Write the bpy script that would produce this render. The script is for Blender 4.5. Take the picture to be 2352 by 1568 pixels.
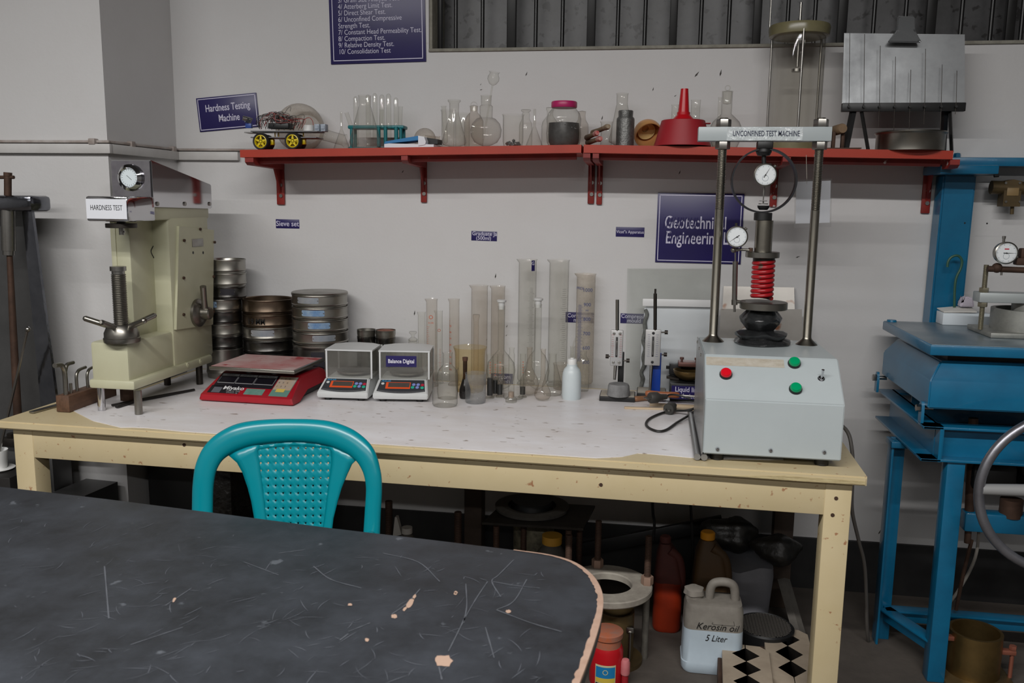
import bpy, bmesh, math, random
from math import sin, cos, pi, radians as R, sqrt, atan2, tan, hypot
from mathutils import Vector, Matrix
random.seed(7)
SC = bpy.context.scene
for _o in list(bpy.data.objects):
    bpy.data.objects.remove(_o)
COL = SC.collection
# ------------------------------------------------------------------ camera
IW, IH, FPX = 2352, 1568, 2000.0
CAM = Vector((0.0, -3.2, 1.40))
YAW, PITCH, ROLL = -0.1549, -0.1582, 0.0129
_f = Vector((sin(YAW)*cos(PITCH), cos(YAW)*cos(PITCH), sin(PITCH)))
_r0 = Vector((cos(YAW), -sin(YAW), 0))
_u0 = _r0.cross(_f)
_r = _r0*cos(ROLL) + _u0*sin(ROLL)
_u = -_r0*sin(ROLL) + _u0*cos(ROLL)
cd = bpy.data.cameras.new('camera')
cam = bpy.data.objects.new('camera', cd)
COL.objects.link(cam)
cam.matrix_world = Matrix(((_r.x, _u.x, -_f.x, CAM.x), (_r.y, _u.y, -_f.y, CAM.y), (_r.z, _u.z, -_f.z, CAM.z), (0, 0, 0, 1)))
cd.sensor_width = 36.0
cd.lens = FPX/IW*36.0
cd.clip_start = 0.05
cd.dof.use_dof = True
cd.dof.focus_distance = 2.75
cd.dof.aperture_fstop = 7.0
SC.camera = cam
# ------------------------------------------------------------------ view, world, lamps
SC.view_settings.view_transform = 'Standard'
SC.view_settings.look = 'None'
SC.view_settings.exposure = 0.0
SC.view_settings.gamma = 1.0
SC.view_settings.use_curve_mapping = False
w = bpy.data.worlds.new('world'); SC.world = w; w.use_nodes = True
w.node_tree.nodes['Background'].inputs[0].default_value = (0.9, 0.95, 1.0, 1)
w.node_tree.nodes['Background'].inputs[1].default_value = 0.02
SC.cycles.max_bounces = 8
SC.cycles.transparent_max_bounces = 40
SC.cycles.diffuse_bounces = 3
SC.cycles.glossy_bounces = 3
SC.cycles.caustics_reflective = False
SC.cycles.caustics_refractive = False
SC.cycles.use_denoising = True


def tube_lamp(name, x, y, z, lx, ly, watts, col=(1.0, 0.97, 0.92)):
    l = bpy.data.lights.new(name, 'AREA'); l.shape = 'RECTANGLE'; l.size = lx; l.size_y = ly
    l.energy = watts; l.color = col
    o = bpy.data.objects.new(name, l); COL.objects.link(o); o.location = (x, y, z)
    return o


# ceiling fluorescent rows of the laboratory (out of the frame, above and behind the camera)
tube_lamp('ceiling_tube_lamp', -0.9, -3.4, 3.02, 4.2, 0.09, 188, (1.0, 0.985, 0.965))
tube_lamp('ceiling_tube_lamp', -0.4, -6.4, 3.02, 5.6, 0.12, 130, (1.0, 0.985, 0.965))


# ------------------------------------------------------------------ pixel -> world helpers
def ray(px, py):
    return _r*(px-IW/2) - _u*(py-IH/2) + _f*FPX


def at(px, py, Y):
    d = ray(px, py); return CAM + d*((Y-CAM.y)/d.y)


def atz(px, py, Z):
    d = ray(px, py); return CAM + d*((Z-CAM.z)/d.z)


def mpp(p):
    """metres per pixel at a world point"""
    return (Vector(p)-CAM).dot(_f)/FPX


# ------------------------------------------------------------------ materials
def lin(c):
    return tuple((v/255/12.92 if v/255 <= 0.04045 else ((v/255+0.055)/1.055)**2.4) for v in c)


_M = {}


def mat(name, col, rough=0.5, metal=0.0, col2=None, scale=8.0, amt=0.5, bump=0.0, bscale=60.0, coat=0.0, spec=0.5,
        spots=None, spot_scale=40.0, spot_thr=0.68, stretch=None, rough2=None, emit=None):
    """Principled material, optional noise blend to col2, optional spots of a third colour, optional bump."""
    if name in _M:
        return _M[name]
    m = bpy.data.materials.new(name); m.use_nodes = True
    nt = m.node_tree; N, L = nt.nodes, nt.links
    b = N['Principled BSDF']
    c = lin(col)+(1,)
    b.inputs['Base Color'].default_value = c
    b.inputs['Roughness'].default_value = rough
    b.inputs['Metallic'].default_value = metal
    b.inputs['Specular IOR Level'].default_value = spec
    b.inputs['Coat Weight'].default_value = coat
    tc = N.new('ShaderNodeTexCoord')
    src = tc.outputs['Object']
    if stretch:
        mp = N.new('ShaderNodeMapping'); mp.inputs['Scale'].default_value = stretch
        L.new(src, mp.inputs[0]); src = mp.outputs[0]
    out = None
    if col2 is not None:
        nz = N.new('ShaderNodeTexNoise'); nz.inputs['Scale'].default_value = scale; nz.inputs['Detail'].default_value = 6
        nz.inputs['Roughness'].default_value = 0.65
        L.new(src, nz.inputs['Vector'])
        rp = N.new('ShaderNodeValToRGB')
        rp.color_ramp.elements[0].position = 0.5-0.22*(1-amt)-0.05
        rp.color_ramp.elements[1].position = 0.5+0.22*(1-amt)+0.12
        rp.color_ramp.elements[0].color = c; rp.color_ramp.elements[1].color = lin(col2)+(1,)
        L.new(nz.outputs['Fac'], rp.inputs[0]); out = rp.outputs[0]
        if rough2 is not None:
            mr = N.new('ShaderNodeMapRange'); mr.inputs[1].default_value = 0.35; mr.inputs[2].default_value = 0.7
            mr.inputs[3].default_value = rough; mr.inputs[4].default_value = rough2
            L.new(nz.outputs['Fac'], mr.inputs[0]); L.new(mr.outputs[0], b.inputs['Roughness'])
    if spots is not None:
        n2 = N.new('ShaderNodeTexNoise'); n2.inputs['Scale'].default_value = spot_scale; n2.inputs['Detail'].default_value = 3
        L.new(src, n2.inputs['Vector'])
        r2 = N.new('ShaderNodeValToRGB')
        r2.color_ramp.elements[0].position = spot_thr; r2.color_ramp.elements[1].position = min(1, spot_thr+0.06)
        L.new(n2.outputs['Fac'], r2.inputs[0])
        mx = N.new('ShaderNodeMix'); mx.data_type = 'RGBA'
        L.new(r2.outputs[0], mx.inputs[0])
        if out: L.new(out, mx.inputs[6])
        else: mx.inputs[6].default_value = c
        mx.inputs[7].default_value = lin(spots)+(1,)
        out = mx.outputs[2]
    if out:
        L.new(out, b.inputs['Base Color'])
    if bump:
        n3 = N.new('ShaderNodeTexNoise'); n3.inputs['Scale'].default_value = bscale; n3.inputs['Detail'].default_value = 5
        L.new(src, n3.inputs['Vector'])
        bp = N.new('ShaderNodeBump'); bp.inputs['Strength'].default_value = bump; bp.inputs['Distance'].default_value = 0.01
        L.new(n3.outputs['Fac'], bp.inputs['Height']); L.new(bp.outputs[0], b.inputs['Normal'])
    if emit:
        b.inputs['Emission Color'].default_value = lin(col)+(1,); b.inputs['Emission Strength'].default_value = emit
    _M[name] = m
    return m


def glass(name, tint=(248, 250, 249), dirt=(220, 216, 208), dirt_amt=0.06, edge=0.5, rough=0.03, dscale=14.0):
    """thin-walled glass: clear facing the eye, reflective and denser at grazing angles, with a film of dust"""
    if name in _M:
        return _M[name]
    m = bpy.data.materials.new(name); m.use_nodes = True
    nt = m.node_tree; N, L = nt.nodes, nt.links
    N.remove(N['Principled BSDF']); out = N['Material Output']
    tr = N.new('ShaderNodeBsdfTransparent'); gl = N.new('ShaderNodeBsdfGlossy'); df = N.new('ShaderNodeBsdfDiffuse')
    lw = N.new('ShaderNodeLayerWeight'); lw.inputs[0].default_value = 0.5
    pw = N.new('ShaderNodeMath'); pw.operation = 'POWER'; pw.inputs[1].default_value = 3.6
    L.new(lw.outputs['Facing'], pw.inputs[0])
    cm = N.new('ShaderNodeMix'); cm.data_type = 'RGBA'
    cm.inputs[6].default_value = lin(tint)+(1,)
    e = tuple(v*(1-edge*0.75) for v in lin(tint)); cm.inputs[7].default_value = e+(1,)
    L.new(pw.outputs[0], cm.inputs[0]); L.new(cm.outputs[2], tr.inputs[0])
    gl.inputs['Roughness'].default_value = rough
    df.inputs['Color'].default_value = lin(dirt)+(1,)
    mr = N.new('ShaderNodeMapRange'); mr.inputs[3].default_value = 0.035; mr.inputs[4].default_value = 0.45
    L.new(pw.outputs[0], mr.inputs[0])
    m1 = N.new('ShaderNodeMixShader'); L.new(mr.outputs[0], m1.inputs[0]); L.new(tr.outputs[0], m1.inputs[1]); L.new(gl.outputs[0], m1.inputs[2])
    tc = N.new('ShaderNodeTexCoord'); nz = N.new('ShaderNodeTexNoise'); nz.inputs['Scale'].default_value = dscale; nz.inputs['Detail'].default_value = 5
    L.new(tc.outputs['Object'], nz.inputs['Vector'])
    mr2 = N.new('ShaderNodeMapRange'); mr2.inputs[1].default_value = 0.35; mr2.inputs[2].default_value = 0.7
    mr2.inputs[3].default_value = dirt_amt*0.4; mr2.inputs[4].default_value = dirt_amt*1.6
    L.new(nz.outputs['Fac'], mr2.inputs[0])
    m2 = N.new('ShaderNodeMixShader'); L.new(mr2.outputs[0], m2.inputs[0]); tl = N.new('ShaderNodeBsdfTranslucent'); tl.inputs['Color'].default_value = lin(dirt)+(1,)
    ms = N.new('ShaderNodeMixShader'); ms.inputs[0].default_value = 0.45; L.new(df.outputs[0], ms.inputs[1]); L.new(tl.outputs[0], ms.inputs[2])
    L.new(m1.outputs[0], m2.inputs[1]); L.new(ms.outputs[0], m2.inputs[2])
    L.new(m2.outputs[0], out.inputs['Surface'])
    _M[name] = m
    return m


# ------------------------------------------------------------------ mesh helpers (all add to a bmesh in local metres)
def BM():
    return bmesh.new()


def box(bm, c, s, bev=0.0, rot=None, seg=2):
    """axis box, centre c, full sizes s, optional bevel, optional rotation matrix (3x3)"""
    r = bmesh.ops.create_cube(bm, size=1.0)
    vs = r['verts']
    for v in vs:
        v.co = Vector((v.co.x*s[0], v.co.y*s[1], v.co.z*s[2]))
    if bev > 0:
        es = list({e for v in vs for e in v.link_edges})
        g = bmesh.ops.bevel(bm, geom=es, offset=min(bev, min(s)*0.49), segments=seg, affect='EDGES', profile=0.5)
        vs = list({v for f in g['faces'] for v in f.verts} | {v for v in vs if v.is_valid})
    M = (rot.to_4x4() if rot is not None else Matrix())
    for v in vs:
        v.co = (M @ v.co) + Vector(c)
    return vs


def lathe(bm, prof, c=(0, 0, 0), n=32, axis=(0, 0, 1), closed=False, wob=None):
    """revolve (r, h) profile round an axis through c; r=0 ends become poles"""
    ax = Vector(axis).normalized()
    q = Vector((0, 0, 1)).rotation_difference(ax)
    c = Vector(c); rings = []
    for r, h in prof:
        if r <= 1e-7:
            rings.append([bm.verts.new(c + q @ Vector((0, 0, h)))])
        else:
            ring = []
            for i in range(n):
                a = 2*pi*i/n
                rr = r if wob is None else r*wob(a, h)
                ring.append(bm.verts.new(c + q @ Vector((rr*cos(a), rr*sin(a), h))))
            rings.append(ring)
    pairs = list(zip(rings[:-1], rings[1:]))
    if closed:
        pairs.append((rings[-1], rings[0]))
    for a, b in pairs:
        if len(a) == 1 and len(b) == 1:
            continue
        for i in range(n):
            j = (i+1) % n
            if len(a) == 1: bm.faces.new((a[0], b[j], b[i])) if False else bm.faces.new((a[0], b[i], b[j]))
            elif len(b) == 1: bm.faces.new((a[j], a[i], b[0]))
            else: bm.faces.new((a[i], a[j], b[j], b[i]))


def cyl(bm, c, r, h, n=28, axis=(0, 0, 1), r2=None, bev=0.0):
    r2 = r if r2 is None else r2
    if bev > 0:
        lathe(bm, [(0, 0), (r-bev, 0), (r, bev), (r2, h-bev), (r2-bev, h), (0, h)], c, n, axis)
    else:
        lathe(bm, [(0, 0), (r, 0), (r2, h), (0, h)], c, n, axis)


def bar(bm, a, b, r, n=14, r2=None):
    a, b = Vector(a), Vector(b)
    cyl(bm, a, r, (b-a).length, n, (b-a), r2)


def catmull(pts, k=8, closed=False):
    P = [Vector(p) for p in pts]; out = []
    m = len(P)
    rng = range(m) if closed else range(m-1)
    for i in rng:
        p0 = P[(i-1) % m] if closed or i > 0 else P[0]*2-P[1]
        p1 = P[i]; p2 = P[(i+1) % m]
        p3 = P[(i+2) % m] if closed or i+2 < m else P[-1]*2-P[-2]
        for s in range(k):
            t = s/k
            out.append(0.5*((2*p1)+(p2-p0)*t+(2*p0-5*p1+4*p2-p3)*t*t+(3*p1-p0-3*p2+p3)*t**3))
    if not closed:
        out.append(P[-1])
    return out


def tube(bm, pts, r, n=10, smooth=0, closed=False, flat=None, up=None):
    """sweep a circle (or an ellipse flat=(a,b)) along points; r may be a list"""
    P = catmull(pts, smooth, closed) if smooth else [Vector(p) for p in pts]
    m = len(P); rings = []
    prev = None
    for i in range(m):
        if closed: t = P[(i+1) % m]-P[(i-1) % m]
        else: t = P[min(i+1, m-1)]-P[max(i-1, 0)]
        t.normalize()
        if up is not None:
            s = t.cross(Vector(up)).normalized()
        elif prev is None:
            s = t.cross(Vector((0, 0, 1)) if abs(t.z) < 0.9 else Vector((1, 0, 0))).normalized()
        else:
            s = (prev - t*prev.dot(t)).normalized()
        prev = s
        b = s.cross(t)
        if isinstance(r, (list, tuple)):
            x = i/(m-1)*(len(r)-1); k = min(int(x), len(r)-2); rr = r[k]+(r[k+1]-r[k])*(x-k)
        else: rr = r
        ra, rb = (rr, rr) if flat is None else (flat[0]*rr, flat[1]*rr)
        rings.append([bm.verts.new(P[i]+s*ra*cos(2*pi*j/n)+b*rb*sin(2*pi*j/n)) for j in range(n)])
    for i in range(m if closed else m-1):
        a, b = rings[i], rings[(i+1) % m]
        for j in range(n):
            bm.faces.new((a[j], a[(j+1) % n], b[(j+1) % n], b[j]))
    if not closed:
        bm.faces.new(rings[0][::-1]); bm.faces.new(rings[-1])


def prism(bm, poly, vec, holes=()):
    """extrude polygon (list of 3-D points) along vec"""
    vec = Vector(vec)
    a = [bm.verts.new(Vector(p)) for p in poly]; b = [bm.verts.new(Vector(p)+vec) for p in poly]
    n = len(poly)
    fs = [bm.faces.new(a[::-1]), bm.faces.new(b)]
    for i in range(n):
        bm.faces.new((a[i], a[(i+1) % n], b[(i+1) % n], b[i]))
    bmesh.ops.triangulate(bm, faces=fs) if n > 4 else None


def sphere(bm, c, r, sc=(1, 1, 1), n=20, m=12):
    lathe_pts = [(r*sin(pi*i/m), -r*cos(pi*i/m)) for i in range(m+1)]
    lathe_pts[0] = (0, -r); lathe_pts[-1] = (0, r)
    k0 = len(bm.verts)
    lathe(bm, lathe_pts, (0, 0, 0), n)
    bm.verts.ensure_lookup_table()
    for v in bm.verts[k0:]:
        v.co = Vector((v.co.x*sc[0], v.co.y*sc[1], v.co.z*sc[2])) + Vector(c)


def hexnut(bm, c, r, h, axis=(0, 0, 1), hole=0.0):
    lathe(bm, [(0, 0), (r*0.96, 0), (r, h*0.12), (r, h*0.88), (r*0.96, h), (0, h)], c, 6, axis)


def thread(bm, c, r, h, pitch, axis=(0, 0, 1), n=18, depth=0.14):
    k = max(2, int(h/pitch)); pr = [(0, 0)]
    for i in range(k):
        z = h*i/k; d = h/k
        pr += [(r*(1-depth), z+d*0.05), (r, z+d*0.4), (r, z+d*0.6), (r*(1-depth), z+d*0.98)]
    pr.append((0, h))
    lathe(bm, pr, c, n, axis)


def grid_surf(bm, rows):
    """rows: list of lists of points -> quad surface"""
    V = [[bm.verts.new(Vector(p)) for p in r] for r in rows]
    for i in range(len(V)-1):
        for j in range(len(V[0])-1):
            bm.faces.new((V[i][j], V[i][j+1], V[i+1][j+1], V[i+1][j]))
    return V


def obj(name, bm, m, parent=None, loc=None, smooth=35, label=None, thick=0.0):
    """finish a bmesh as ONE object"""
    bmesh.ops.recalc_face_normals(bm, faces=bm.faces[:])
    me = bpy.data.meshes.new(name); bm.to_mesh(me); bm.free()
    if m is not None:
        for x in (m if isinstance(m, (list, tuple)) else [m]):
            me.materials.append(x)
    if smooth:
        for p in me.polygons: p.use_smooth = True
        me.set_sharp_from_angle(angle=R(smooth))
    o = bpy.data.objects.new(name, me); COL.objects.link(o)
    if parent is not None: o.parent = parent
    if loc is not None: o.location = loc
    if label: o['label'] = label
    if thick:
        md = o.modifiers.new('thickness', 'SOLIDIFY'); md.thickness = thick; md.offset = 0
    return o


def tag(o, label, cat, group=None, kind=None):
    o['label'] = label; o['category'] = cat
    if group: o['group'] = group
    if kind: o['kind'] = kind
    return o


def thing(name, label, cat, loc=(0, 0, 0), rotz=0.0, group=None):
    o = bpy.data.objects.new(name, None); COL.objects.link(o)
    o.empty_display_size = 0.05
    o.location = loc; o.rotation_euler = (0, 0, rotz)
    return tag(o, label, cat, group)


def struct(name, bm, m, parent=None, smooth=35, loc=None):
    o = obj(name, bm, m, parent, loc, smooth)
    if parent is None: o['kind'] = 'structure'
    return o


def dup(root, loc, label, rotz=None, group=None):
    r = root.copy(); COL.objects.link(r); r.location = loc
    r['label'] = label
    if rotz is not None: r.rotation_euler = (0, 0, rotz)
    if group: r['group'] = group
    for ch in list(root.children):
        c = ch.copy(); COL.objects.link(c); c.parent = r
        for g in ch.children:
            d = g.copy(); COL.objects.link(d); d.parent = c
    return r


_FONT_EX = {}


def text_obj(name, s, size, m, parent, loc, rot=(pi/2, 0, 0), bold=0.0, align='CENTER', shear=0.0, sx=1.0, depth=0.0004, line=1.0):
    """lettering as a mesh: size = cap-ish height in metres, lies in local XY turned up by rot"""
    cu = bpy.data.curves.new(name, 'FONT'); cu.body = s; cu.size = size; cu.align_x = align; cu.align_y = 'CENTER'
    cu.extrude = depth; cu.offset = bold*size; cu.shear = shear; cu.space_line = line; cu.resolution_u = 3
    t = bpy.data.objects.new('t', cu); COL.objects.link(t)
    dg = bpy.context.evaluated_depsgraph_get()
    me = bpy.data.meshes.new_from_object(t.evaluated_get(dg))
    bpy.data.objects.remove(t); bpy.data.curves.remove(cu)
    me.name = name
    me.materials.clear(); me.materials.append(m)
    for v in me.vertices: v.co.x *= sx
    o = bpy.data.objects.new(name, me); COL.objects.link(o)
    o.parent = parent; o.location = loc; o.rotation_euler = rot
    return o


# ------------------------------------------------------------------ palette
M_WALL = mat('wall_paint', (207, 206, 206), 0.6, col2=(202, 200, 199), scale=3, amt=0.3, bump=0.06, bscale=90, spots=(170, 165, 158), spot_scale=9, spot_thr=0.76)
M_FLOOR = mat('floor_concrete', (86, 79, 73), 0.75, col2=(68, 62, 57), scale=5, bump=0.15, bscale=30)
M_CEIL = mat('ceiling_paint', (110, 110, 110), 0.8)
M_REAR = mat('rear_wall_paint', (118, 117, 116), 0.7)
M_CREAM = mat('cream_paint', (202, 186, 150), 0.42, col2=(194, 177, 138), scale=6, amt=0.3, spots=(160, 118, 86), spot_scale=60, spot_thr=0.67)
M_RED = mat('red_oxide_paint', (174, 52, 28), 0.42, col2=(158, 44, 24), scale=5, spots=(205, 150, 130), spot_scale=60, spot_thr=0.80)
M_REDD = mat('dark_red_paint', (142, 38, 30), 0.5, col2=(110, 30, 26), scale=12, spots=(215, 208, 204), spot_scale=32, spot_thr=0.70)
M_STEEL = mat('steel', (170, 168, 164), 0.3, 1.0, col2=(140, 136, 130), scale=10, amt=0.4)
M_CHROME = mat('chrome', (205, 205, 208), 0.08, 1.0)
M_BRUSHED = mat('brushed_steel', (158, 155, 148), 0.28, 1.0, col2=(120, 116, 108), scale=6, amt=0.3, rough2=0.42)
M_DARKSTEEL = mat('dark_steel', (70, 66, 62), 0.42, 0.8, col2=(48, 42, 38), scale=14)
M_RUST = mat('rusty_steel', (88, 66, 54), 0.7, 0.5, col2=(62, 46, 38), scale=18)
M_BLACK = mat('black_paint', (26, 26, 27), 0.45)
M_RUBBER = mat('black_rubber', (22, 22, 23), 0.55)
M_WHITE = mat('white_plastic', (226, 226, 224), 0.4)
M_NAVY = mat('navy_vinyl', (38, 30, 92), 0.35, col2=(32, 25, 80), scale=4)
M_SIGNW = mat('sign_white', (205, 202, 222), 0.45)
M_BOARD = mat('sign_back', (180, 178, 180), 0.5)
G_CLEAR = glass('glass_clear', tint=(252, 252, 250), dirt_amt=0.03, edge=0.85)
G_DUST = glass('glass_dusty', tint=(250, 250, 248), dirt=(220, 214, 206), dirt_amt=0.08, edge=0.8)
G_HEAVY = glass('glass_chalky', tint=(246, 244, 240), dirt=(226, 217, 205), dirt_amt=0.32)
G_AMBER = glass('glass_stained', tint=(250, 243, 222), dirt=(222, 190, 130), dirt_amt=0.11)
G_TAN = glass('glass_tan_film', tint=(248, 246, 243), dirt=(220, 204, 188), dirt_amt=0.10, dscale=5, edge=0.7)
# ================================================================== the room
ZT = 0.732          # work table top
YS = -0.27          # front of the wall shelf
ZC = 3.2
SILL = at(1560, 112, 0).z
WXL = at(985, 118, 0).x
# back wall with the window opening
bm = BM()
XL, XR = -3.6, 3.4
for x0, x1, z0, z1 in ((XL, WXL, 0, ZC), (WXL, XR, 0, SILL), (WXL, XR, 2.75, ZC)):
    box(bm, ((x0+x1)/2, 0.12, (z0+z1)/2), (x1-x0, 0.24, z1-z0))
wb = struct('wall_back', bm, M_WALL, smooth=0)
bm = BM(); random.seed(2)
for px, py, L_, a_ in ((1600, 171, 9, .9), (1655, 168, 9, 1.4), (1500, 205, 5, 1.4), (1551, 220, 4, .6), (1561, 396, 6, 1.2), (1138, 634, 7, 1.4), (952, 719, 7, 1.4), (1209, 170, 6, 1.2), (1105, 206, 4, .3), (1832, 590, 6, .4), (1383, 271, 6, 1.4), (1104, 194, 3, 1), (1118, 780, 3, 1), (1164, 749, 4, 1.2), (1163, 770, 3, .8), (925, 394, 5, 1.0), (1017, 1225, 4, 1), (2020, 1222, 7, 1.2)):
    q = at(px, py, -0.0004); s_ = mpp(q); d_ = Vector((cos(a_), 0, sin(a_)))*L_*s_; e_ = Vector((-sin(a_), 0, cos(a_)))*L_*s_*0.25
    bm.faces.new([bm.verts.new(q+v) for v in (d_*-0.8, e_*0.8-d_*0.2, d_, -e_-d_*0.1)])
o = obj('insect_marks', bm, mat('speck_dark', (70, 66, 62), 0.8), wb, smooth=0); o['kind'] = 'stuff'
# left pillar standing out of the back wall
PX = -1.823; PY = -0.44
bm = BM(); box(bm, ((PX-3.6)/2, PY/2, ZC/2), (PX+3.6 if False else abs(-3.6-PX), abs(PY), ZC))
struct('wall_left', bm, M_WALL, smooth=0)
bm = BM(); box(bm, (0, -4.3, -0.05), (8.4, 9.4, 0.1)); struct('floor', bm, M_FLOOR, smooth=0)
bm = BM(); box(bm, (0, -4.3, ZC+0.05), (8.4, 9.4, 0.1)); struct('ceiling', bm, M_CEIL, smooth=0)
bm = BM(); box(bm, (3.52, -4.3, ZC/2), (0.2, 9.0, ZC)); struct('wall_right', bm, M_REAR, smooth=0)
bm = BM(); box(bm, (-3.9, -4.8, ZC/2), (0.2, 8.0, ZC)); struct('wall_far_left', bm, M_REAR, smooth=0)
bm = BM(); box(bm, (0, -9.05, ZC/2), (8.4, 0.1, ZC)); struct('wall_front', bm, M_REAR, smooth=0)
# black skirting at the wall foot (right of the table and below it)
M_SKIRT = mat('black_skirting', (20, 20, 21), 0.6, col2=(34, 33, 33), scale=14)
zsk = at(2060, 1247, 0).z
bm = BM(); box(bm, ((PX+XR)/2, -0.007, zsk/2), (XR-PX, 0.014, zsk)); struct('baseboard_back', bm, M_SKIRT, smooth=0)
# plaster band and cable conduit on pillar and wall
M_TRIM = mat('trim_paint', (200, 198, 196), 0.5, col2=(186, 183, 180), scale=8)
M_CONDUIT = mat('conduit_brown', (142, 128, 120), 0.55, col2=(180, 174, 170), scale=16)
zt1 = at(340, 343, -0.25).z
for nm, lo, hi, pr, mm in (('trim_1', zt1-0.026, zt1+0.006, 0.02, M_TRIM), ('trim_2', zt1+0.009, zt1+0.018, 0.014, M_CONDUIT)):
    bm = BM()
    h = hi-lo; zc = (hi+lo)/2
    box(bm, ((-3.6+PX)/2, PY-pr/2, zc), (abs(-3.6-PX)+pr*2, pr, h), 0.003)
    box(bm, (PX+pr/2, PY/2, zc), (pr, abs(PY), h), 0.003)
    x1 = at(551 if nm == 'trim_1' else 640, 345, 0).x
    box(bm, ((PX+x1)/2, -pr/2, zc), (x1-PX, pr, h), 0.003)
    if nm == 'trim_2':
        for p in ((220, PY), (283, PY*0.72), (410, PY*0.1)):
            q = at(p[0], 338, p[1]); box(bm, (q.x if p[0] < 250 else PX+0.008, (PY-0.012) if p[0] < 250 else q.y, zc), (0.024, 0.024, 0.02), 0.003)
    struct(nm, bm, mm)
# window: sill ledge, frosted dark panes, iron bars
M_SILL = mat('raw_sill', (150, 147, 136), 0.8, col2=(120, 116, 106), scale=30, bump=0.2)
M_PANE = mat('grimy_pane', (92, 92, 94), 0.38, col2=(62, 61, 61), scale=13, amt=0.2, spots=(44, 42, 42), spot_scale=34, spot_thr=0.60)
win = thing('window_1', 'dark barred window above the shelf', 'window', (WXL, 0, SILL)); win['kind'] = 'structure'
del win['category']; del win['label']
bm = BM(); box(bm, ((XR-WXL)/2, 0.115, 0.006), (XR-WXL, 0.245, 0.012), 0.003); box(bm, (0.006, 0.12, 0.4), (0.012, 0.23, 0.8), 0.002); obj('sill', bm, M_SILL, win)
bm = BM(); box(bm, ((XR-WXL)/2, 0.20, 0.4), (XR-WXL, 0.01, 0.8)); obj('pane', bm, M_PANE, win, smooth=0)
M_BAR = mat('black_iron', (22, 22, 23), 0.35, col2=(32, 31, 31), scale=20)
ybar = 0.10
for px, wpx in ((1010, 13), (1175, 21), (1357, 19), (1545, 17), (1736, 18), (1930, 21), (2132, 22), (2314, 20)):
    q = at(px, 100, ybar); ww = wpx*mpp(q)
    bm = BM(); box(bm, (q.x-WXL, ybar, 0.4), (ww, 0.03, 0.776), 0.004); obj('mullion', bm, M_BAR, win)
for px in (1047, 1108, 1230, 1291, 1418, 1480, 1608, 1672, 1806, 1868, 2003, 2075, 2203, 2272, 2342):
    q = at(px, 100, ybar); bm = BM(); cyl(bm, (q.x-WXL, ybar, 0.012), 0.0072, 0.776, 12); obj('bar', bm, M_BAR, win)

# ================================================================== work table
TFL = Vector((-1.92, -0.925, 0)); TFR = Vector((0.56, -0.985, 0))
TA = atan2(TFR.y-TFL.y, TFR.x-TFL.x); TLEN = (TFR-TFL).length; TDEP = 0.90
table = thing('work_table', 'long cream painted wooden work table with a white top sheet along the wall', 'table', (TFL.x, TFL.y, 0), TA)
TT = 0.024
bm = BM()
# top with a cut-out round the pillar at the back left
nx = 0.14; ny = 0.40
poly = [(0, 0), (TLEN, 0), (TLEN, TDEP), (nx, TDEP), (nx, ny), (0, ny)]
prism(bm, [(x, y, ZT-TT) for x, y in poly], (0, 0, TT))
es = [e for e in bm.edges if all(v.co.y < 0.001 for v in e.verts)]
bmesh.ops.bevel(bm, geom=es, offset=0.004, segments=2, affect='EDGES')
obj('table_top', bm, M_CREAM, table)
AH = 0.092
bm = BM(); box(bm, (TLEN/2, 0.028+0.0125, ZT-TT-AH/2), (TLEN-0.12, 0.025, AH), 0.002); obj('front_apron', bm, M_CREAM, table)
bm = BM(); box(bm, (TLEN-0.045, TDEP/2, ZT-TT-AH/2), (0.025, TDEP-0.16, AH), 0.002); obj('side_apron', bm, M_CREAM, table)
bm = BM(); box(bm, (0.06, ny/2+0.06, ZT-TT-AH/2), (0.025, ny-0.10, AH), 0.002); obj('side_apron', bm, M_CREAM, table)
LW = 0.066
for x, y in ((0.03+LW/2, 0.026+LW/2), (TLEN-0.028-LW/2, 0.026+LW/2), (TLEN-0.05-LW/2, TDEP-LW/2-0.05), (TLEN*0.52, TDEP-LW/2-0.05), (0.66, TDEP-LW/2-0.05)):
    bm = BM(); box(bm, (x, y, (ZT-TT)/2), (LW, LW, ZT-TT), 0.003)
    obj('leg', bm, M_CREAM if y < 0.2 else mat('brown_timber', (74, 60, 50), 0.7, col2=(56, 46, 40), scale=10), table)
# broken veneer at the right front corner
bm = BM(); prism(bm, [(TLEN-0.34, -0.001, ZT-0.020), (TLEN-0.20, -0.001, ZT-0.010), (TLEN-0.004, -0.001, ZT-0.011), (TLEN-0.004, -0.001, ZT-0.020), (TLEN-0.15, -0.001, ZT-0.0215)], (0, 0.002, 0))
obj('edge_chip', bm, mat('raw_wood', (196, 182, 140), 0.7, col2=(150, 130, 92), scale=30, stretch=(1, 1, 8)), table, label='bare broken edge of the table top')
for px, py in ((415, 1025), (1381, 1110), (1916, 1136), (1908, 1174)):
    q = at(px, py, -0.93)
    l = table.matrix_basis.inverted() @ q if False else Matrix.Rotation(-TA, 3, 'Z') @ (q-table.location)
    bm = BM(); cyl(bm, (l.x, 0.0285 if px < 1900 else 0.0265, l.z), 0.005, 0.002, 12, (0, -1, 0)); obj('screw_head', bm, M_RUST, table)
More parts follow.
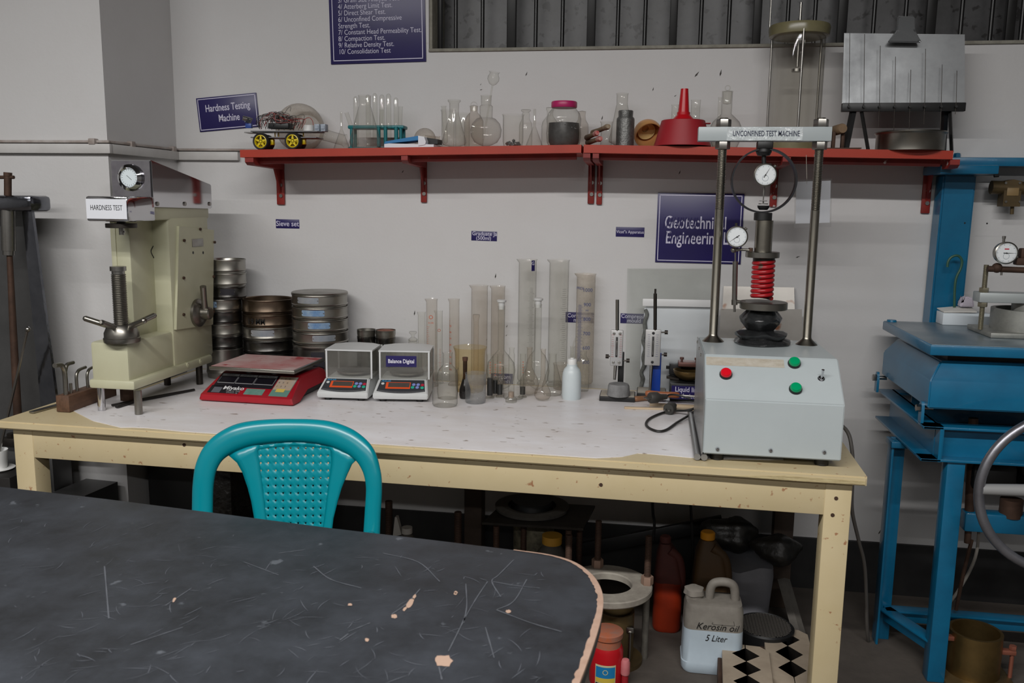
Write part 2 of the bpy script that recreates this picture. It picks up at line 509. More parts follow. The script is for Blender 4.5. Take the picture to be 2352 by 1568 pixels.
# white vinyl sheet with a torn front edge lying on the table
M_SHEET = mat('white_sheet', (232, 230, 233), 0.36, col2=(218, 212, 210), scale=5, amt=0.4, spots=(150, 136, 128), spot_scale=22, spot_thr=0.655, stretch=(1, 2.2, 1))
edge = [(152, 938), (210, 968), (270, 985), (300, 983), (340, 985), (400, 1000), (440, 1003), (540, 1010), (640, 1020), (760, 1027), (870, 1029), (915, 1034), (985, 1040), (1022, 1039), (1040, 1036), (1065, 1041),
        (1170, 1042), (1185, 1046), (1260, 1051), (1325, 1059), (1360, 1059), (1370, 1054), (1430, 1051), (1465, 1043), (1500, 1045), (1585, 1053), (1660, 1056), (1800, 1058)]
bm = BM()
pts = []
for px, py in edge:
    q = atz(px, py, ZT); l = Matrix.Rotation(-TA, 3, 'Z') @ (q-table.location)
    pts.append((max(l.x, 0.012), max(l.y+0.006, 0.012), ZT+0.0003))
# keep the torn edge inside the table
xs = pts[-1][0]
poly = pts + [(xs, TDEP-0.02, ZT+0.0003), (nx+0.02, TDEP-0.02, ZT+0.0003), (nx+0.02, ny, ZT+0.0003), (0.02, ny-0.03, ZT+0.0003)]
prism(bm, poly, (0, 0, 0.0012))
o = obj('table_sheet', bm, M_SHEET, None, None, 0); o.location = table.location; o.rotation_euler = (0, 0, TA)
tag(o, 'worn white vinyl sheet with a torn front edge covering the work table', 'table cover')
ZS = ZT + 0.0015

# ================================================================== red wall shelf in two lengths
def shelf_z(x):
    if x < SHX: return SH0 + (SH1-SH0)*(x-SXA)/(SHX-SXA)
    return SH1 + (SH2-SH1)*(x-SHX)/(SXB-SHX)


_a, _b, _c = at(551, 344, YS), at(1338, 332, YS), at(2190, 346, YS)
SXA, SHX, SXB = _a.x, _b.x, _c.x
SH0, SH1, SH2 = _a.z, _b.z, _c.z


def shelf_part(xa, xb, za, zb, label, brackets, tail):
    t = thing('wall_shelf', label, 'shelf', (xa, 0, za), 0, 'red wall shelf lengths')
    L = xb-xa; k = (zb-za)/L; th = 0.026
    bm = BM(); prism(bm, [(0, YS, -th), (L, YS, k*L-th), (L, YS, k*L), (0, YS, 0)], (0, -YS-0.001, 0)); obj('shelf_board', bm, M_RED, t, smooth=0)
    bm = BM(); prism(bm, [(0.02, YS+0.05, -th-0.02), (L-0.02, YS+0.05, k*L-th-0.02), (L-0.02, YS+0.05, k*L-th), (0.02, YS+0.05, -th)], (0, 0.02, 0)); obj('shelf_rail', bm, M_REDD, t, smooth=0)
    for bx, zl, wd in brackets:
        x = bx-xa; zz = k*x-th
        bm = BM(); prism(bm, [(x-wd/2, YS+0.004, zz), (x-wd/2, YS+0.004, zz-0.016), (x-wd/2, YS+0.02, zz-0.026), (x-wd/2, -0.002, zz-0.032), (x-wd/2, -0.002, zz)], (wd, 0, 0))
        br = obj('bracket', bm, M_REDD, t)
        bm = BM(); box(bm, (x, -0.006, (zz-0.03+zl-za)/2), (wd, 0.01, (zz-0.03)-(zl-za)), 0.003); prism(bm, [(x-wd*0.12, -0.06, zz-0.03), (x-wd*0.12, -0.004, zl-za+0.03), (x-wd*0.12, -0.004, zz-0.03)], (wd*0.24, 0, 0))
        obj('bracket_leg', bm, M_REDD, br)
        for f in (0.45, 0.75):
            bm = BM(); zq = zz-0.03+(zl-za-zz+0.03)*f
            cyl(bm, (x+wd*0.1, -0.011, zq), 0.007, 0.004, 8, (0, -1, 0)); obj('bolt', bm, M_STEEL, br)
    return t


def brk(px, py, wpx, fpx=None):
    q = at(px, py, -0.005); return (q.x, q.z, wpx*mpp(q))


shelf_part(SXA, SHX-0.004, SH0, SH1, 'left length of the red wall shelf carrying the robot car and most glassware', [brk(646, 470, 19), brk(974, 465, 14), brk(1357, 468, 15)], 0)
shelf_part(SHX+0.004, SXB, SH1, SH2, 'right length of the red wall shelf carrying the red funnel and aluminium plate stand', [brk(1376, 470, 13), brk(1775, 475, 16), brk(2124, 490, 19)], 0)

# ================================================================== black desk in the foreground
M_DESK = mat('black_laminate', (23, 24, 26), 0.42, col2=(60, 64, 71), scale=8, amt=0.0, spots=(84, 88, 94), spot_scale=24, spot_thr=0.70, rough2=0.52, bump=0.04, bscale=160)
ZD = 0.72
ed = [(0, 1117), (250, 1146), (500, 1178), (760, 1212), (1000, 1240), (1180, 1262), (1265, 1274), (1320, 1291), (1357, 1317), (1377, 1345), (1385, 1378), (1380, 1420), (1366, 1470), (1345, 1530), (1322, 1590), (1290, 1680)]
top = [atz(x, y, ZD) for x, y in ed]
desk = thing('desk', 'black topped desk with scratches and a chipped rounded corner in the foreground', 'desk', (top[4].x, top[4].y-0.4, 0))
o0 = Vector(desk.location)
far_l = top[0]+(top[0]-top[1]).normalized()*0.5
poly = [far_l]+top
last = poly[-1]
poly += [last+Vector((-0.02, -0.55, 0)), Vector((far_l.x, last.y-0.55, ZD))]
poly = [p-o0 for p in poly]
bm = BM(); prism(bm, [(p.x, p.y, ZD-0.0245) for p in poly], (0, 0, 0.024)); obj('desk_top', bm, M_DESK, desk, smooth=0)
# bare chipboard rim where the laminate has chipped round the corner
rim = []
ip = [p for p in poly[6:17]]
bm = BM(); inn = []; outp = []
random.seed(3)
cc = Vector((poly[8].x-0.6, poly[8].y-0.6, ZD))
fine = catmull(ip, 8)
for i, p in enumerate(fine):
    t = fine[min(i+1, len(fine)-1)]-fine[max(i-1, 0)]; t.normalize(); nrm = Vector((-t.y, t.x, 0))
    if nrm.dot(cc-p) < 0: nrm = -nrm
    wd = 0.003+0.007*min(1, i/28)*(0.75+0.5*random.random())
    outp.append((p.x-nrm.x*0.0005, p.y-nrm.y*0.0005)); inn.append((p.x+nrm.x*wd, p.y+nrm.y*wd))
for a, b in ((ZD-0.0004, ZD+0.0004),):
    grid_surf(bm, [[(x, y, b) for x, y in inn], [(x, y, b) for x, y in outp], [(x, y, ZD-0.006) for x, y in outp]])
obj('chipped_rim', bm, mat('chipboard', (172, 144, 127), 0.8, col2=(156, 126, 108), scale=40), desk, label='bare tan edge where the black top has chipped', smooth=0)
# chips and scratches that have a shape of their own
M_CHIP = mat('bare_chip', (174, 146, 128), 0.8)
M_SCR = mat('scratch_grey', (84, 87, 93), 0.6)
for cx, cy, rx, ry, a in ((1017, 1517, 20, 14, 0), (942, 1385, 12, 6, 1.0), (905, 1415, 7, 5, 0), (804, 1388, 5, 3, 0), (1046, 1363, 4, 3, 0), (843, 1469, 5, 4, 0), (400, 1377, 6, 3, 1), (952, 1370, 6, 3, 1.1), (1167, 1404, 6, 4, 0), (1047, 1360, 4, 3, 0), (930, 1398, 6, 3, .9)):
    bm = BM(); v = []
    for k in range(14):
        th = 2*pi*k/14; rr = 0.8+0.4*random.random()
        x = rx*rr*cos(th); y = ry*rr*sin(th)
        q = atz(cx+x*cos(a)+y*sin(a), cy-x*sin(a)+y*cos(a), ZD)-o0; v.append(bm.verts.new((q.x, q.y, ZD+0.0002)))
    bm.faces.new(v)
    obj('chip_mark', bm, M_CHIP, desk, smooth=0, label='tan chip in the black desk top')
scr = [[(1120, 1335), (1095, 1372), (1070, 1415), (1045, 1465), (1030, 1495)], [(1070, 1340), (1072, 1390), (1065, 1430)], [(1180, 1285), (1145, 1320), (1130, 1335), (1150, 1370)], [(1130, 1335), (1190, 1345), (1240, 1350)],
       [(800, 1450), (850, 1430)], [(780, 1470), (800, 1455)], [(1008, 1530), (1015, 1560)], [(1115, 1440), (1135, 1510)], [(900, 1410), (935, 1385), (965, 1352)], [(720, 1300), (760, 1330), (830, 1350)],
       [(380, 1390), (440, 1350)], [(240, 1300), (250, 1420)], [(560, 1290), (640, 1320)], [(640, 1270), (700, 1262)], [(880, 1270), (960, 1290), (1010, 1335)], [(1140, 1400), (1220, 1430), (1290, 1450)], [(300, 1480), (420, 1440)], [(1210, 1330), (1180, 1380), (1140, 1400)]]
for s in scr:
    bm = BM()
    c = catmull([atz(x, y, ZD)-o0 for x, y in s], 6)
    wv = [0.0006+0.0008*random.random() for _ in c]
    rows = [[], []]
    for i, p in enumerate(c):
        t = (c[min(i+1, len(c)-1)]-c[max(i-1, 0)]).normalized(); n_ = Vector((-t.y, t.x, 0))
        rows[0].append((p.x+n_.x*wv[i], p.y+n_.y*wv[i], ZD+0.00015)); rows[1].append((p.x-n_.x*wv[i], p.y-n_.y*wv[i], ZD+0.00015))
    grid_surf(bm, rows)
    obj('scratch_mark', bm, M_SCR, desk, smooth=0, label='pale scratch in the black desk top')
random.seed(12)
bm = BM()
for k in range(300):
    x, y = random.uniform(20, 1330), random.uniform(1180, 1560)
    ye = next((y0+(y1-y0)*(x-x0)/(x1-x0) for (x0, y0), (x1, y1) in zip(ed[:10], ed[1:11]) if x0 <= x <= x1), 1300)
    if y < ye+45 or x > 1250: continue
    q = atz(x, y, ZD)-o0; a = random.gauss(0.9, 0.9); L = random.uniform(0.008, 0.05); bend = random.uniform(-0.4, 0.4)
    wv = random.uniform(0.0003, 0.0009); rows = [[], []]
    for j in range(6):
        t_ = j/5-0.5; aa = a+bend*t_
        px_, py_ = q.x+L*t_*cos(aa), q.y+L*t_*sin(aa); w2 = wv*(1-(2*t_)**2*0.8)
        rows[0].append((px_-sin(aa)*w2, py_+cos(aa)*w2, ZD+0.0001)); rows[1].append((px_+sin(aa)*w2, py_-cos(aa)*w2, ZD+0.0001))
    grid_surf(bm, rows)
o = obj('fine_scratches', bm, mat('fine_scratch', (82, 85, 92), 0.6), desk, smooth=0); o['kind'] = 'stuff'
for p in (Vector((top[1].x, top[1].y-0.12, 0)), Vector((top[6].x-0.22, top[6].y-0.22, 0)), Vector((top[1].x, last.y-0.4, 0)), Vector((last.x-0.25, last.y-0.4, 0))):
    q = p-o0; bm = BM(); box(bm, (q.x, q.y, (ZD-0.025)/2), (0.05, 0.05, ZD-0.025), 0.002); obj('leg', bm, M_BLACK, desk)

# ================================================================== teal plastic chair
M_TEAL = mat('teal_plastic', (0, 126, 138), 0.26, col2=(0, 121, 134), scale=3)
YCH = -1.30
cb = at(660, 1090, YCH)
chair = thing('plastic_chair', 'teal plastic armchair with a woven pattern back between desk and table', 'chair', (cb.x, YCH, 0))
c0 = Vector(chair.location)


def ch(px, py, dy=0.0):
    """point on the leaning, slightly curved back surface"""
    q = at(px, py, YCH)
    lean = (q.z-0.45)*0.16
    d = CAM + (q-CAM)
    x = q.x-c0.x
    yy = YCH + lean + 0.0 - 0.35*x*x*1.2
    q = at(px, py, yy+dy)
    return q-c0


arch = [(464, 1250), (465, 1170), (467, 1110), (476, 1066), (500, 1030), (545, 1004), (600, 992), (680, 988), (750, 994), (800, 1012), (835, 1040), (853, 1078), (859, 1120), (856, 1180), (852, 1260)]
bm = BM()
tube(bm, [ch(x, y) for x, y in arch], [0.028, 0.027, 0.027, 0.028, 0.030, 0.032, 0.030, 0.028, 0.030, 0.030, 0.027, 0.022, 0.020, 0.020, 0.021], n=18, smooth=6, flat=(1.0, 0.55), up=(0, -1, 0.15))
obj('back_rail', bm, M_TEAL, chair, smooth=60)
# woven centre panel: ribbons over and under with small gaps at the crossings
bm = BM()
X0, X1, Y0, Y1 = 590, 756, 1022, 1300


def xl(y): return 586 + max(0, (y-1030))*0.165
def xr(y): return 765 - max(0, (y-1030))*0.13


pitch = 17.2
XS, YSR = [], []
for i in range(-1, 12):
    xc = 590.5+i*pitch; XS += [(xc-6.6, 0, i), (xc, 1, i), (xc+6.6, 0, i)]
for j in range(17):
    yc = 1020.0+j*pitch; YSR += [(yc-6.6, 0, j), (yc, 1, j), (yc+6.6, 0, j)]
VV = {}
def pv(i, j):
    if (i, j) not in VV:
        x, mx, ci = XS[i]; y, my, cj = YSR[j]
        k_ = 1 if (ci+cj) % 2 else -1
        dy = 0.0011*k_ if (mx and my) else (0.0004*k_ if (mx or my) else 0)
        VV[(i, j)] = bm.verts.new(ch(x, y, dy))
    return VV[(i, j)]
for i in range(len(XS)-1):
    for j in range(len(YSR)-1):
        gx = i % 3 == 2; gy = j % 3 == 2
        if gx and gy: continue
        xm = (XS[i][0]+XS[i+1][0])/2; ym = (YSR[j][0]+YSR[j+1][0])/2
        if xm < xl(ym)-14 or xm > xr(ym)+14: continue
        if ym < 1014+20*((xm-678)/130)**2: continue
        bm.faces.new((pv(i, j), pv(i+1, j), pv(i+1, j+1), pv(i, j+1)))
obj('back_panel', bm, M_TEAL, chair, smooth=60, thick=0.002)
bm = BM(); rows = []
for k in range(25):
    t_ = k/24; x = 548+(808-548)*t_; u_ = (x-678)/130
    yt = 992+16*u_*u_+6*abs(u_); yb = 1024+20*u_*u_
    rows.append([ch(x, yt+(yb-yt)*j/4, 0.002*sin(pi*j/4)) for j in range(5)])
grid_surf(bm, rows); obj('back_crest', bm, M_TEAL, chair, smooth=60, thick=0.004)
# solid flanks between panel and side openings
bm = BM()
for L in ([((520, 1040), (600, 1015)), ((545, 1062), (592, 1034)), ((558, 1085), (596, 1060)), ((570, 1120), (601, 1100)), ((578, 1150), (606, 1140)), ((585, 1190), (612, 1190)), ((590, 1240), (620, 1240)), ((592, 1310), (630, 1310))],
          [((830, 1045), (745, 1015)), ((808, 1066), (760, 1034)), ((797, 1090), (762, 1060)), ((785, 1120), (757, 1100)), ((776, 1150), (752, 1140)), ((766, 1190), (746, 1190)), ((760, 1240), (738, 1240)), ((757, 1310), (730, 1310))]):
    rows = []
    for (a, b) in L:
        rows.append([ch(a[0]+(b[0]-a[0])*t/4, a[1]+(b[1]-a[1])*t/4, -0.002*sin(pi*t/4)) for t in range(5)])
    grid_surf(bm, rows)
obj('back_flank', bm, M_TEAL, chair, smooth=60, thick=0.005)
sl, sr = ch(470, 1300), ch(850, 1300)
zs = 0.42
bm = BM(); hw = 0.225
rows = []
for i in range(9):
    y = -0.44+0.46*i/8
    rows.append([(x*(1-0.08*(i/8)), y, zs + 0.012*(2*abs(x)/0.45)**2 - 0.01*sin(pi*i/8) - (0.03 if i == 0 else 0)) for x in [-hw+2*hw*k/10 for k in range(11)]])
grid_surf(bm, rows); obj('seat', bm, M_TEAL, chair, smooth=60, thick=0.006)
for sx in (-1, 1):
    for y0, y1 in ((-0.42, -0.47), (0.02, 0.08)):
        bm = BM(); tube(bm, [(sx*0.235, y1, 0), (sx*0.215, y0, zs-0.01)], [0.020, 0.030], n=10, flat=(1, 0.7)); obj('leg', bm, M_TEAL, chair)
    a = ch(466 if sx < 0 else 852, 1240)
    bm = BM(); tube(bm, [a, (sx*0.235, -0.10, 0.625), (sx*0.245, -0.30, 0.61), (sx*0.24, -0.41, 0.55), (sx*0.23, -0.42, zs)], 0.024, n=12, smooth=5, flat=(0.6, 1)); obj('armrest', bm, M_TEAL, chair, smooth=60)
    bm = BM(); tube(bm, [ch(466 if sx < 0 else 852, 1250), (sx*0.215, -0.01, 0.5), (sx*0.21, 0.02, zs)], 0.022, n=10, smooth=4, flat=(0.6, 1)); obj('back_post', bm, M_TEAL, chair, smooth=60)
# ================================================================== signs on the wall
def wall_frame(c4, y=0.0):
    """centre, width, height, tilt of a rectangle on the wall from its corners TL TR BR BL"""
    tl, tr, br, bl = [at(x, yy, y) for x, yy in c4]
    c = (tl+tr+br+bl)/4
    wd = ((tr-tl).length+(br-bl).length)/2; h = ((bl-tl).length+(br-tr).length)/2
    d = (tr-tl)+(br-bl)
    return c, wd, h, atan2(d.z, d.x)


def sign(name, label, c4, cat='sign', thick=0.005, border=0.012, group=None, m=None, out=0.0, bw=0.0028):
    c, wd, h, a = wall_frame(c4, -thick-out)
    t = thing(name, label, cat, (c.x, -thick-out, c.z), 0, group); t.rotation_euler = (0, -a, 0)
    bm = BM(); box(bm, (0, thick/2, 0), (wd, thick, h), 0.0008); obj('board', bm, m or M_NAVY, t)
    if border:
        bm = BM(); b = border
        x, z = wd/2-b, h/2-b
        for bx in ((0, z, 2*x, bw), (0, -z, 2*x, bw), (x, 0, bw, 2*z), (-x, 0, bw, 2*z)):
            box(bm, (bx[0], -0.0003, bx[1]), (bx[2]+(bw if bx[3] == bw else 0), 0.0006, bx[3]))
        obj('border', bm, M_SIGNW, t, smooth=0)
    return t, wd, h


t, wd, h = sign('test_list_sign', 'large navy sign board listing soil tests beside the barred window', [(755, -120), (976, -125), (976, 138), (756, 151)])
s = mpp(at(860, 60, 0)); c = Vector(t.location)
lines = ['3/ Grain Size Analysis Test.', '4/ Atterberg Limit Test.', '5/ Direct Shear Test.', '6/ Unconfined Compressive', 'Strength Test.', '7/ Constant Head Permeability Test.', '8/ Compaction Test.', '9/ Relative Density Test.', '10/ Consolidation Test']
for i, ln in enumerate(lines):
    q = at(776, 0.0+i*14.75, -0.005)-c
    text_obj('lettering', ln, 16.0*s, M_SIGNW, t, (q.x, -0.0004, q.z), align='LEFT', bold=-0.004, sx=0.84)
t, wd, h = sign('hardness_sign', 'small navy sign reading Hardness Testing Machine above the robot car', [(454, 226), (592, 212), (592, 291), (455, 303)], border=0.006)
text_obj('lettering', 'Hardness Testing', 0.037, M_SIGNW, t, (0.002, -0.0004, 0.020), bold=0.012, sx=0.70)
text_obj('lettering', 'Machine', 0.037, M_SIGNW, t, (0.004, -0.0004, -0.020), bold=0.012, sx=0.70)
t, wd, h = sign('laboratory_sign', 'square navy sign with scratched lettering behind the load frame posts', [(1510, 441), (1708, 446), (1703, 606), (1506, 603)], border=0.008)
s = mpp(t.location)
text_obj('lettering', 'Geotechnical', 40*s, M_SIGNW, t, (-0.014, -0.0004, 0.018), bold=0.012, sx=0.66)
text_obj('lettering', 'Engineering La', 40*s, M_SIGNW, t, (0.002, -0.0004, -0.036), bold=0.012, sx=0.66)
bm = BM()
random.seed(5)
for row, (zc, x0, x1) in enumerate(((0.018, -0.125, -0.005), (-0.033, -0.125, 0.0))):
    x = x0
    while x < x1:
        d = 0.004*random.random()
        prism(bm, [(x-0.003, -0.0012, zc-0.018), (x-0.0012+d*0.3, -0.0012, zc-0.018), (x+0.005+d, -0.0012, zc+0.020), (x+0.0025, -0.0012, zc+0.020)], (0, 0.0004, 0))
        x += 0.0075+0.005*random.random()
o = obj('scratch_stripes', bm, M_NAVY, t, smooth=0, label='navy scratches through the white letters'); o['kind'] = 'stuff'
for nm, lab, c4, tx in (('sieve_label', 'small navy wall label reading Sieve set above the sieve stacks', [(633, 503), (687, 504), (688, 525), (634, 524)], [('Sieve set', 0, 0, 17, 0.92)]),
                        ('graduate_jar_label', 'torn navy wall label reading Graduate Ja (500ml)', [(1082, 530), (1140, 532), (1143, 554), (1083, 552)], [('Graduate Ja', 1, 5, 12.5, 0.98), ('(500ml)', -1, -5, 12, 0.95)]),
                        ('vicat_label', 'narrow navy wall label reading Vicat apparatus', [(1414, 521), (1480, 522), (1480, 545), (1415, 543)], [("Vicat\"s Apparatus", 0, 0, 9.5, 0.92)]),
                        ('mould_label', 'navy wall label half hidden behind the dirty measuring cylinder', [(1299, 716), (1364, 718), (1364, 742), (1299, 740)], [('Compressic', 2, 4, 13, .98), ('mould', 2, -6, 13, .98)]),
                        ('glass_covered_label', 'navy wall label seen through the leaning glass sheet', [(1425, 719), (1484, 721), (1484, 744), (1425, 742)], [('Compressic', 1, 5, 13, 0.92), ('mould', 2, -5, 13, 0.95)]),
                        ('pycnometer_label', 'navy wall label low behind the table beakers', [(1128, 857), (1178, 858), (1178, 884), (1128, 882)], [('Pycnom', 0, 5, 13, .95), ('(500ml)', 0, -6, 13, .9)])):
    t, wd, h = sign(nm, lab, c4, 'label', 0.001, 0, 'navy wall labels')
    s = mpp(t.location)
    for x_, ox, oz, sz, k in tx:
        text_obj('lettering', x_, sz*s, M_SIGNW, t, (ox*s, -0.0004, oz*s), bold=0.008, sx=k)

# paper in a plastic sleeve hung on strings from the shelf
M_PAPER = mat('paper_white', (226, 228, 234), 0.7)
G_SLEEVE = glass('clear_sleeve', tint=(253, 253, 253), dirt=(235, 235, 235), dirt_amt=0.03, dscale=3)
c, wd, h, a = wall_frame([(1826, 415), (1908, 406), (1909, 516), (1827, 519)], -0.285)
t = thing('hanging_paper', 'white paper in a clear sleeve hanging on strings behind the right post', 'paper', (c.x, -0.285, c.z)); t.rotation_euler = (0, -a*0.5, 0)
bm = BM(); box(bm, (0, 0, 0), (wd*0.96, 0.0006, h*0.9)); obj('sheet', bm, M_PAPER, t, smooth=0)
bm = BM(); box(bm, (0, -0.001, -0.004), (wd*1.04, 0.0004, h*1.03)); box(bm, (0, 0.001, -0.004), (wd*1.04, 0.0004, h*1.03)); obj('sleeve', bm, G_SLEEVE, t, smooth=0)
for dx, tx in ((-0.18, -0.20), (0.22, 0.02)):
    bm = BM(); tube(bm, [(wd*dx, -0.001, h*0.40), (wd*tx, 0.012, h*0.5+0.075)], 0.0007, 6); obj('string', bm, mat('string', (190, 184, 172), 0.8), t)

# ================================================================== generic turned vessels
def vprof(px, Y, z0, prof, s):
    return [((r*s), at(px, y, Y).z-z0 if y is not None else 0.0) for r, y in prof]


def vessel(name, label, cat, px, loc, prof, m, group=None, n=32, parent=None):
    """prof: (radius px, image row) ; image row None = base"""
    s = mpp(loc)
    p = [(r*s, 0.0 if y is None else at(px, y, loc.y).z-loc.z) for r, y in prof]
    bm = BM(); lathe(bm, p, (0, 0, 0), n)
    o = obj(name, bm, m, None, loc, 50)
    return tag(o, label, cat, group)


def on_shelf(px, Y):
    q = at(px, 332, Y); return Vector((q.x, Y, shelf_z(q.x)+0.0004))


GS = 'glassware on the red shelf'
Yb, Yf, Ym = -0.075, -0.205, -0.145
# upturned dusty round flask behind the robot car
l = on_shelf(690, -0.070); s = mpp(l)
t = thing('round_flask', 'dusty brownish round flask lying behind the robot car', 'flask', l, 0, GS)
zc = at(690, 294, l.y).z-l.z; r_ = zc
bm = BM(); sphere(bm, (0, 0, zc), zc, n=32, m=20); obj('bulb', bm, G_HEAVY, t, smooth=60)
bm = BM(); d = Vector((1, 0.0, -0.26)).normalized(); lathe(bm, [(0.022, 0), (0.020, 0.035), (0.020, 0.088), (0.024, 0.094)], Vector((0, 0, zc))+d*zc*0.96, 24, d); obj('neck', bm, G_DUST, t, smooth=60)
# glass funnel upside down, left
def inv_funnel(px, Y, ytip, yneck, rb, rs, lab, ybase=None):
    l = on_shelf(px, Y)
    return vessel('glass_funnel', lab, 'funnel', px, l, [(rs*0.8, ytip), (rs, ytip+3), (rs, yneck-4), (rs+1.5, yneck), (rb*0.97, None), (rb, None)], G_DUST, GS)


inv_funnel(785, Yf, 257, 300, 20, 2.4, 'upturned glass funnel between the robot car and the large conical flask')
inv_funnel(1227, Yf, 250, 294, 21, 3.0, 'upturned glass funnel left of the jar with the magenta lid')
# large conical flask
vessel('conical_flask', 'largest conical flask standing in front of the test tube rack', 'flask', 839, on_shelf(839, Yf), [(15, 219), (14, 222), (13.5, 243), (14.5, 246), (34, 318), (36, 326), (34, 332), (28, None), (0, None)], G_DUST, GS)
# teal test tube rack and tubes
M_RACK = mat('teal_rack', (10, 112, 118), 0.4)
l = on_shelf(868, -0.105); s = mpp(l)
t = thing('test_tube_rack', 'teal plastic test tube rack behind the large conical flask', 'rack', l)
zt_ = at(868, 293, l.y).z-l.z
bm = BM(); box(bm, (0, 0, zt_), (132*s, 0.055, 8*s), 0.004); obj('top_plate', bm, M_RACK, t)
bm = BM(); box(bm, (0, 0, 0.006), (132*s, 0.062, 0.012), 0.004); obj('base_plate', bm, M_RACK, t)
for dx in (-58, 58):
    for dy in (-0.02, 0.02):
        bm = BM(); cyl(bm, (dx*s, dy, 0.01), 0.006, zt_-0.01, 14); obj('post', bm, M_RACK, t)
for dx in (9, 25, 50):
    bm = BM(); cyl(bm, (dx*s, -0.034, 0.012), 0.0068, zt_-0.012, 14); obj('drain_peg', bm, M_RACK, t)
for px, yt, dy in ((818, 221, -0.012), (846, 217, 0.014), (862, 214, -0.012), (878, 217, -0.034), (893, 215, -0.034), (910, 224, 0.010)):
    lt = Vector((at(px, 300, l.y+dy).x, l.y+dy, 0)); lt.z = l.z+0.0125; s2 = mpp(lt)
    if dy == -0.034: r_, lab = 5.6, None
    else: r_, lab = 5.2, None
    lab = {818: 'first upturned test tube from the left end of the teal rack', 846: 'upturned test tube second from the left in the teal rack', 862: 'tallest upturned test tube in the middle of the teal rack', 878: 'upturned test tube on the fourth peg of the teal rack', 893: 'upturned test tube on the fifth peg of the teal rack', 910: 'last upturned test tube at the right end of the teal rack'}[px]
    vessel('test_tube', lab, 'test tube', px, lt, [(r_+0.6, None), (r_, None), (r_, yt+6), (r_*0.85, yt+3), (r_*0.5, yt+0.8), (0, yt)], G_CLEAR, 'test tubes on the teal rack', 20)
for px, yt, lean, lab in ((805, 253, -0.35, 'short test tube leaning left out of the teal rack'), (870, 250, 0.05, 'short test tube standing low in the teal rack'), (915, 243, 0.03, 'short open test tube at the right of the teal rack')):
    l2 = Vector((at(px, 320, l.y).x, l.y+0.018, l.z+0.022)); 
    bm = BM(); lathe(bm, [(0, 0), (0.005, 0.002), (0.007, 0.007), (0.007, at(px, yt, l.y).z-l2.z-0.002), (0.0085, at(px, yt, l.y).z-l2.z)], (0.02 if lean < -0.1 else 0, 0, 0), 18, (lean, 0, 1))
    tag(obj('test_tube', bm, G_CLEAR, None, l2, 60), lab, 'test tube', 'test tubes on the teal rack')
# open carton with a blue sleeve
l = on_shelf(950, -0.195); s = mpp(l)
t = thing('open_carton', 'flattened blue and white carton lying on the shelf', 'box', l, R(-4))
bm = BM(); prism(bm, [(-60*s, -0.045, 0.001), (58*s, -0.045, 0.001), (58*s, -0.045, 0.011), (-60*s, -0.045, 0.015)], (0, 0.085, 0)); obj('tray', bm, M_PAPER, t, smooth=0)
bm = BM(); prism(bm, [(-60*s, -0.046, 0.013), (22*s, -0.046, 0.026), (22*s, -0.046, 0.040), (-58*s, -0.046, 0.021)], (0, 0.08, 0)); obj('sleeve', bm, mat('carton_blue', (38, 120, 176), 0.5), t, smooth=0)
bm = BM(); prism(bm, [(22*s, -0.048, 0.006), (38*s, -0.048, 0.010), (40*s, -0.048, 0.02), (36*s, -0.048, 0.036), (22*s, -0.048, 0.040)], (0, 0.06, 0)); obj('end_flap', bm, M_PAPER, t, smooth=0)
bm = BM(); prism(bm, [(34*s, -0.02, 0.014), (62*s, -0.02, 0.014), (62*s, -0.02, 0.030), (34*s, -0.02, 0.036)], (0, 0.05, 0)); obj('insert', bm, M_BLACK, t, smooth=0)
l = on_shelf(976, -0.09); s = mpp(l)
bm = BM(); rr = 25*s; sphere(bm, (0, 0, rr), rr, n=28, m=16); lathe(bm, [(0.014, 0), (0.013, 0.05), (0.016, 0.055)], (0, 0.0, rr), 20, (0.9, 0.35, -0.05))
tag(obj('round_flask', bm, G_HEAVY, None, l, 60), 'small dusty round flask lying behind the blue carton', 'flask', GS)
# clutch of flasks in the middle of the left shelf
vessel('glass_beaker', 'narrow tall beaker left of the flanged conical flask', 'beaker', 1029, on_shelf(1029, -0.12), [(17, 252), (15, 258), (14.5, None), (0, None)], G_CLEAR, GS)
l = on_shelf(1024, -0.12); l.z += 0.02
bm = BM(); lathe(bm, [(0, 0), (0.006, 0.003), (0.008, 0.01), (0.008, 0.125), (0.010, 0.130)], (0, 0, 0), 18, (-0.06, 0, 1)); tag(obj('test_tube', bm, G_DUST, None, l, 60), 'dusty test tube standing in the narrow beaker on the shelf', 'test tube')
vessel('conical_flask', 'conical flask with a thick flanged lip beside the narrow beaker', 'flask', 1043, on_shelf(1043, -0.19), [(14.5, 229), (14.5, 233), (11, 237), (10.5, 262), (27, 320), (28, 327), (25, 333), (0, None)], G_DUST, GS)
vessel('glass_beaker', 'wide low beaker behind the flanged conical flask', 'beaker', 1062, on_shelf(1062, Yb), [(18, 259), (16.5, 264), (16.5, None), (0, None)], G_CLEAR, GS)
l = on_shelf(1088, -0.10)
t = thing('reagent_bottle', 'round shouldered reagent bottle with a ring stopper behind the big round flask', 'bottle', l, 0, GS); s = mpp(l)
def vp(px, l, prof): return [(r*mpp(l), 0.0 if y is None else at(px, y, l.y).z-l.z) for r, y in prof]


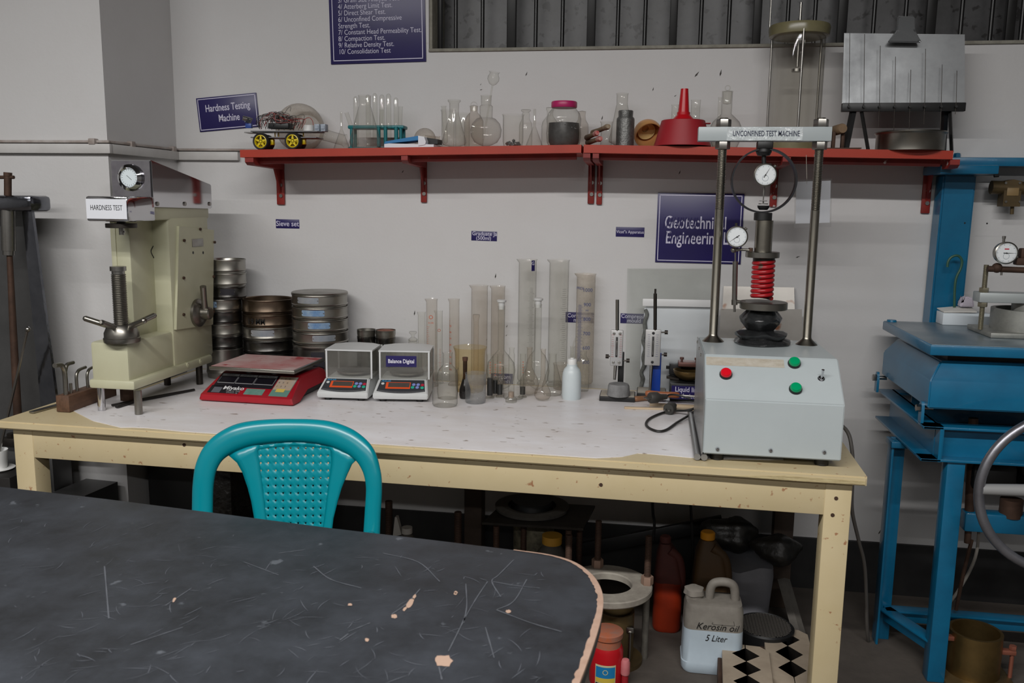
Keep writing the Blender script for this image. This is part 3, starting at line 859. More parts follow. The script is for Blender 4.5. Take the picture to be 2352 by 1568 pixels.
bm = BM(); lathe(bm, vp(1088, l, [(10, 243), (9, 247), (8.5, 258), (16, 266), (22, 278), (22.5, 325), (20, None), (0, None)]), n=32); obj('body', bm, G_TAN, t, smooth=50)
bm = BM(); lathe(bm, vp(1088, l, [(0, 256), (6.5, 255), (8, 243), (0, 241)]), n=24); lathe_c = at(1088, 241, l.y).z-l.z; tube(bm, [(0.011*cos(a*pi/10), 0, lathe_c+0.010*sin(a*pi/10)) for a in range(0, 11)], 0.0016, 8); obj('stopper', bm, G_CLEAR, t, smooth=50)
l = on_shelf(1116, Yf)
vessel('round_flask', 'large round bottomed flask holding the thistle funnel', 'flask', 1116, l, [(13, 219), (12, 222), (11.5, 241), (15, 244), (14.5, 270), (22, 273), (32, 284), (36, 298), (34, 314), (26, 327), (14, 333), (0, None)], G_DUST, GS, 36)
# thistle funnel standing in it
a, b = at(1110, 322, Yf)+Vector((0, 0, 0.0)), at(1131, 196, Yf)
b.y = Yf
t = thing('thistle_funnel', 'thistle funnel with a round bulb standing in the large round flask', 'funnel', a, 0, GS)
d = b-a; L = d.length; s = mpp(a); dn = d.normalized()
bm = BM(); lathe(bm, [(0.003, 0), (0.003, L)], (0, 0, 0), 14, dn); obj('stem', bm, G_CLEAR, t, smooth=60)
bm = BM(); lathe(bm, [(2.5*s, 0), (8*s, 3*s), (13.5*s, 12*s), (13*s, 19*s), (10*s, 25*s), (11*s, 28*s), (13*s, 30*s)], d, 26, (0.15, 0, 1)); obj('bulb', bm, G_CLEAR, t, smooth=60)
l = on_shelf(1178, Yf)
vessel('glass_beaker', 'clear beaker with loose steel nuts in the bottom', 'beaker', 1178, l, [(25.5, 263), (24, 266), (23.5, 270), (23.5, 325), (21, None), (0, None)], G_CLEAR, GS, 36)
bm = BM(); random.seed(9); s = mpp(l)
for k in range(46):
    a = random.random()*2*pi; rr = sqrt(random.random())*17*s
    ax = Vector((random.gauss(0, 1), random.gauss(0, 1), random.gauss(0, 1)))
    hexnut(bm, (rr*cos(a), rr*sin(a), 0.005+random.random()*0.018*(1-rr/(19*s))), 0.0055, 0.005, ax)
tag(obj('steel_nuts', bm, mat('galvanised', (150, 150, 150), 0.35, 0.8), None, l+Vector((0, 0, 0.001)), 30), 'pile of loose steel nuts in the clear shelf beaker', 'nuts', kind='stuff')
vessel('reagent_bottle', 'narrow bottle with a flat stopper behind the beaker of nuts', 'bottle', 1207, on_shelf(1207, -0.10), [(0, 251), (11, 252), (11, 255), (7, 258), (9, 262), (8.5, 272), (14, 284), (15, 292), (15, None), (0, None)], G_CLEAR, GS)
vessel('reagent_bottle', 'stoppered bottle half hidden left of the magenta lidded jar', 'bottle', 1262, on_shelf(1262, -0.09), [(0, 246), (9, 247), (9, 252), (7, 255), (7, 266), (17, 280), (19, 290), (19, None), (0, None)], G_CLEAR, GS)
vessel('reagent_bottle', 'brownish stoppered bottle half hidden right of the magenta lidded jar', 'bottle', 1335, on_shelf(1335, -0.10), [(0, 254), (9, 256), (8, 265), (9, 275), (15, 285), (16, 300), (16, None), (0, None)], G_TAN, GS)
l = on_shelf(1294, -0.20)
t = thing('plastic_jar', 'squat clear jar with a magenta screw lid full of hardware', 'jar', l, 0)
bm = BM(); lathe(bm, vp(1294, l, [(27, 246), (27.5, 250), (36, 260), (40, 274), (38.5, 290), (40, 308), (38, 328), (34, None), (0, None)]), n=36); obj('body', bm, G_DUST, t, smooth=50)
bm = BM(); lathe(bm, vp(1294, l, [(0, 233), (28, 233.5), (29.5, 236), (29.5, 246), (28.5, 248), (0, 248)]), n=36); obj('lid', bm, mat('magenta_lid', (176, 34, 96), 0.4), t, smooth=40)
M_SCRAP = mat('scrap_hardware', (92, 92, 94), 0.4, 0.6, col2=(52, 50, 48), scale=40, amt=0.2)
bm = BM(); s = mpp(l); random.seed(4)
lathe(bm, vp(1294, l, [(0, 288), (20, 286), (34, 284), (35, 306), (34, 328), (30, None), (0, None)]), n=24, wob=lambda a, h: 1+0.05*sin(5*a+h*200))
for k in range(60):
    a = random.random()*2*pi; zz = 0.012+random.random()*0.06
    p = Vector((30*s*cos(a), 30*s*sin(a), zz)); d = Vector((random.gauss(0, 1), random.gauss(0, 1), random.gauss(0, 1))).normalized()*0.012
    d -= p.normalized()*d.dot(p.normalized())*0.8
    bar(bm, p-d, p+d, 0.0016, 6)
tag(obj('hardware_scraps', bm, M_SCRAP, None, l+Vector((0, 0, 0.0015)), 40), 'dark jumble of screws and fittings inside the magenta lidded jar', 'screws', kind='stuff')
# bundle of red tipped brushes / files
M_HANDLE = mat('red_tip', (172, 30, 32), 0.35, col2=(205, 190, 180), scale=60)
M_WOODD = mat('worn_wood', (134, 110, 84), 0.7, col2=(96, 78, 60), scale=14)
for i, (p0, p1, lab) in enumerate((((1348, 316, -0.10), (1372, 305, -0.255), 'wooden tool with a red tip lying uppermost beside the jar'), ((1350, 328, -0.09), (1380, 318, -0.26), 'wooden tool with a red tip lying lowest beside the jar'), ((1362, 306, -0.09), (1398, 290, -0.25), 'brown bristled tool resting across the red tipped pair'))):
    a = at(*p0[:2], p0[2]); b = at(*p1[:2], p1[2])
    zmin = shelf_z(a.x)+0.009; a.z = max(a.z, zmin)+i*0.001; b.z = max(b.z, zmin+0.002)
    t = thing('hand_tool', lab, 'tool', a); d = b-a
    bm = BM(); tube(bm, [(0, 0, 0), d*0.4, d*0.8], [0.010, 0.008, 0.0075], 12); obj('handle', bm, M_WOODD, t)
    bm = BM(); tube(bm, [d*0.78, d*0.9, d], [0.0085, 0.010, 0.007], 12); obj('tip', bm, M_HANDLE if i < 2 else mat('bristle', (120, 96, 70), 0.9, col2=(190, 180, 160), scale=50), t)
l = on_shelf(1392, -0.15)
vessel('glass_beaker', 'small beaker between the tool bundle and the metal can', 'beaker', 1392, l, [(15, 279), (13, 284), (13, None), (0, None)], G_DUST, GS)
vessel('conical_flask', 'tall conical flask behind the grey metal can', 'flask', 1426, on_shelf(1426, -0.09), [(14, 214), (13, 218), (12.5, 240), (14, 246), (27, 318), (28, 326), (0, None)], G_DUST, GS)
l = on_shelf(1435, -0.21)
vessel('metal_can', 'mottled grey metal bottle standing left of the stained bowl', 'can', 1435, l, [(0, 254), (16, 254), (17, 256), (16.5, 268), (20, 272), (20.5, 276), (20.5, None), (0, None)], mat('grey_casting', (128, 128, 126), 0.45, 0.7, col2=(86, 86, 84), scale=70, amt=0.2, bump=0.2, bscale=200))
# stained bowl tipped towards the room
l = on_shelf(1487, -0.095); s = mpp(l)
M_STAIN = mat('stained_glaze', (206, 158, 104), 0.3, col2=(190, 120, 62), scale=9, amt=0.3)
t = thing('stained_bowl', 'amber stained bowl tipped towards the room beside the red funnel', 'bowl', l)
ax = Vector((0.22, -0.62, -0.42)).normalized(); rr = 33*s
c_ = Vector((0, 0.0, rr*1.02))
bm = BM(); prof = [(rr*sin(a), -rr*cos(a)) for a in [pi*k/24 for k in range(0, 15)]]; prof[0] = (0, -rr)
prof += [(r*0.94, h) for r, h in prof[::-1][0:]]
lathe(bm, prof, c_, 32, ax); obj('shell', bm, M_STAIN, t, smooth=50)
bm = BM(); lathe(bm, [(0.62*rr, -0.35*rr), (0.60*rr, -0.55*rr), (0.25*rr, -0.7*rr), (0.24*rr, -0.82*rr), (0, -0.82*rr)], c_, 28, ax); obj('inner_step', bm, mat('stained_cream', (222, 190, 132), 0.3), t, smooth=50)
# red funnel
M_FUN = mat('red_funnel', (196, 18, 30), 0.3, col2=(178, 24, 34), scale=4, spots=(190, 120, 120), spot_scale=18, spot_thr=0.74)
M_FUN2 = mat('dusty_red', (160, 24, 36), 0.5, col2=(150, 40, 48), scale=5)
l = on_shelf(1567, -0.20); l.z += 0.001
t = thing('red_funnel', 'large red plastic funnel standing mouth down on the shelf', 'funnel', l); s = mpp(l)
bm = BM(); lathe(bm, vp(1567, l, [(8, 204), (8.5, 204), (13, 262), (15, 264), (13, 263), (7.5, 206)]), n=32); obj('spout', bm, M_FUN, t, smooth=40)
bm = BM(); lathe(bm, vp(1567, l, [(15, 258), (15, 264), (34, 284), (36, 290), (36, 299), (44, 300), (62, 331), (62, 336), (58, 336), (42, 305), (30, 290), (12, 263)]), n=40); obj('cone', bm, M_FUN, t, smooth=40)
l2 = on_shelf(1567, -0.19)
bm = BM(); lathe(bm, vp(1567, l2, [(47, 278), (49, 279), (62, 328), (65, 337), (63.5, 337), (60.5, 329), (47, 281)]), n=44); sk_ = obj('skirt', bm, M_FUN2, t, smooth=40, label='dusty dark red wide skirt')
bm = BM(); box(bm, (50*s, -0.005, at(1567, 284, l.y).z-l.z), (22*s, 0.03, 0.003), 0.001); obj('hanging_tab', bm, M_FUN2, t)
vessel('glass_flask', 'small necked flask behind the left side of the red funnel', 'flask', 1547, on_shelf(1547, -0.055), [(8.5, 240), (7.5, 244), (7.5, 270), (18, 300), (20, None), (0, None)], G_CLEAR, GS)
vessel('glass_flask', 'wide necked flask behind the right side of the red funnel', 'flask', 1594, on_shelf(1594, -0.05), [(11.5, 229), (10.5, 233), (10, 275), (20, 300), (22, None), (0, None)], G_CLEAR, GS)
l = on_shelf(1665, -0.165)
t = thing('volumetric_flask', 'round flask with a glass ring stopper behind the load frame beam', 'flask', l, 0, GS)
bm = BM(); lathe(bm, vp(1665, l, [(12.5, 209), (12, 213), (11.5, 262), (18, 268), (30, 280), (37, 296), (36, 318), (26, None), (0, None)]), n=32); obj('body', bm, G_DUST, t, smooth=50)
zr = at(1665, 208, l.y).z-l.z
bm = BM(); lathe(bm, vp(1665, l, [(0, 240), (9, 238), (10.5, 210), (0, 208)]), n=24); tube(bm, [(0.008*cos(a*pi/8), 0, zr+0.008+0.008*sin(a*pi/8)) for a in range(16)], 0.0016, 8, closed=True); obj('stopper', bm, G_CLEAR, t, smooth=50)
vessel('glass_tube_flask', 'thin necked flask left of the ring stoppered flask', 'flask', 1649, on_shelf(1649, -0.06), [(5, 223), (4, 226), (4, 280), (16, 305), (17, None), (0, None)], G_CLEAR, GS)

# ================================================================== robot car
l = on_shelf(655, -0.198)
t = thing('robot_car', 'four wheeled robot car with yellow hubs and a tangle of wires', 'robot', l)
def rc(px, py, Y): return at(px, py, Y)-Vector(l)


M_TYRE = mat('tyre_rubber', (34, 33, 33), 0.7); M_YEL = mat('yellow_hub', (222, 198, 20), 0.35)
wz = 0.0295
for px, Y in ((601, -0.235), (674, -0.235), (611, -0.168), (684, -0.168)):
    q = rc(px, 320, Y); q.z = shelf_z(q.x+l.x)-l.z+wz
    q.y = Y-l.y
    bm = BM(); lathe(bm, [(0.0225, -0.011), (0.027, -0.013), (0.0295, -0.009), (0.0295, 0.009), (0.027, 0.013), (0.0225, 0.011)], q, 30, (0, -1, 0), closed=True); wl = obj('wheel', bm, M_TYRE, t)
    bm = BM(); lathe(bm, [(0.0225, -0.008), (0.0228, 0.010), (0.0195, 0.011), (0.0185, 0.004), (0.0195, -0.008)], q, 30, (0, -1, 0), closed=True)
    cyl(bm, q+Vector((0, 0.002, 0)), 0.0062, 0.011, 16, (0, -1, 0))
    for k in range(5):
        a = 2*pi*k/5+0.3; d = Vector((cos(a), 0, sin(a))); e = Vector((-sin(a), 0, cos(a)))
        prism(bm, [q+d*0.004+e*0.0045-Vector((0, 0.009, 0)), q+d*0.020+e*0.002-Vector((0, 0.009, 0)), q+d*0.020-e*0.002-Vector((0, 0.009, 0)), q+d*0.004-e*0.0045-Vector((0, 0.009, 0))], (0, 0.004, 0))
    obj('hub', bm, M_YEL, wl)
    bm = BM(); box(bm, q+Vector((0.012, 0.026 if Y < -0.2 else -0.026, 0)), (0.045, 0.018, 0.02), 0.002); obj('motor', bm, M_YEL, t)
M_ACR = glass('smoky_acrylic', tint=(205, 205, 205), dirt=(150, 148, 145), dirt_amt=0.6)
for z0, x0, x1 in ((303, 585, 738), (317, 585, 735)):
    a = rc(x0, z0, -0.198); b = rc(x1, z0, -0.198); bm = BM(); box(bm, ((a.x+b.x)/2, 0, (a.z+b.z)/2), (b.x-a.x, 0.070, 0.004), 0.0015); obj('deck_plate', bm, mat('deck_grey', (120, 120, 122), 0.4), t)
for px in (632, 640, 697):
    q = rc(px, 317, -0.19); bm = BM(); cyl(bm, q, 0.0022, 0.022, 8); obj('standoff', bm, mat('brass', (190, 150, 60), 0.3, 0.9), t)
q = rc(646, 290, -0.200); bm = BM(); box(bm, q, (0.075, 0.055, 0.018), 0.002); obj('controller_board', bm, M_BLACK, t)
q = rc(630, 293, -0.19); bm = BM(); box(bm, q, (0.05, 0.012, 0.010), 0.001); obj('battery_pack', bm, M_BOARD, t)
q = rc(709, 305, -0.19); bm = BM(); cyl(bm, q, 0.019, 0.026, 24, bev=0.001); obj('reel', bm, M_WHITE, t)
for px in (731, 745):
    q = rc(px, 294, -0.18); bm = BM(); box(bm, q, (0.018, 0.03, 0.026), 0.002); box(bm, q+Vector((0, -0.016, 0.002)), (0.012, 0.004, 0.012)); obj('terminal_block', bm, mat('relay_grey', (158, 168, 180), 0.45), t)
q = rc(571, 276, -0.19); bm = BM(); box(bm, q, (0.004, 0.045, 0.02), 0.001, Matrix.Rotation(0.5, 3, 'Y')); obj('sensor_board', bm, mat('pcb_grey', (110, 116, 120), 0.4), t)
for dy in (-0.012, 0.012):
    bm = BM(); cyl(bm, q+Vector((0.002, dy-0.006, 0.003)), 0.008, 0.014, 18, (-1, -0.7, 0.2)); obj('sensor_eye', bm, M_STEEL, t)
q = rc(572, 289, -0.19); bm = BM(); box(bm, q, (0.022, 0.014, 0.016), 0.001); obj('servo', bm, mat('servo_blue', (44, 74, 150), 0.4), t)
q = rc(578, 305, -0.19); bm = BM(); box(bm, q, (0.034, 0.05, 0.004), 0.001); obj('bumper_plate', bm, mat('bumper_grey', (150, 150, 148), 0.5), t)
WC = [mat('wire_black', (30, 28, 28), 0.5), mat('wire_brown', (92, 52, 40), 0.5), mat('wire_red', (150, 34, 30), 0.5), mat('wire_grey', (120, 116, 112), 0.5)]
random.seed(21)
for k in range(38):
    x0 = random.uniform(592, 640); x1 = random.uniform(640, 695); Y = random.uniform(-0.228, -0.192)
    pts = [rc(x0, random.uniform(288, 298), Y), rc(x0-random.uniform(-6, 8), random.uniform(266, 284), Y+random.uniform(-.02, .02)), rc(random.uniform(605, 650), random.uniform(255, 278), Y), rc(random.uniform(636, 662), random.uniform(258, 285), Y+random.uniform(-.02, .02)), rc(x1+4, random.uniform(262, 284), Y), rc(x1, random.uniform(288, 300), Y)]
    bm = BM(); tube(bm, pts, 0.0008, 5, 5); obj('wire', bm, WC[k % 4 if k % 3 else 0], t)
for pts in ([(692, 296), (698, 276), (710, 270), (718, 278), (720, 292)], [(640, 300), (642, 280), (639, 266), (643, 262)], [(652, 262), (662, 248), (668, 246), (666, 256)]):
    bm = BM(); tube(bm, [rc(x, y, -0.18) for x, y in pts], 0.001, 6, 5); obj('wire', bm, WC[2 if pts[0][0] == 692 else 3], t)

# ================================================================== clear pressure cylinder at the right of the shelf
M_ACRY = glass('acrylic_tube', tint=(244, 243, 240), dirt=(216, 212, 204), dirt_amt=0.05, dscale=5, edge=0.6)
M_OLIVE = mat('olive_acrylic', (128, 122, 92), 0.25, col2=(104, 98, 72), scale=8)
l = on_shelf(1820, -0.14); s = mpp(l)
t = thing('acrylic_cell', 'tall clear acrylic cell with olive caps standing on the shelf behind the load frame', 'test cell', l)
bm = BM(); lathe(bm, [(0, 0), (66*s, 0), (66*s, 0.022), (0, 0.022)], n=40); obj('base_cap', bm, M_OLIVE, t)
bm = BM(); lathe(bm, [(58*s, 0.022), (58*s, at(1820, 88, l.y).z-l.z)], n=44); obj('tube_wall', bm, M_ACRY, t)
bm = BM(); lathe(bm, vp(1820, l, [(0, 88), (58, 88), (65, 84), (67, 66), (65, 60), (0, 60)]), n=44); obj('top_cap', bm, M_OLIVE, t)
bm = BM(); lathe(bm, vp(1820, l, [(0, 58), (25, 58), (26, 52), (0, 50)]), n=30); obj('rubber_seal', bm, M_RUBBER, t)
bm = BM(); cyl(bm, (0, 0, at(1820, 154, l.y).z-l.z), 0.004, at(1820, 6, l.y).z-at(1820, 154, l.y).z, 12); cyl(bm, (0, 0, at(1820, 165, l.y).z-l.z), 12*s, 6*s, 18); obj('piston_rod', bm, M_STEEL, t)
for a in (-pi/2, -pi/2+2*pi/3, -pi/2-2*pi/3):
    x, y = 63*s*cos(a), 63*s*sin(a)
    bm = BM(); cyl(bm, (x, y, 0), 0.004, at(1820, 62, l.y).z-l.z, 12); hexnut(bm, (x, y, 0.022), 0.011, 0.012); obj('tie_rod', bm, M_STEEL, t)
q = at(1774, -20, l.y)-l
bm = BM(); cyl(bm, (q.x, 0.02, at(1820, 60, l.y).z-l.z), 0.0025, 0.09, 10); obj('guide_rod', bm, M_STEEL, t)

# ================================================================== aluminium plate on its iron stand
l = on_shelf(2075, -0.12); s = mpp(l)
t = thing('plate_stand', 'black iron stand carrying a grey aluminium sheet with thin wires', 'stand', l)
def pl(px, py, Y): return at(px, py, Y)-Vector(l)


Yp = -0.155
bm = BM(); prism(bm, [pl(1934, 240, Yp), pl(2216, 241, Yp), pl(2216, 79, Yp+0.03), pl(1939, 76, Yp+0.03)], (0, 0.003, 0))
M_ALU = mat('dull_aluminium', (172, 174, 176), 0.36, 0.85, col2=(128, 130, 132), scale=5, amt=0.25, rough2=0.5)
obj('sheet', bm, M_ALU, t, smooth=0)
bm = BM(); a, b = pl(1933, 246, Yp-0.012), pl(2216, 247, Yp-0.012); box(bm, (a+b)/2, ((b-a).x, 0.022, 19*s), 0.002); obj('cross_bar', bm, M_BLACK, t)
for p0, p1, Y1 in (((1960, 252), (1942, 336), -0.22), ((1978, 252), (1995, 336), -0.20), ((2182, 255), (2187, 336), -0.215), ((2170, 255), (2166, 336), -0.06)):
    a = pl(*p0, Yp); b = at(p1[0], p1[1], Y1); b = Vector((b.x, Y1, shelf_z(b.x)))-Vector(l)
    bm = BM(); d = b-a; tube(bm, [a, b], 0.0085, 4, flat=(1.3, 0.7)); obj('leg', bm, M_BLACK, t)
for px, yt, yb in ((1952, 76, 240), (1986, 78, 240), (2022, 105, 292), (2057, 130, 300), (2092, 160, 300), (2126, 112, 285), (2164, 148, 300), (2198, 162, 262)):
    bm = BM(); tube(bm, [pl(px, yt, Yp-0.005), pl(px-2, 240, Yp-0.026), pl(px-4, yb, Yp-0.028)], 0.0009, 6); obj('wire', bm, M_DARKSTEEL, t)
    bm = BM(); q = pl(px-3, 245, Yp-0.026); cyl(bm, q, 0.004, 0.008, 8, (0, -1, 0)); obj('thumb_screw', bm, M_BLACK, t)
lz = at(2080, 96, Yp+0.01)
bm = BM(); P = [pl(x_, y_, Yp-0.012+0.035*(97-y_)/60) for x_, y_ in ((2040, 96), (2118, 97), (2104, 72), (2102, 38), (2062, 36), (2060, 70))]
prism(bm, P, (0, 0.016, 0)); es = [e for e in bm.edges]; bmesh.ops.bevel(bm, geom=es, offset=0.003, segments=2, affect='EDGES')
tag(obj('metal_scoop', bm, M_ALU, None, l+Vector((0, -0.0, 0.0)), 20), 'flared aluminium clip hooked over the top of the aluminium sheet', 'clip')
l = on_shelf(2090, -0.205); s = mpp(l)
vessel('steel_pan', 'shallow round steel pan under the aluminium plate stand', 'pan', 2090, l, [(75, 305), (77, 303.5), (78, 306), (76, 309), (74, 311), (74, None), (0, None)], M_BRUSHED, None, 48)
# hand tool with a wooden head on a flat steel plate
l = on_shelf(1930, -0.225); s = mpp(l)
bm = BM(); prism(bm, [(-40*s, -0.03, 0.0), (40*s, -0.045, 0.0), (30*s, 0.03, 0.0), (-45*s, 0.04, 0)], (0, 0, 0.004)); tag(obj('steel_plate', bm, M_RUST, None, l, 0), 'dark flat steel plate lying on the shelf edge', 'plate')
t = thing('mallet', 'small wooden headed mallet standing on the dark steel plate', 'mallet', l+Vector((0, 0, 0.0045)))
bm = BM(); lathe(bm, [(0.0, -0.03), (0.014, -0.03), (0.016, -0.024), (0.016, 0.024), (0.014, 0.03), (0, 0.03)], (-6*s, 0, 0.058), 22, (0.25, -1, 0.05)); obj('head', bm, M_WOODD, t)
for dx in (-16, 4):
    bm = BM(); box(bm, (dx*s, 0, 0.026), (0.010, 0.02, 0.052), 0.002); obj('side_plate', bm, M_RUST, t)
# ================================================================== hardness testing machine
M_IVORY = mat('ivory_enamel', (192, 191, 164), 0.38, col2=(180, 177, 148), scale=4, amt=0.4, spots=(150, 138, 104), spot_scale=13, spot_thr=0.73)


def atx(px, py, X):
    d = ray(px, py); return CAM + d*((X-CAM.x)/d.x)


HX0, HX1 = -1.722, -1.578
HYF, HYB = -0.755, -0.25
ZB0, ZB1 = 0.806, 0.955
t = thing('hardness_tester', 'ivory enamelled hardness tester with a chrome dial head at the left table end', 'machine', ((HX0+HX1)/2, HYF, ZS))
o_ = Vector(t.location)
def T(v): return Vector(v)-o_


def tb(a, b, bev=0.004):
    """box between two world corners, in tester coordinates"""
    bm = BM(); a, b = Vector(a), Vector(b); box(bm, T((a+b)/2), b-a, bev); return bm


bm = tb((HX0+0.006, HYF, ZB0+0.012), (HX1-0.010, HYB, ZB1), 0.010); obj('base', bm, M_IVORY, t)
bm = tb((HX0-0.004, HYF-0.004, ZB0), (HX1+0.008, HYB-0.01, ZB0+0.030), 0.008); obj('base_flange', bm, M_IVORY, t)
bm = tb((HX0+0.006, -0.50, ZB0+0.02), (HX1-0.002, HYB+0.02, 1.372), 0.014); obj('column', bm, M_IVORY, t)
xw = at(303, 640, -0.63).x
bm = tb((HX0+0.030, -0.63, ZB1-0.01), (xw, -0.46, 1.36), 0.008); obj('throat_web', bm, M_IVORY, t)
bm = tb((HX0+0.016, -0.632, ZB1), (HX0+0.034, -0.60, 1.345), 0.003); obj('web_rib', bm, M_IVORY, t)
bm = tb((HX0+0.004, -0.66, 1.328), (HX1-0.001, HYB+0.024, 1.378), 0.008); obj('head', bm, M_IVORY, t)
# side plate with bolts, name plate, lever
XP = HX1+0.004
a, b = atx(404, 755, XP), atx(489, 527, XP)
bm = BM(); P = [atx(404, 757, XP), atx(488, 745, XP), atx(490, 528, XP), atx(410, 519, XP)]
P = [T(p) for p in P]; P = [Vector((0.0685+0.0, p.y, p.z)) for p in P]
prism(bm, P, (0.010, 0, 0)); obj('side_plate', bm, M_IVORY, t)
xs_ = 0.0785
for px, py in ((420, 552), (419, 638), (419, 722), (457, 526), (490, 556), (488, 635), (487, 715)):
    q = T(atx(px, py, XP)); bm = BM(); cyl(bm, (xs_, q.y, q.z), 0.0048, 0.006, 8, (1, 0, 0)); obj('bolt', bm, M_RUST, t)
for px, py in ((442, 580), (465, 580)):
    q = T(atx(px, py, XP)); bm = BM(); cyl(bm, (xs_, q.y, q.z), 0.005, 0.0006, 12, (1, 0, 0)); obj('screw_hole', bm, M_BLACK, t)
q = T(atx(452, 557, XP)); bm = BM(); box(bm, (xs_+0.001, q.y, q.z), (0.002, 0.075, 0.027), 0.0005); obj('name_plate', bm, M_STEEL, t)
q = T(atx(452, 718, XP))
bm = BM(); lathe(bm, [(0, 0), (0.050, 0), (0.050, 0.010), (0.038, 0.020), (0.022, 0.022), (0.022, 0.048), (0.018, 0.052), (0, 0.052)], (xs_, q.y, q.z), 32, (1, 0, 0)); hub = obj('lever_hub', bm, M_BRUSHED, t)
e = T(atx(437, 657, XP)); e.x = xs_+0.045
bm = BM(); tube(bm, [(xs_+0.03, q.y-0.004, q.z+0.015), ((xs_+0.037), (q.y+e.y)/2, (q.z+e.z)/2), (e.x, e.y, e.z)], [0.012, 0.010, 0.011], 14); obj('lever', bm, M_BRUSHED, hub)
for px, py in ((427, 838), (456, 830)):
    q = T(atx(px, py, HX1)); bm = BM(); cyl(bm, (0.060, q.y, q.z), 0.009, 0.022, 14, (1, 0, 0)); cyl(bm, (0.080, q.y, q.z), 0.004, 0.003, 10, (1, 0, 0)); obj('plug', bm, M_IVORY, t)
# pencil-like black curved mark on the web
q0 = [T(atx(x, y, xw+0.001)) for x, y in ((365, 553), (355, 561), (348, 573), (348, 581), (354, 593))]
bm = BM(); tube(bm, q0, 0.0014, 6, 4); obj('black_mark', bm, M_BLACK, t)
# chrome cover with dial
YC = -0.598
zA, zB_ = at(352, 367, YC).z, at(352, 475, YC).z
xa, xb = at(256, 420, YC).x, -1.572
zback = 1.450
bm = BM(); prism(bm, [T((xa, YC, zB_)), T((xa, YC, zA)), T((xa, -0.215, zback)), T((xa, -0.215, 1.364))], (xb-xa, 0, 0))
es = [e for e in bm.edges]; bmesh.ops.bevel(bm, geom=es, offset=0.003, segments=2, affect='EDGES')
M_FOIL = mat('polished_cover', (196, 194, 200), 0.10, 1.0, col2=(170, 166, 176), scale=16, bump=0.10, bscale=26)
cov = obj('dial_cover', bm, M_CHROME, t)
bm = BM(); q = T(at(303, 420, YC)); box(bm, (T((0.5*(xa+xb), 0, 0)).x, q.y-0.001, T((0, 0, (zA+zB_)/2)).z), (xb-xa-0.008, 0.003, zA-zB_-0.008)); obj('front_face', bm, M_FOIL, cov)
q = T(at(302, 408, YC)); s = mpp(at(302, 408, YC))
bm = BM(); lathe(bm, [(23*s, 0), (31*s, 0.002), (30*s, 0.012), (23*s, 0.020), (20.5*s, 0.016), (20*s, 0.0)], q, 36, (0, -1, 0)); obj('dial_ring', bm, M_CHROME, cov)
M_DIAL = mat('dial_face', (226, 236, 240), 0.4)
bm = BM(); cyl(bm, q, 20.5*s, 0.013, 32, (0, -1, 0)); obj('dial_face', bm, M_DIAL, cov)
bm = BM(); d = Vector((-0.5, 0, 0.45)); box(bm, q+Vector((0, -0.0135, 0)), (0.022, 0.0006, 0.001), 0, Matrix.Rotation(0.7, 3, 'Y'))
for k in range(20):
    a_ = 2*pi*k/20; box(bm, q+Vector((17.5*s*cos(a_), -0.0133, 17.5*s*sin(a_))), (0.004, 0.0005, 0.0007), 0, Matrix.Rotation(-a_, 3, 'Y'))
obj('dial_needle', bm, M_BLACK, cov)
for px in (361, 424, 481):
    q = T(atx(px, 468, xb)); bm = BM(); cyl(bm, (xb-o_.x, q.y, q.z), 0.007, 0.004, 10, (1, 0, 0)); obj('cover_screw', bm, M_STEEL, cov)
# nose box with its paper label, anvil disc
YN = -0.79
a, b = at(199, 508, YN), at(291, 451, YN)
bm = BM(); box(bm, T(((a.x+b.x)/2, YN+0.075, (a.z+b.z)/2)), (b.x-a.x, 0.15, b.z-a.z), 0.006); nose = obj('nose_box', bm, M_CHROME, t)
bm = BM(); box(bm, T(((a.x+b.x)/2, YN-0.0006, (a.z+b.z)/2+0.000)), (b.x-a.x-0.004, 0.001, (b.z-a.z)*0.78)); lb = obj('paper_label', bm, M_PAPER, nose)
s = mpp(a)
text_obj('lettering', 'HARDNESS TEST', 17*s, M_BLACK, nose, T(((a.x+b.x)/2, YN-0.0014, (a.z+b.z)/2+0.003)), bold=-0.008, sx=0.64)
bm = BM(); box(bm, T(((a.x+b.x)/2, -0.65, 1.378)), (0.10, 0.06, 0.05), 0.004); obj('nose_bracket', bm, M_IVORY, t)
YD = -0.735
q = T(at(279, 523, YD)); s = mpp(at(279, 523, YD))
bm = BM(); cyl(bm, q, 34*s, 10*s, 36, bev=0.001); obj('anvil_disc', bm, M_DARKSTEEL, t)
bm = BM(); cyl(bm, q-Vector((0, 0, 16*s)), 6*s, 16*s, 16); cyl(bm, q+Vector((0, 0, -9*s)), 2*s, 8*s, 8, (1, 0, 0)); obj('indenter', bm, M_STEEL, t)
bm = BM(); cyl(bm, q+Vector((0, 0, 10*s)), 10*s, 0.03, 16); obj('indenter_shaft', bm, M_DARKSTEEL, t)
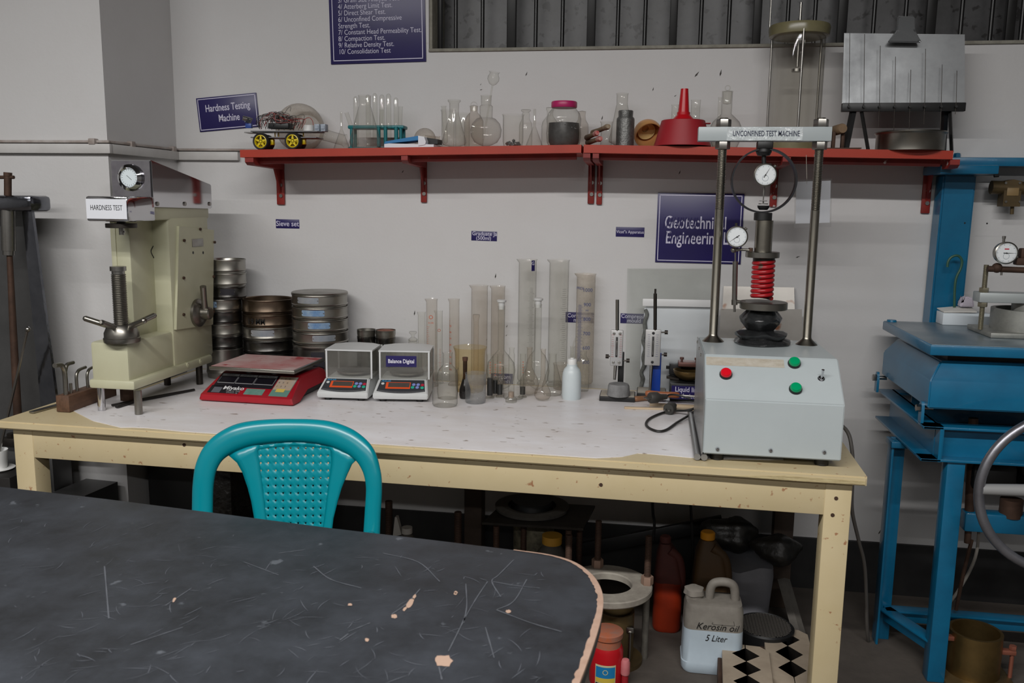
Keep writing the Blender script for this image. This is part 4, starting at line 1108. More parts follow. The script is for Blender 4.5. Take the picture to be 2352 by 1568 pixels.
# elevating screw and star nut
q = T(Vector((at(281, 786, YD).x, YD, ZB1))); s = mpp(at(281, 786, YD))
h = lambda py: at(281, py, YD).z-ZB1
bm = BM(); lathe(bm, [(0, 0), (39*s, 0), (40*s, 0.004), (40*s, 10*s), (39*s, 11*s), (38*s, 11.5*s), (38*s, 22*s), (31*s, 38*s), (28*s, 41*s), (0, 41*s)], q, 40); obj('star_nut', bm, M_BRUSHED, t)
for a_ in (-pi/2+0.05, -pi/2+2*pi/5, -pi/2+4*pi/5, -pi/2-4*pi/5, -pi/2-2*pi/5):
    d = Vector((cos(a_), sin(a_), 0.36)).normalized()
    bm = BM(); st = q+Vector((0, 0, 27*s))+d*28*s; tube(bm, [st, st+d*26*s, st+d*54*s, st+d*58*s], [6.5*s, 6.5*s, 6.5*s, 3.5*s], 14); obj('star_handle', bm, M_BRUSHED if abs(a_) < 1.5 or True else M_DARKSTEEL, t)
bm = BM(); thread(bm, q+Vector((0, 0, 38*s)), 16*s, h(629)-38*s, 0.0055, n=24, depth=0.12); obj('elevating_screw', bm, M_BRUSHED, t)
bm = BM(); lathe(bm, [(0, 0), (14*s, 0), (14*s, 8*s), (17.5*s, 8*s), (17.5*s, 18*s), (0, 18*s)], q+Vector((0, 0, h(630))), 28); obj('anvil', bm, M_STEEL, t)
for i, (px, py) in enumerate(((234, 942), (319, 951), (459, 882), (385, 884))):
    q = atz(px, py, ZS); m_ = M_CHROME if i == 0 else (M_BRUSHED if i == 1 else M_DARKSTEEL)
    bm = BM(); cyl(bm, T((q.x, q.y, ZS)), 0.0118, ZB0-ZS+0.004, 24, bev=0.001); obj('leg', bm, m_, t)
bm = BM(); q = atz(285, 925, ZS); lathe(bm, [(0, 0), (0.022, 0), (0.022, ZB0-ZS-0.005), (0, ZB0-ZS-0.005)], T((q.x, q.y+0.02, ZS+0.006)), 8); obj('drain_boss', bm, M_RUST, t)

# flat tongs lying beneath the tester
M_BLK = mat('blackened_steel', (40, 38, 37), 0.5, 0.4)
for (p0, p1, lab) in (((258, 934), (446, 898), 'long black steel bar lying under the hardness tester'), ((268, 938), (320, 921), 'short black steel bar lying under the front of the hardness tester')):
    a, b = atz(*p0, ZS), atz(*p1, ZS); a.z = b.z = ZS+0.0055
    bm = BM(); tube(bm, [a, a*0.5+b*0.5, b], [0.005, 0.0065, 0.005], 8, flat=(1.3, 0.8)); tag(obj('steel_bar', bm, M_BLK), lab, 'bar')
# wooden block holding bent hex rods
c0_, c1_, c2_ = atz(133, 942, ZS), atz(160, 947, ZS), atz(240, 918, ZS)
ang = atan2((c2_-c1_).y, (c2_-c1_).x)
t = thing('rod_block', 'brown wooden block holding bent steel rods at the left of the hardness tester', 'tool holder', c1_, ang)
L = (c2_-c1_).length+0.07; W_ = 0.045; H_ = 0.052
bm = BM(); box(bm, (L/2, W_/2, H_/2), (L, W_, H_), 0.002); obj('block', bm, mat('dark_wood_block', (98, 70, 52), 0.6, col2=(70, 48, 36), scale=12, stretch=(1, 6, 6)), t)
Rm = Matrix.Rotation(-ang, 3, 'Z')
for px, hh, dirx, r_ in ((153, 834, -1, 5.5), (165, 880, 0, 3.5), (178, 851, 1, 3.6), (200, 848, 1, 3.2)):
    k = {153: 0.02, 165: 0.045, 178: 0.075, 200: 0.13}[px]
    base = Vector((k, W_/2, H_)); wb = Matrix.Rotation(ang, 3, 'Z') @ base + c1_
    s = mpp(wb); zt_ = at(px, hh, wb.y).z - ZS
    bm = BM()
    if px == 153:
        tube(bm, [base, (k, W_/2, zt_-0.03), (k-0.012, W_/2-0.002, zt_-0.006), (k-0.03, W_/2-0.004, zt_), (k-0.052, W_/2-0.006, zt_+0.002)], r_*s, 12, 5)
        tube(bm, [(k+0.002, W_/2, zt_-0.03), (k+0.014, W_/2, zt_-0.008), (k+0.045, W_/2, zt_-0.006)], r_*s*0.8, 12, 4)
    elif dirx == 0: tube(bm, [base, (k, W_/2, zt_)], r_*s, 10)
    else: tube(bm, [base, (k, W_/2, zt_-0.022), (k+0.008, W_/2, zt_-0.006), (k+0.022, W_/2, zt_), (k+0.05, W_/2, zt_+0.002)], r_*s, 12, 5)
    obj('rod', bm, M_BRUSHED, t)
a, b = atz(72, 950, ZT), atz(140, 931, ZT)
bm = BM(); d = b-a; box(bm, (a+b)/2+Vector((0, 0, 0.0045)), (d.length, 0.018, 0.006), 0.001, Matrix.Rotation(atan2(d.y, d.x), 3, 'Z'))
tag(obj('steel_strip', bm, M_STEEL, None, None), 'flat grey steel strip lying along the left edge of the work table', 'strip')

# ================================================================== sieves
M_SV = mat('sieve_steel', (176, 174, 168), 0.27, 1.0, col2=(140, 136, 128), scale=5, amt=0.3, rough2=0.45)
M_SVB = mat('sieve_bronze', (136, 118, 100), 0.28, 1.0, col2=(96, 84, 74), scale=6, amt=0.3, rough2=0.45)
M_SVD = mat('sieve_dark', (128, 126, 123), 0.30, 1.0, col2=(70, 68, 66), scale=5, amt=0.3)
M_PLATE = mat('sieve_label_blue', (178, 196, 206), 0.35, 0.3, col2=(40, 110, 176), scale=26, amt=0.1)
M_PLATE2 = mat('sieve_label_grey', (178, 180, 184), 0.32, 0.5, col2=(140, 150, 162), scale=20)
M_PLATE3 = mat('sieve_label_dark', (44, 42, 48), 0.4)
M_MESH = mat('sieve_mesh', (120, 116, 108), 0.5, 0.8)


def sieve_stack(px, Y, rpx, rows, group, labels, mats, plates, shifts=None, z_top=None):
    """rows: image rows of the ring tops from the bottom sieve to the top one"""
    q = at(px, rows[-1], Y)
    s = mpp(at(px, rows[0], Y))
    zs_ = [ZS]+[at(px, r, Y).z for r in rows]
    # even, physically stacked heights from the table up
    for i, lab in enumerate(labels):
        z0, z1 = zs_[i], zs_[i+1]; H = z1-z0; r_ = rpx*s
        dx = 0 if not shifts else shifts[i]*s
        t = thing('test_sieve', lab, 'sieve', (at(px, 700, Y).x+dx, Y, z0+0.0002), 0, group)
        bm = BM()
        wall = [(r_*0.94, 0.0), (r_*0.95, H*0.12), (r_*0.985, H*0.15), (r_, H*0.19), (r_*0.985, H*0.23), (r_*0.975, H*0.26), (r_*0.975, H*0.86), (r_*0.985, H*0.91), (r_*1.0, H*0.94), (r_*0.995, H*0.985), (r_*0.97, H*0.99), (r_*0.945, H*0.93), (r_*0.945, H*0.3), (r_*0.93, 0.0)]
        lathe(bm, wall, (0, 0, 0), 48, closed=True); obj('frame', bm, mats[i], t)
        bm = BM(); lathe(bm, [(0, H*0.32), (r_*0.943, H*0.32)], (0, 0, 0), 40); obj('mesh', bm, M_MESH, t)
        pl_ = plates[i]
        if pl_:
            a0, aw, m_ = pl_
            bm = BM(); rows_ = []
            for zf in (0.36, 0.42, 0.78, 0.84):
                w2 = aw*(0.92 if zf in (0.36, 0.84) else 1)
                rows_.append([(r_*0.981*sin(a0+w2*(k/10-0.5)), -r_*0.981*cos(a0+w2*(k/10-0.5)), H*zf) for k in range(11)])
            grid_surf(bm, rows_); pt = obj('label_plate', bm, m_, t)
            for sd in (-0.46, 0.46):
                bm = BM(); aa = a0+aw*sd; cyl(bm, (r_*0.98*sin(aa), -r_*0.98*cos(aa), H*0.6), 0.002, 0.002, 8, (sin(aa), -cos(aa), 0)); obj('rivet', bm, M_STEEL, pt)
    return zs_[-1], at(px, 700, Y).x, s


YV = -0.128
GV = 'test sieves in stacks on the table'
lab1 = ['lowest sieve of the tall stack beside the hardness tester', 'second sieve from the bottom of the tall stack', 'third sieve from the bottom of the tall stack', 'fourth sieve from the bottom of the tall stack', 'blue labelled sieve in the middle of the tall stack', 'sieve with a black label in the tall stack', 'second sieve from the top of the tall stack', 'open topmost sieve of the tall stack beside the hardness tester']
sieve_stack(518.5, -0.150, 41.5, [825, 796, 768, 740, 712, 684, 655, 625, 594][1:], GV, lab1, [M_SV, M_SVD, M_SV, M_SVD, M_SV, M_SVD, M_SV, M_SV],
            [None, None, None, None, (-0.35, 0.95, M_PLATE), (0.45, 0.8, M_PLATE3), None, None], [-7, -7, -7, -7, -6, 6, 7, 7])
lab2 = ['lowest sieve of the middle stack behind the red scale', 'second sieve from the bottom of the middle stack', 'grey labelled sieve in the centre of the middle stack', 'sieve marked 19 MM in the middle stack', 'open topmost sieve of the middle bronze toned stack']
sieve_stack(615.5, -0.099, 57.8, [804, 775, 746, 717, 684], GV, lab2, [M_SVD, M_SVD, M_SV, M_SVB, M_SVB], [None, None, (0.16, 0.95, M_PLATE2), None, None])
lab3 = ['lowest sieve of the right stack behind the balances', 'second sieve from the bottom of the right stack', 'third sieve from the bottom of the right stack with a blue label', 'fourth sieve from the bottom of the right stack with a stained label', 'sieve with a plain grey label directly under the round lid']
ztop, xt, s = sieve_stack(735, -0.112, 63.5, [814, 785, 757, 729, 701, 673][1:], GV, lab3, [M_SV, M_SV, M_SV, M_SV, M_SV], [(0.25, 0.5, M_PLATE3), (0.5, 0.85, M_PLATE2), (0.32, 0.8, M_PLATE), (0.10, 0.85, M_PLATE), (-0.10, 0.85, M_PLATE2)])
bm = BM(); lathe(bm, [(0, 0.007), (62*s, 0.006), (63.5*s, 0.003), (63.5*s, -0.0), (62.5*s, 0.0), (61*s, 0.003), (0, 0.004)], (0, 0, 0), 48)
tag(obj('sieve_cover', bm, M_BRUSHED, None, (xt, -0.112, ztop+0.0004)), 'flat round steel lid on top of the right sieve stack', 'lid')
for o in list(COL.objects):
    if o.get('label') == 'sieve marked 19 MM in the middle stack':
        text_obj('lettering', '19 MM', 0.030, M_BLACK, o, (-0.004, -59*mpp(at(615.5, 730, -0.099))*0.985, 0.024), bold=0.01, sx=0.8)
# moisture tins
GT = 'small round tins behind the balances'
for px, rows, labs, r_ in ((842, (790, 771, 756), ['lower tin of the left pair behind the balances', 'upper tin of the left pair behind the balances'], 21.5), (886, (790, 774, 757), ['lower tin of the right pair behind the balances', 'upper tin of the right pair with rust brown contents'], 23)):
    q = at(px, 780, -0.10); s = mpp(q)
    z = ZS
    zz = [ZS, at(px, rows[0], -0.10).z, at(px, rows[1], -0.10).z, at(px, rows[2], -0.10).z]
    bm = BM(); cyl(bm, (q.x, -0.10, ZS), r_*s*1.04, zz[1]-ZS, 30, bev=0.002); tag(obj('sample_tin', bm, M_SV), 'bottom tin under the %s pair behind the balances' % ('left' if px == 842 else 'right'), 'tin', GT)
    for i in range(2):
        H = zz[i+2]-zz[i+1]; R_ = r_*s
        bm = BM(); lathe(bm, [(0, 0), (R_*0.95, 0), (R_*0.96, H*0.1), (R_, H*0.5), (R_, H*0.9), (R_*1.02, H*0.97), (R_*0.98, H*0.98), (R_*0.96, H*0.5), (0, H*0.5)] if i else [(0, 0), (R_*0.96, 0), (R_*0.97, H*0.6), (R_*1.0, H*0.7), (R_*1.0, H*0.99), (0, H*0.99)], (0, 0, 0), 32)
        tt_ = tag(obj('sample_tin', bm, M_SVD if i == 0 else M_SV, None, (q.x, -0.10, zz[i+1]+0.0003)), labs[i], 'tin', GT)
        if px == 886 and i == 1:
            bm = BM(); lathe(bm, [(0, H*1.0), (R_*0.5, H*1.0), (R_*0.93, H*0.85), (R_*0.94, H*0.6)], (0, 0, 0), 24, wob=lambda a, h: 1+0.05*sin(4*a)); obj('contents', bm, mat('rust_powder', (140, 92, 74), 0.9, col2=(110, 66, 52), scale=60), tt_)

# ================================================================== red price scale
M_SCR_ = mat('scale_red', (164, 18, 34), 0.36, col2=(146, 20, 34), scale=5, spots=(190, 120, 120), spot_scale=30, spot_thr=0.78)
FL, FR = atz(457, 921, ZS), atz(672, 934, ZS)
ang = atan2(FR.y-FL.y, FR.x-FL.x); WS = (FR-FL).length
t = thing('price_scale', 'red electronic price scale with a dusty flat pan', 'scale', FL, ang)
def sc_section(u, pr): return [(u, v, z) for v, z in pr]


bm = BM()
fr, H1 = 0.016, 0.080
pr0 = [(0.002, 0.004), (0.0, 0.008), (0.002, 0.024), (0.118, H1), (0.28, H1), (0.305, H1-0.01), (0.31, 0.03), (0.13, 0.03), (0.05, 0.004)]
def inset(u): return [(u, v, z) for v, z in pr0]
sections = []
for u, k in ((0.0, 0.90), (0.006, 1.0), (WS-0.006, 1.0), (WS, 0.90)):
    sec = []
    for v, z in pr0:
        uu = u
        # sides lean inwards towards the top
        lean = 0.022*min(1, max(0, (z-0.01)/(H1-0.01)))
        uu = u+lean if u < WS/2 else u-lean
        sec.append((uu, v+(0.004 if k < 1 and v < 0.2 else 0), z-(0.004 if k < 1 and z > 0.05 else 0)))
    sections.append(sec)
V = [[bm.verts.new(Vector(p)) for p in sec] for sec in sections]
for i in range(3):
    for j in range(len(pr0)):
        bm.faces.new((V[i][j], V[i][(j+1) % len(pr0)], V[i+1][(j+1) % len(pr0)], V[i+1][j]))
f1, f2 = bm.faces.new(V[0]), bm.faces.new(V[3][::-1]); bmesh.ops.triangulate(bm, faces=[f1, f2])
obj('housing', bm, M_SCR_, t, smooth=30)
bm = BM(); box(bm, (WS/2, 0.185, 0.022), (WS-0.05, 0.22, 0.036), 0.004); obj('lower_housing', bm, M_BLACK, t)
for u, v in ((0.05, 0.10), (WS-0.05, 0.10), (0.05, 0.27), (WS-0.05, 0.27)):
    bm = BM(); cyl(bm, (u, v, 0), 0.012, 0.006, 16); obj('foot', bm, M_BLACK, t)
# sloping front panel frame: origin at lower left of slope
sl = Vector((0, 0.118-0.002, H1-0.024)); sd = sl.normalized(); sn = Vector((0, -sd.z, sd.y)); o1 = Vector((0, 0.002, 0.024)); SLH = sl.length
Rp = Matrix(((1, 0, 0), (0, sd.y, sn.y), (0, sd.z, sn.z)))


def on_panel(a0, a1, b0, b1, name, m_, par, h=0.0008, off=0.0):
    """patch on the slope: a along width 0..1, b up the slope 0..1"""
    bm = BM()
    c = o1+Vector(((a0+a1)/2*WS, 0, 0))+sd*((b0+b1)/2*SLH)+sn*(h/2+off)
    box(bm, c, ((a1-a0)*WS, (b1-b0)*SLH, h), 0.0, Rp); return obj(name, bm, m_, par, smooth=0)


M_PAN = mat('panel_black', (30, 28, 34), 0.3); M_LCD = mat('lcd_dark', (22, 20, 26), 0.15); M_GREY = mat('panel_grey', (150, 148, 150), 0.5)
pn = on_panel(0.085, 0.72, 0.36, 0.93, 'display_panel', M_PAN, t)
pn2 = on_panel(0.07, 0.40, 0.09, 0.40, 'logo_panel', M_PAN, t)
for a0, a1 in ((0.105, 0.285), (0.30, 0.485), (0.50, 0.70)):
    on_panel(a0-0.003, a1+0.003, 0.51, 0.90, 'window_frame', M_GREY, pn, 0.0006, 0.0007)
    on_panel(a0, a1, 0.53, 0.80, 'window', M_LCD, pn, 0.0008, 0.001)
on_panel(0.11, 0.20, 0.10, 0.32, 'spec_sticker', mat('sticker_grey', (92, 92, 100), 0.4), pn2, 0.0006, 0.0008)
on_panel(0.46, 0.66, 0.09, 0.33, 'membrane_keys', mat('keys_green', (112, 140, 132), 0.5, col2=(70, 120, 104), scale=60, amt=0.2), t)
kp = on_panel(0.73, 0.925, 0.08, 0.90, 'keypad', mat('keypad_green', (92, 128, 118), 0.5), t)
on_panel(0.735, 0.92, 0.34, 0.89, 'key_field', mat('keypad_grey', (158, 152, 148), 0.5, col2=(176, 140, 96), scale=24, amt=0.1), kp, 0.0006, 0.0008)
on_panel(0.775, 0.865, 0.25, 0.38, 'tare_key', mat('key_yellow', (196, 172, 84), 0.5), kp, 0.0006, 0.0012)
eul = Rp.to_euler()
def ptext(name, s_, size, m_, par, a, b, bold=0, sx=1.0, off=0.0012, align='CENTER'):
    return text_obj(name, s_, size, m_, par, o1+Vector((a*WS, 0, 0))+sd*b*SLH+sn*off, tuple(eul), bold=bold, sx=sx, align=align, depth=0.0001)


ptext('lettering', 'Miyako', 0.026, mat('logo_white', (208, 206, 208), 0.4), pn2, 0.325, 0.30, 0.02, 1.0, 0.0016)
on_panel(0.215, 0.238, 0.25, 0.34, 'logo_mark', mat('logo_white', (208, 206, 208), 0.4), pn2, 0.0006, 0.0012)
ptext('lettering', 'Capacity 40kg\nDivision 2g', 0.009, M_GREY, pn2, 0.335, 0.15, 0, 1, 0.0016)
for a, s_ in ((0.195, 'WEIGHT'), (0.39, 'UNIT PRICE'), (0.60, 'TOTAL PRICE')):
    ptext('lettering', s_, 0.008, M_PAN, pn, a, 0.85, 0, 1, 0.0016)
for j, row in enumerate(('789', '456', '123')):
    for i, ch_ in enumerate(row):
        ptext('lettering', ch_, 0.011, mat('key_ink', (96, 88, 84), 0.5), kp, 0.757+i*0.044, 0.80-0.16*j, 0.01, 1, 0.0017)
# pan
M_DUSTRED = mat('dusty_pan', (164, 92, 92), 0.75, col2=(186, 172, 168), scale=6, amt=0.35, spots=(150, 60, 62), spot_scale=14, spot_thr=0.62)
bm = BM(); box(bm, (WS/2-0.002, 0.176, 0.103), (WS-0.024, 0.250, 0.013), 0.004); pan = obj('pan', bm, M_BRUSHED, t)
bm = BM(); box(bm, (WS/2-0.002, 0.176, 0.1098), (WS-0.036, 0.238, 0.0008)); obj('pan_top', bm, M_DUSTRED, pan, smooth=0)
for u, v in ((0.12, 0.13), (WS-0.12, 0.13), (0.12, 0.24), (WS-0.12, 0.24)):
    bm = BM(); cyl(bm, (u, v, H1-0.001), 0.016, 0.019, 18); obj('pan_support', bm, M_BLACK, t)

# ================================================================== two digital balances
M_BAL = mat('balance_grey', (206, 208, 208), 0.4, col2=(196, 197, 196), scale=6)
M_BALD = mat('balance_dark', (52, 54, 58), 0.4)
M_ORANGE = mat('orange_frame', (226, 84, 36), 0.4)
G_SHIELD = glass('draft_shield', tint=(244, 244, 242), dirt=(206, 204, 198), dirt_amt=0.14, dscale=5)


def balance(FLp, FRp, label, first):
    FL, FR = atz(*FLp, ZS), atz(*FRp, ZS)
    ang = atan2(FR.y-FL.y, FR.x-FL.x); W_ = (FR-FL).length-0.012
    t = thing('digital_balance', label, 'balance', FL, ang, 'digital balances')
    z0, z1, z2 = 0.010, 0.030, 0.066; d1 = 0.066; D_ = 0.225
    def fx(k): return k
    bm = BM()
    pr = [(0.004, z0), (0.0, z0+0.006), (0.0, z1), (d1, z2), (D_, z2), (D_, z0)]
    secs = []
    for u in (0, W_):
        secs.append([(u+(0.010 if u == 0 else -0.010)*min(1, max(0, (z-z1)/(z2-z1))), v, z) for v, z in pr])
    V = [[bm.verts.new(Vector(p)) for p in s_] for s_ in secs]; n = len(pr)
    for j in range(n): bm.faces.new((V[0][j], V[0][(j+1) % n], V[1][(j+1) % n], V[1][j]))
    bm.faces.new(V[0]); bm.faces.new(V[1][::-1])
    bmesh.ops.bevel(bm, geom=bm.edges[:], offset=0.003, segments=2, affect='EDGES')
    obj('body', bm, M_BAL, t)
    for u, v in ((0.03, 0.03), (W_-0.03, 0.03), (0.03, D_-0.03), (W_-0.03, D_-0.03)):
        bm = BM(); cyl(bm, (u, v, 0), 0.012, z0+0.002, 16); obj('foot', bm, M_BLACK, t)
    sl = Vector((0, d1, z2-z1)); sd = sl.normalized(); sn = Vector((0, -sd.z, sd.y)); o1 = Vector((0, 0, z1)); SL = sl.length
    Rp = Matrix(((1, 0, 0), (0, sd.y, sn.y), (0, sd.z, sn.z))); eul = Rp.to_euler()
    def P(a, b, off): return o1+Vector((a*W_, 0, 0))+sd*b*SL+sn*off
    bm = BM(); top_ = [(0.11, 0.97), (0.90, 0.97)]
    poly = [P(0.10, 0.95, 0.0006), P(0.93-0.03, 0.95, 0.0006), P(0.94, 0.18, 0.0006)]+[P(0.06+0.88*k/8, 0.18-0.20*(1-(2*k/8-1)**2)*0.7, 0.0006) for k in range(7, -1, -1)]
    prism(bm, poly, sn*0.0006); cp = obj('control_panel', bm, M_BALD, t, smooth=0)
    for (a0, a1, b0, b1, nm, m_, off) in ((0.21, 0.66, 0.34, 0.78, 'display_frame', M_ORANGE, 0.0012), (0.255, 0.645, 0.44, 0.74, 'display', mat('lcd_grey', (78, 70, 64), 0.2), 0.0018)):
        bm = BM(); box(bm, P((a0+a1)/2, (b0+b1)/2, off+0.0003), ((a1-a0)*W_, (b1-b0)*SL, 0.0006), 0, Rp); obj(nm, bm, m_, cp, smooth=0)
    BL, GR, RD = mat('key_blue', (128, 140, 200), 0.4), mat('key_green', (40, 168, 140), 0.4), mat('key_red', (176, 36, 60), 0.4)
    for a, b, m_ in ((0.72, 0.64, BL), (0.80, 0.64, BL), (0.88, 0.62, RD), (0.705, 0.45, GR), (0.79, 0.45, BL), (0.88, 0.43, GR)):
        bm = BM(); lathe(bm, [(0, 0.0016), (0.0055, 0.0012), (0.0062, 0)], P(a, b, 0.0012), 18, sn); obj('key', bm, m_, cp)
    bm = BM(); cyl(bm, P(0.15, 0.68, 0.0012), 0.0055, 0.001, 16, sn); obj('level_window', bm, M_BAL, cp)
    bm = BM()
    for j in range(2):
        for k in range(34):
            a = 0.09+0.82*k/33; b = 0.17-0.13*(1-(2*(a-0.06)/0.88-1)**2)+j*0.06
            box(bm, P(a, b+0.02, 0.0014), (0.0012, 0.0012, 0.0004), 0, Rp)
    o = obj('dot_pattern', bm, M_BAL, cp, smooth=0)
    text_obj('lettering', 'AtLab', 0.011, mat('logo_cyan', (60, 150, 200), 0.4), cp, P(0.20, 0.87, 0.0014), tuple(eul), bold=0.01, sx=1.2, depth=0.0001, shear=0.25)
    # pan and draft shield
    bm = BM(); lathe(bm, [(0, 0.012), (0.056, 0.012), (0.060, 0.010), (0.060, 0.004), (0.03, 0.0), (0, 0)], (W_/2+0.004, 0.145, z2+0.006), 40); obj('weighing_pan', bm, M_BRUSHED, t)
    bm = BM(); cyl(bm, (W_/2+0.004, 0.145, z2-0.001), 0.02, 0.009, 20); obj('pan_hub', bm, M_BALD, t)
    H_ = 0.094; x0, x1, y0, y1 = 0.014, W_-0.004, 0.073, 0.222
    bm = BM()
    for a, b in (((x0, y0), (x1, y0)), ((x1, y0), (x1, y1)), ((x1, y1), (x0, y1)), ((x0, y1), (x0, y0))):
        c = ((a[0]+b[0])/2, (a[1]+b[1])/2, z2+H_/2); box(bm, c, (abs(b[0]-a[0])+0.002, abs(b[1]-a[1])+0.002, H_))
    obj('draft_shield', bm, G_SHIELD, t, smooth=0)
    for x, y in ((x0, y0), (x1, y0), (x1, y1), (x0, y1)):
        bm = BM(); box(bm, (x, y, z2+H_/2), (0.006, 0.006, H_), 0.001); obj('shield_post', bm, M_BAL, t)
    bm = BM(); zt_ = z2+H_
    poly = [(x0-0.004, y0-0.004), (x1+0.004, y0-0.004), (x1+0.004, y1-0.03), (x1-0.03, y1), (W_/2, y1+0.01), (x0+0.03, y1), (x0-0.004, y1-0.03)]
    prism(bm, [(x, y, zt_) for x, y in poly], (0, 0, 0.005)); obj('shield_lid', bm, M_BAL, t, smooth=0)
    return t, W_, z2, H_, y0, ang


balance((728, 920), (853, 924), 'left digital balance beside the red scale with a chipped front edge', True)
t, W_, z2, H_, y0, ang = balance((856, 924), (991, 926), 'right digital balance carrying the navy Balance Digital label', False)
loc = Vector(t.location)+Matrix.Rotation(ang, 3, 'Z') @ Vector((W_*0.47, y0-0.0025, z2+H_*0.66))
t2 = thing('balance_label', 'navy label reading Balance Digital stuck on the right balance shield', 'label', loc, ang)
bm = BM(); box(bm, (0, 0, 0), (0.104, 0.001, 0.038)); obj('board', bm, M_NAVY, t2, smooth=0)
text_obj('lettering', 'Balance Digital', 0.019, mat('label_white', (228, 226, 236), 0.5), t2, (0, -0.0009, 0.0), bold=0.016, sx=0.80)
# ================================================================== glassware on the work table
GW = 'glassware on the work table'


def on_table(px, py): q = atz(px, py, ZS); return Vector((q.x, q.y, ZS+0.0003))


def tv(name, label, cat, px, py, prof, m, n=32, group=GW):
    """turned vessel on the table whose base centre shows at px, py"""
    return vessel(name, label, cat, px, on_table(px, py), prof, m, group, n)


M_INKO = mat('orange_ink', (190, 84, 40), 0.6); M_INKB = mat('blue_ink', (70, 78, 120), 0.6); M_INKG = mat('grey_ink', (120, 118, 112), 0.6)


def measuring(px, py, rpx, ytop, label, m, ink=None, tk=None, base=True, nums=None, a0=0.0, spout=True, sd=0.0):
    l = on_table(px, py); s = mpp(l); r_ = rpx*s
    yl = -(r_*1.4+0.006)
    if l.y > yl: l = Vector((at(px, py, yl).x, yl, l.z)); s = mpp(l); r_ = rpx*s
    H = at(px, ytop, l.y).z-l.z
    t = thing('measuring_cylinder', label, 'measuring cylinder', l, 0, GW)
    bm = BM(); k0 = 0
    lathe(bm, [(r_*1.10, H), (r_*1.03, H-0.004), (r_, H-0.012), (r_, 0.02), (r_*0.9, 0.014), (0, 0.013)], (0, 0, 0), 32)
    if spout:
        for v in bm.verts:
            if v.co.z > H-0.006 and v.co.x < -r_*0.75: v.co.x -= r_*0.18
    obj('tube', bm, m, t, smooth=50)
    if base:
        bm = BM(); lathe(bm, [(r_*0.5, 0.014), (r_*0.9, 0.010), (r_*(1.20 if rpx < 19 else 1.02), 0.004), (r_*(1.22 if rpx < 19 else 1.03), 0.0), (0, 0)], (0, 0, 0), 32); obj('foot', bm, m, t, smooth=50)
    if ink is not None and tk:
        bm = BM(); z0, z1, n_ = tk
        for k in range(n_):
            z = z0+(z1-z0)*k/(n_-1); aw = 0.75 if k % 5 == 0 else 0.42
            rows = [[((r_+0.0006)*sin(a0+aw*(j/4-0.5)), -(r_+0.0006)*cos(a0+aw*(j/4-0.5)), z+dz) for j in range(5)] for dz in (0, 0.0009)]
            grid_surf(bm, rows)
        o = obj('scale_marks', bm, ink, t, smooth=0); o['kind'] = 'stuff'
    if nums:
        for z, txt, sz, aa in nums:
            text_obj('lettering', txt, sz, ink, t, ((r_+0.001)*sin(aa), -(r_+0.001)*cos(aa), z), (pi/2, 0, aa), bold=0.004, depth=0.0001)
    return t


# back row, left to right
l = on_table(949, 874)
t = thing('stoppered_bottle', 'short bottle with a glass stopper behind the right balance', 'bottle', l, 0, GW)
bm = BM(); lathe(bm, vp(949, l, [(11, 779), (10, 783), (10, 792), (20, 806), (21, 870), (19, None), (0, None)]), n=28); obj('body', bm, G_DUST, t, smooth=50)
bm = BM(); lathe(bm, vp(949, l, [(0, 785), (8, 784), (10, 778), (4, 774), (4, 769), (9, 764), (8, 761), (0, 760)]), n=24); obj('stopper', bm, G_CLEAR, t, smooth=50)
measuring(969, 884, 8.5, 716, 'thin measuring cylinder leftmost in the glass row behind the right balance', G_CLEAR, M_INKO, (0.05, 0.14, 16), a0=0.5)
measuring(992, 886, 12.5, 686, 'orange printed measuring cylinder second in the glass row', G_TAN, M_INKO, (0.05, 0.22, 26), nums=[(0.255, 'O', 0.02, 0.1), (0.235, '0-100', 0.008, 0.1)], a0=-0.6)
measuring(1008, 880, 8.5, 713, 'thin measuring cylinder close to the right of the orange printed one', G_CLEAR, M_INKO, (0.05, 0.13, 14), nums=[(0.20, 'O', 0.015, 0.3)], a0=0.6)
measuring(1043, 884, 11.5, 686, 'measuring cylinder with an orange number ladder left of the yellow beaker', G_TAN, M_INKO, (0.06, 0.24, 30), nums=[(0.06+0.023*k, str(10*(10-k) or 5), 0.009, -0.55) for k in range(8)], a0=-0.9)
measuring(1100, 880, 18.5, 655, 'wide stained measuring cylinder behind the yellow beaker', G_TAN, None)
measuring(1142, 876, 15.5, 656, 'rust rimmed wide measuring cylinder behind the stoppered flask', G_TAN, None)
measuring(1208, 882, 20, 595, 'very tall measuring cylinder with a scrap of navy label', G_DUST, M_INKG, (0.06, 0.36, 60), a0=0.6)
measuring(1279, 882, 22, 596, 'very tall clear measuring cylinder with a pouring lip', G_DUST, M_INKG, (0.06, 0.36, 40), a0=0.7)
l = on_table(1340, 886); s = mpp(l)
measuring(1340, 886, 21, 628, 'dirty grey measuring cylinder numbered up to 1000 ml', G_HEAVY, M_INKB, (0.10, 0.305, 84), base=False, nums=[(0.307-0.059+0.0+0.0525*(1-k)+0.059, str(1000-100*k) if k < 5 else '500', 0.018, 0.25) for k in range(6)]+[(0.287, 'ml', 0.011, 0.25), (0.365, 'PREX', 0.014, -0.55)], a0=-0.55)
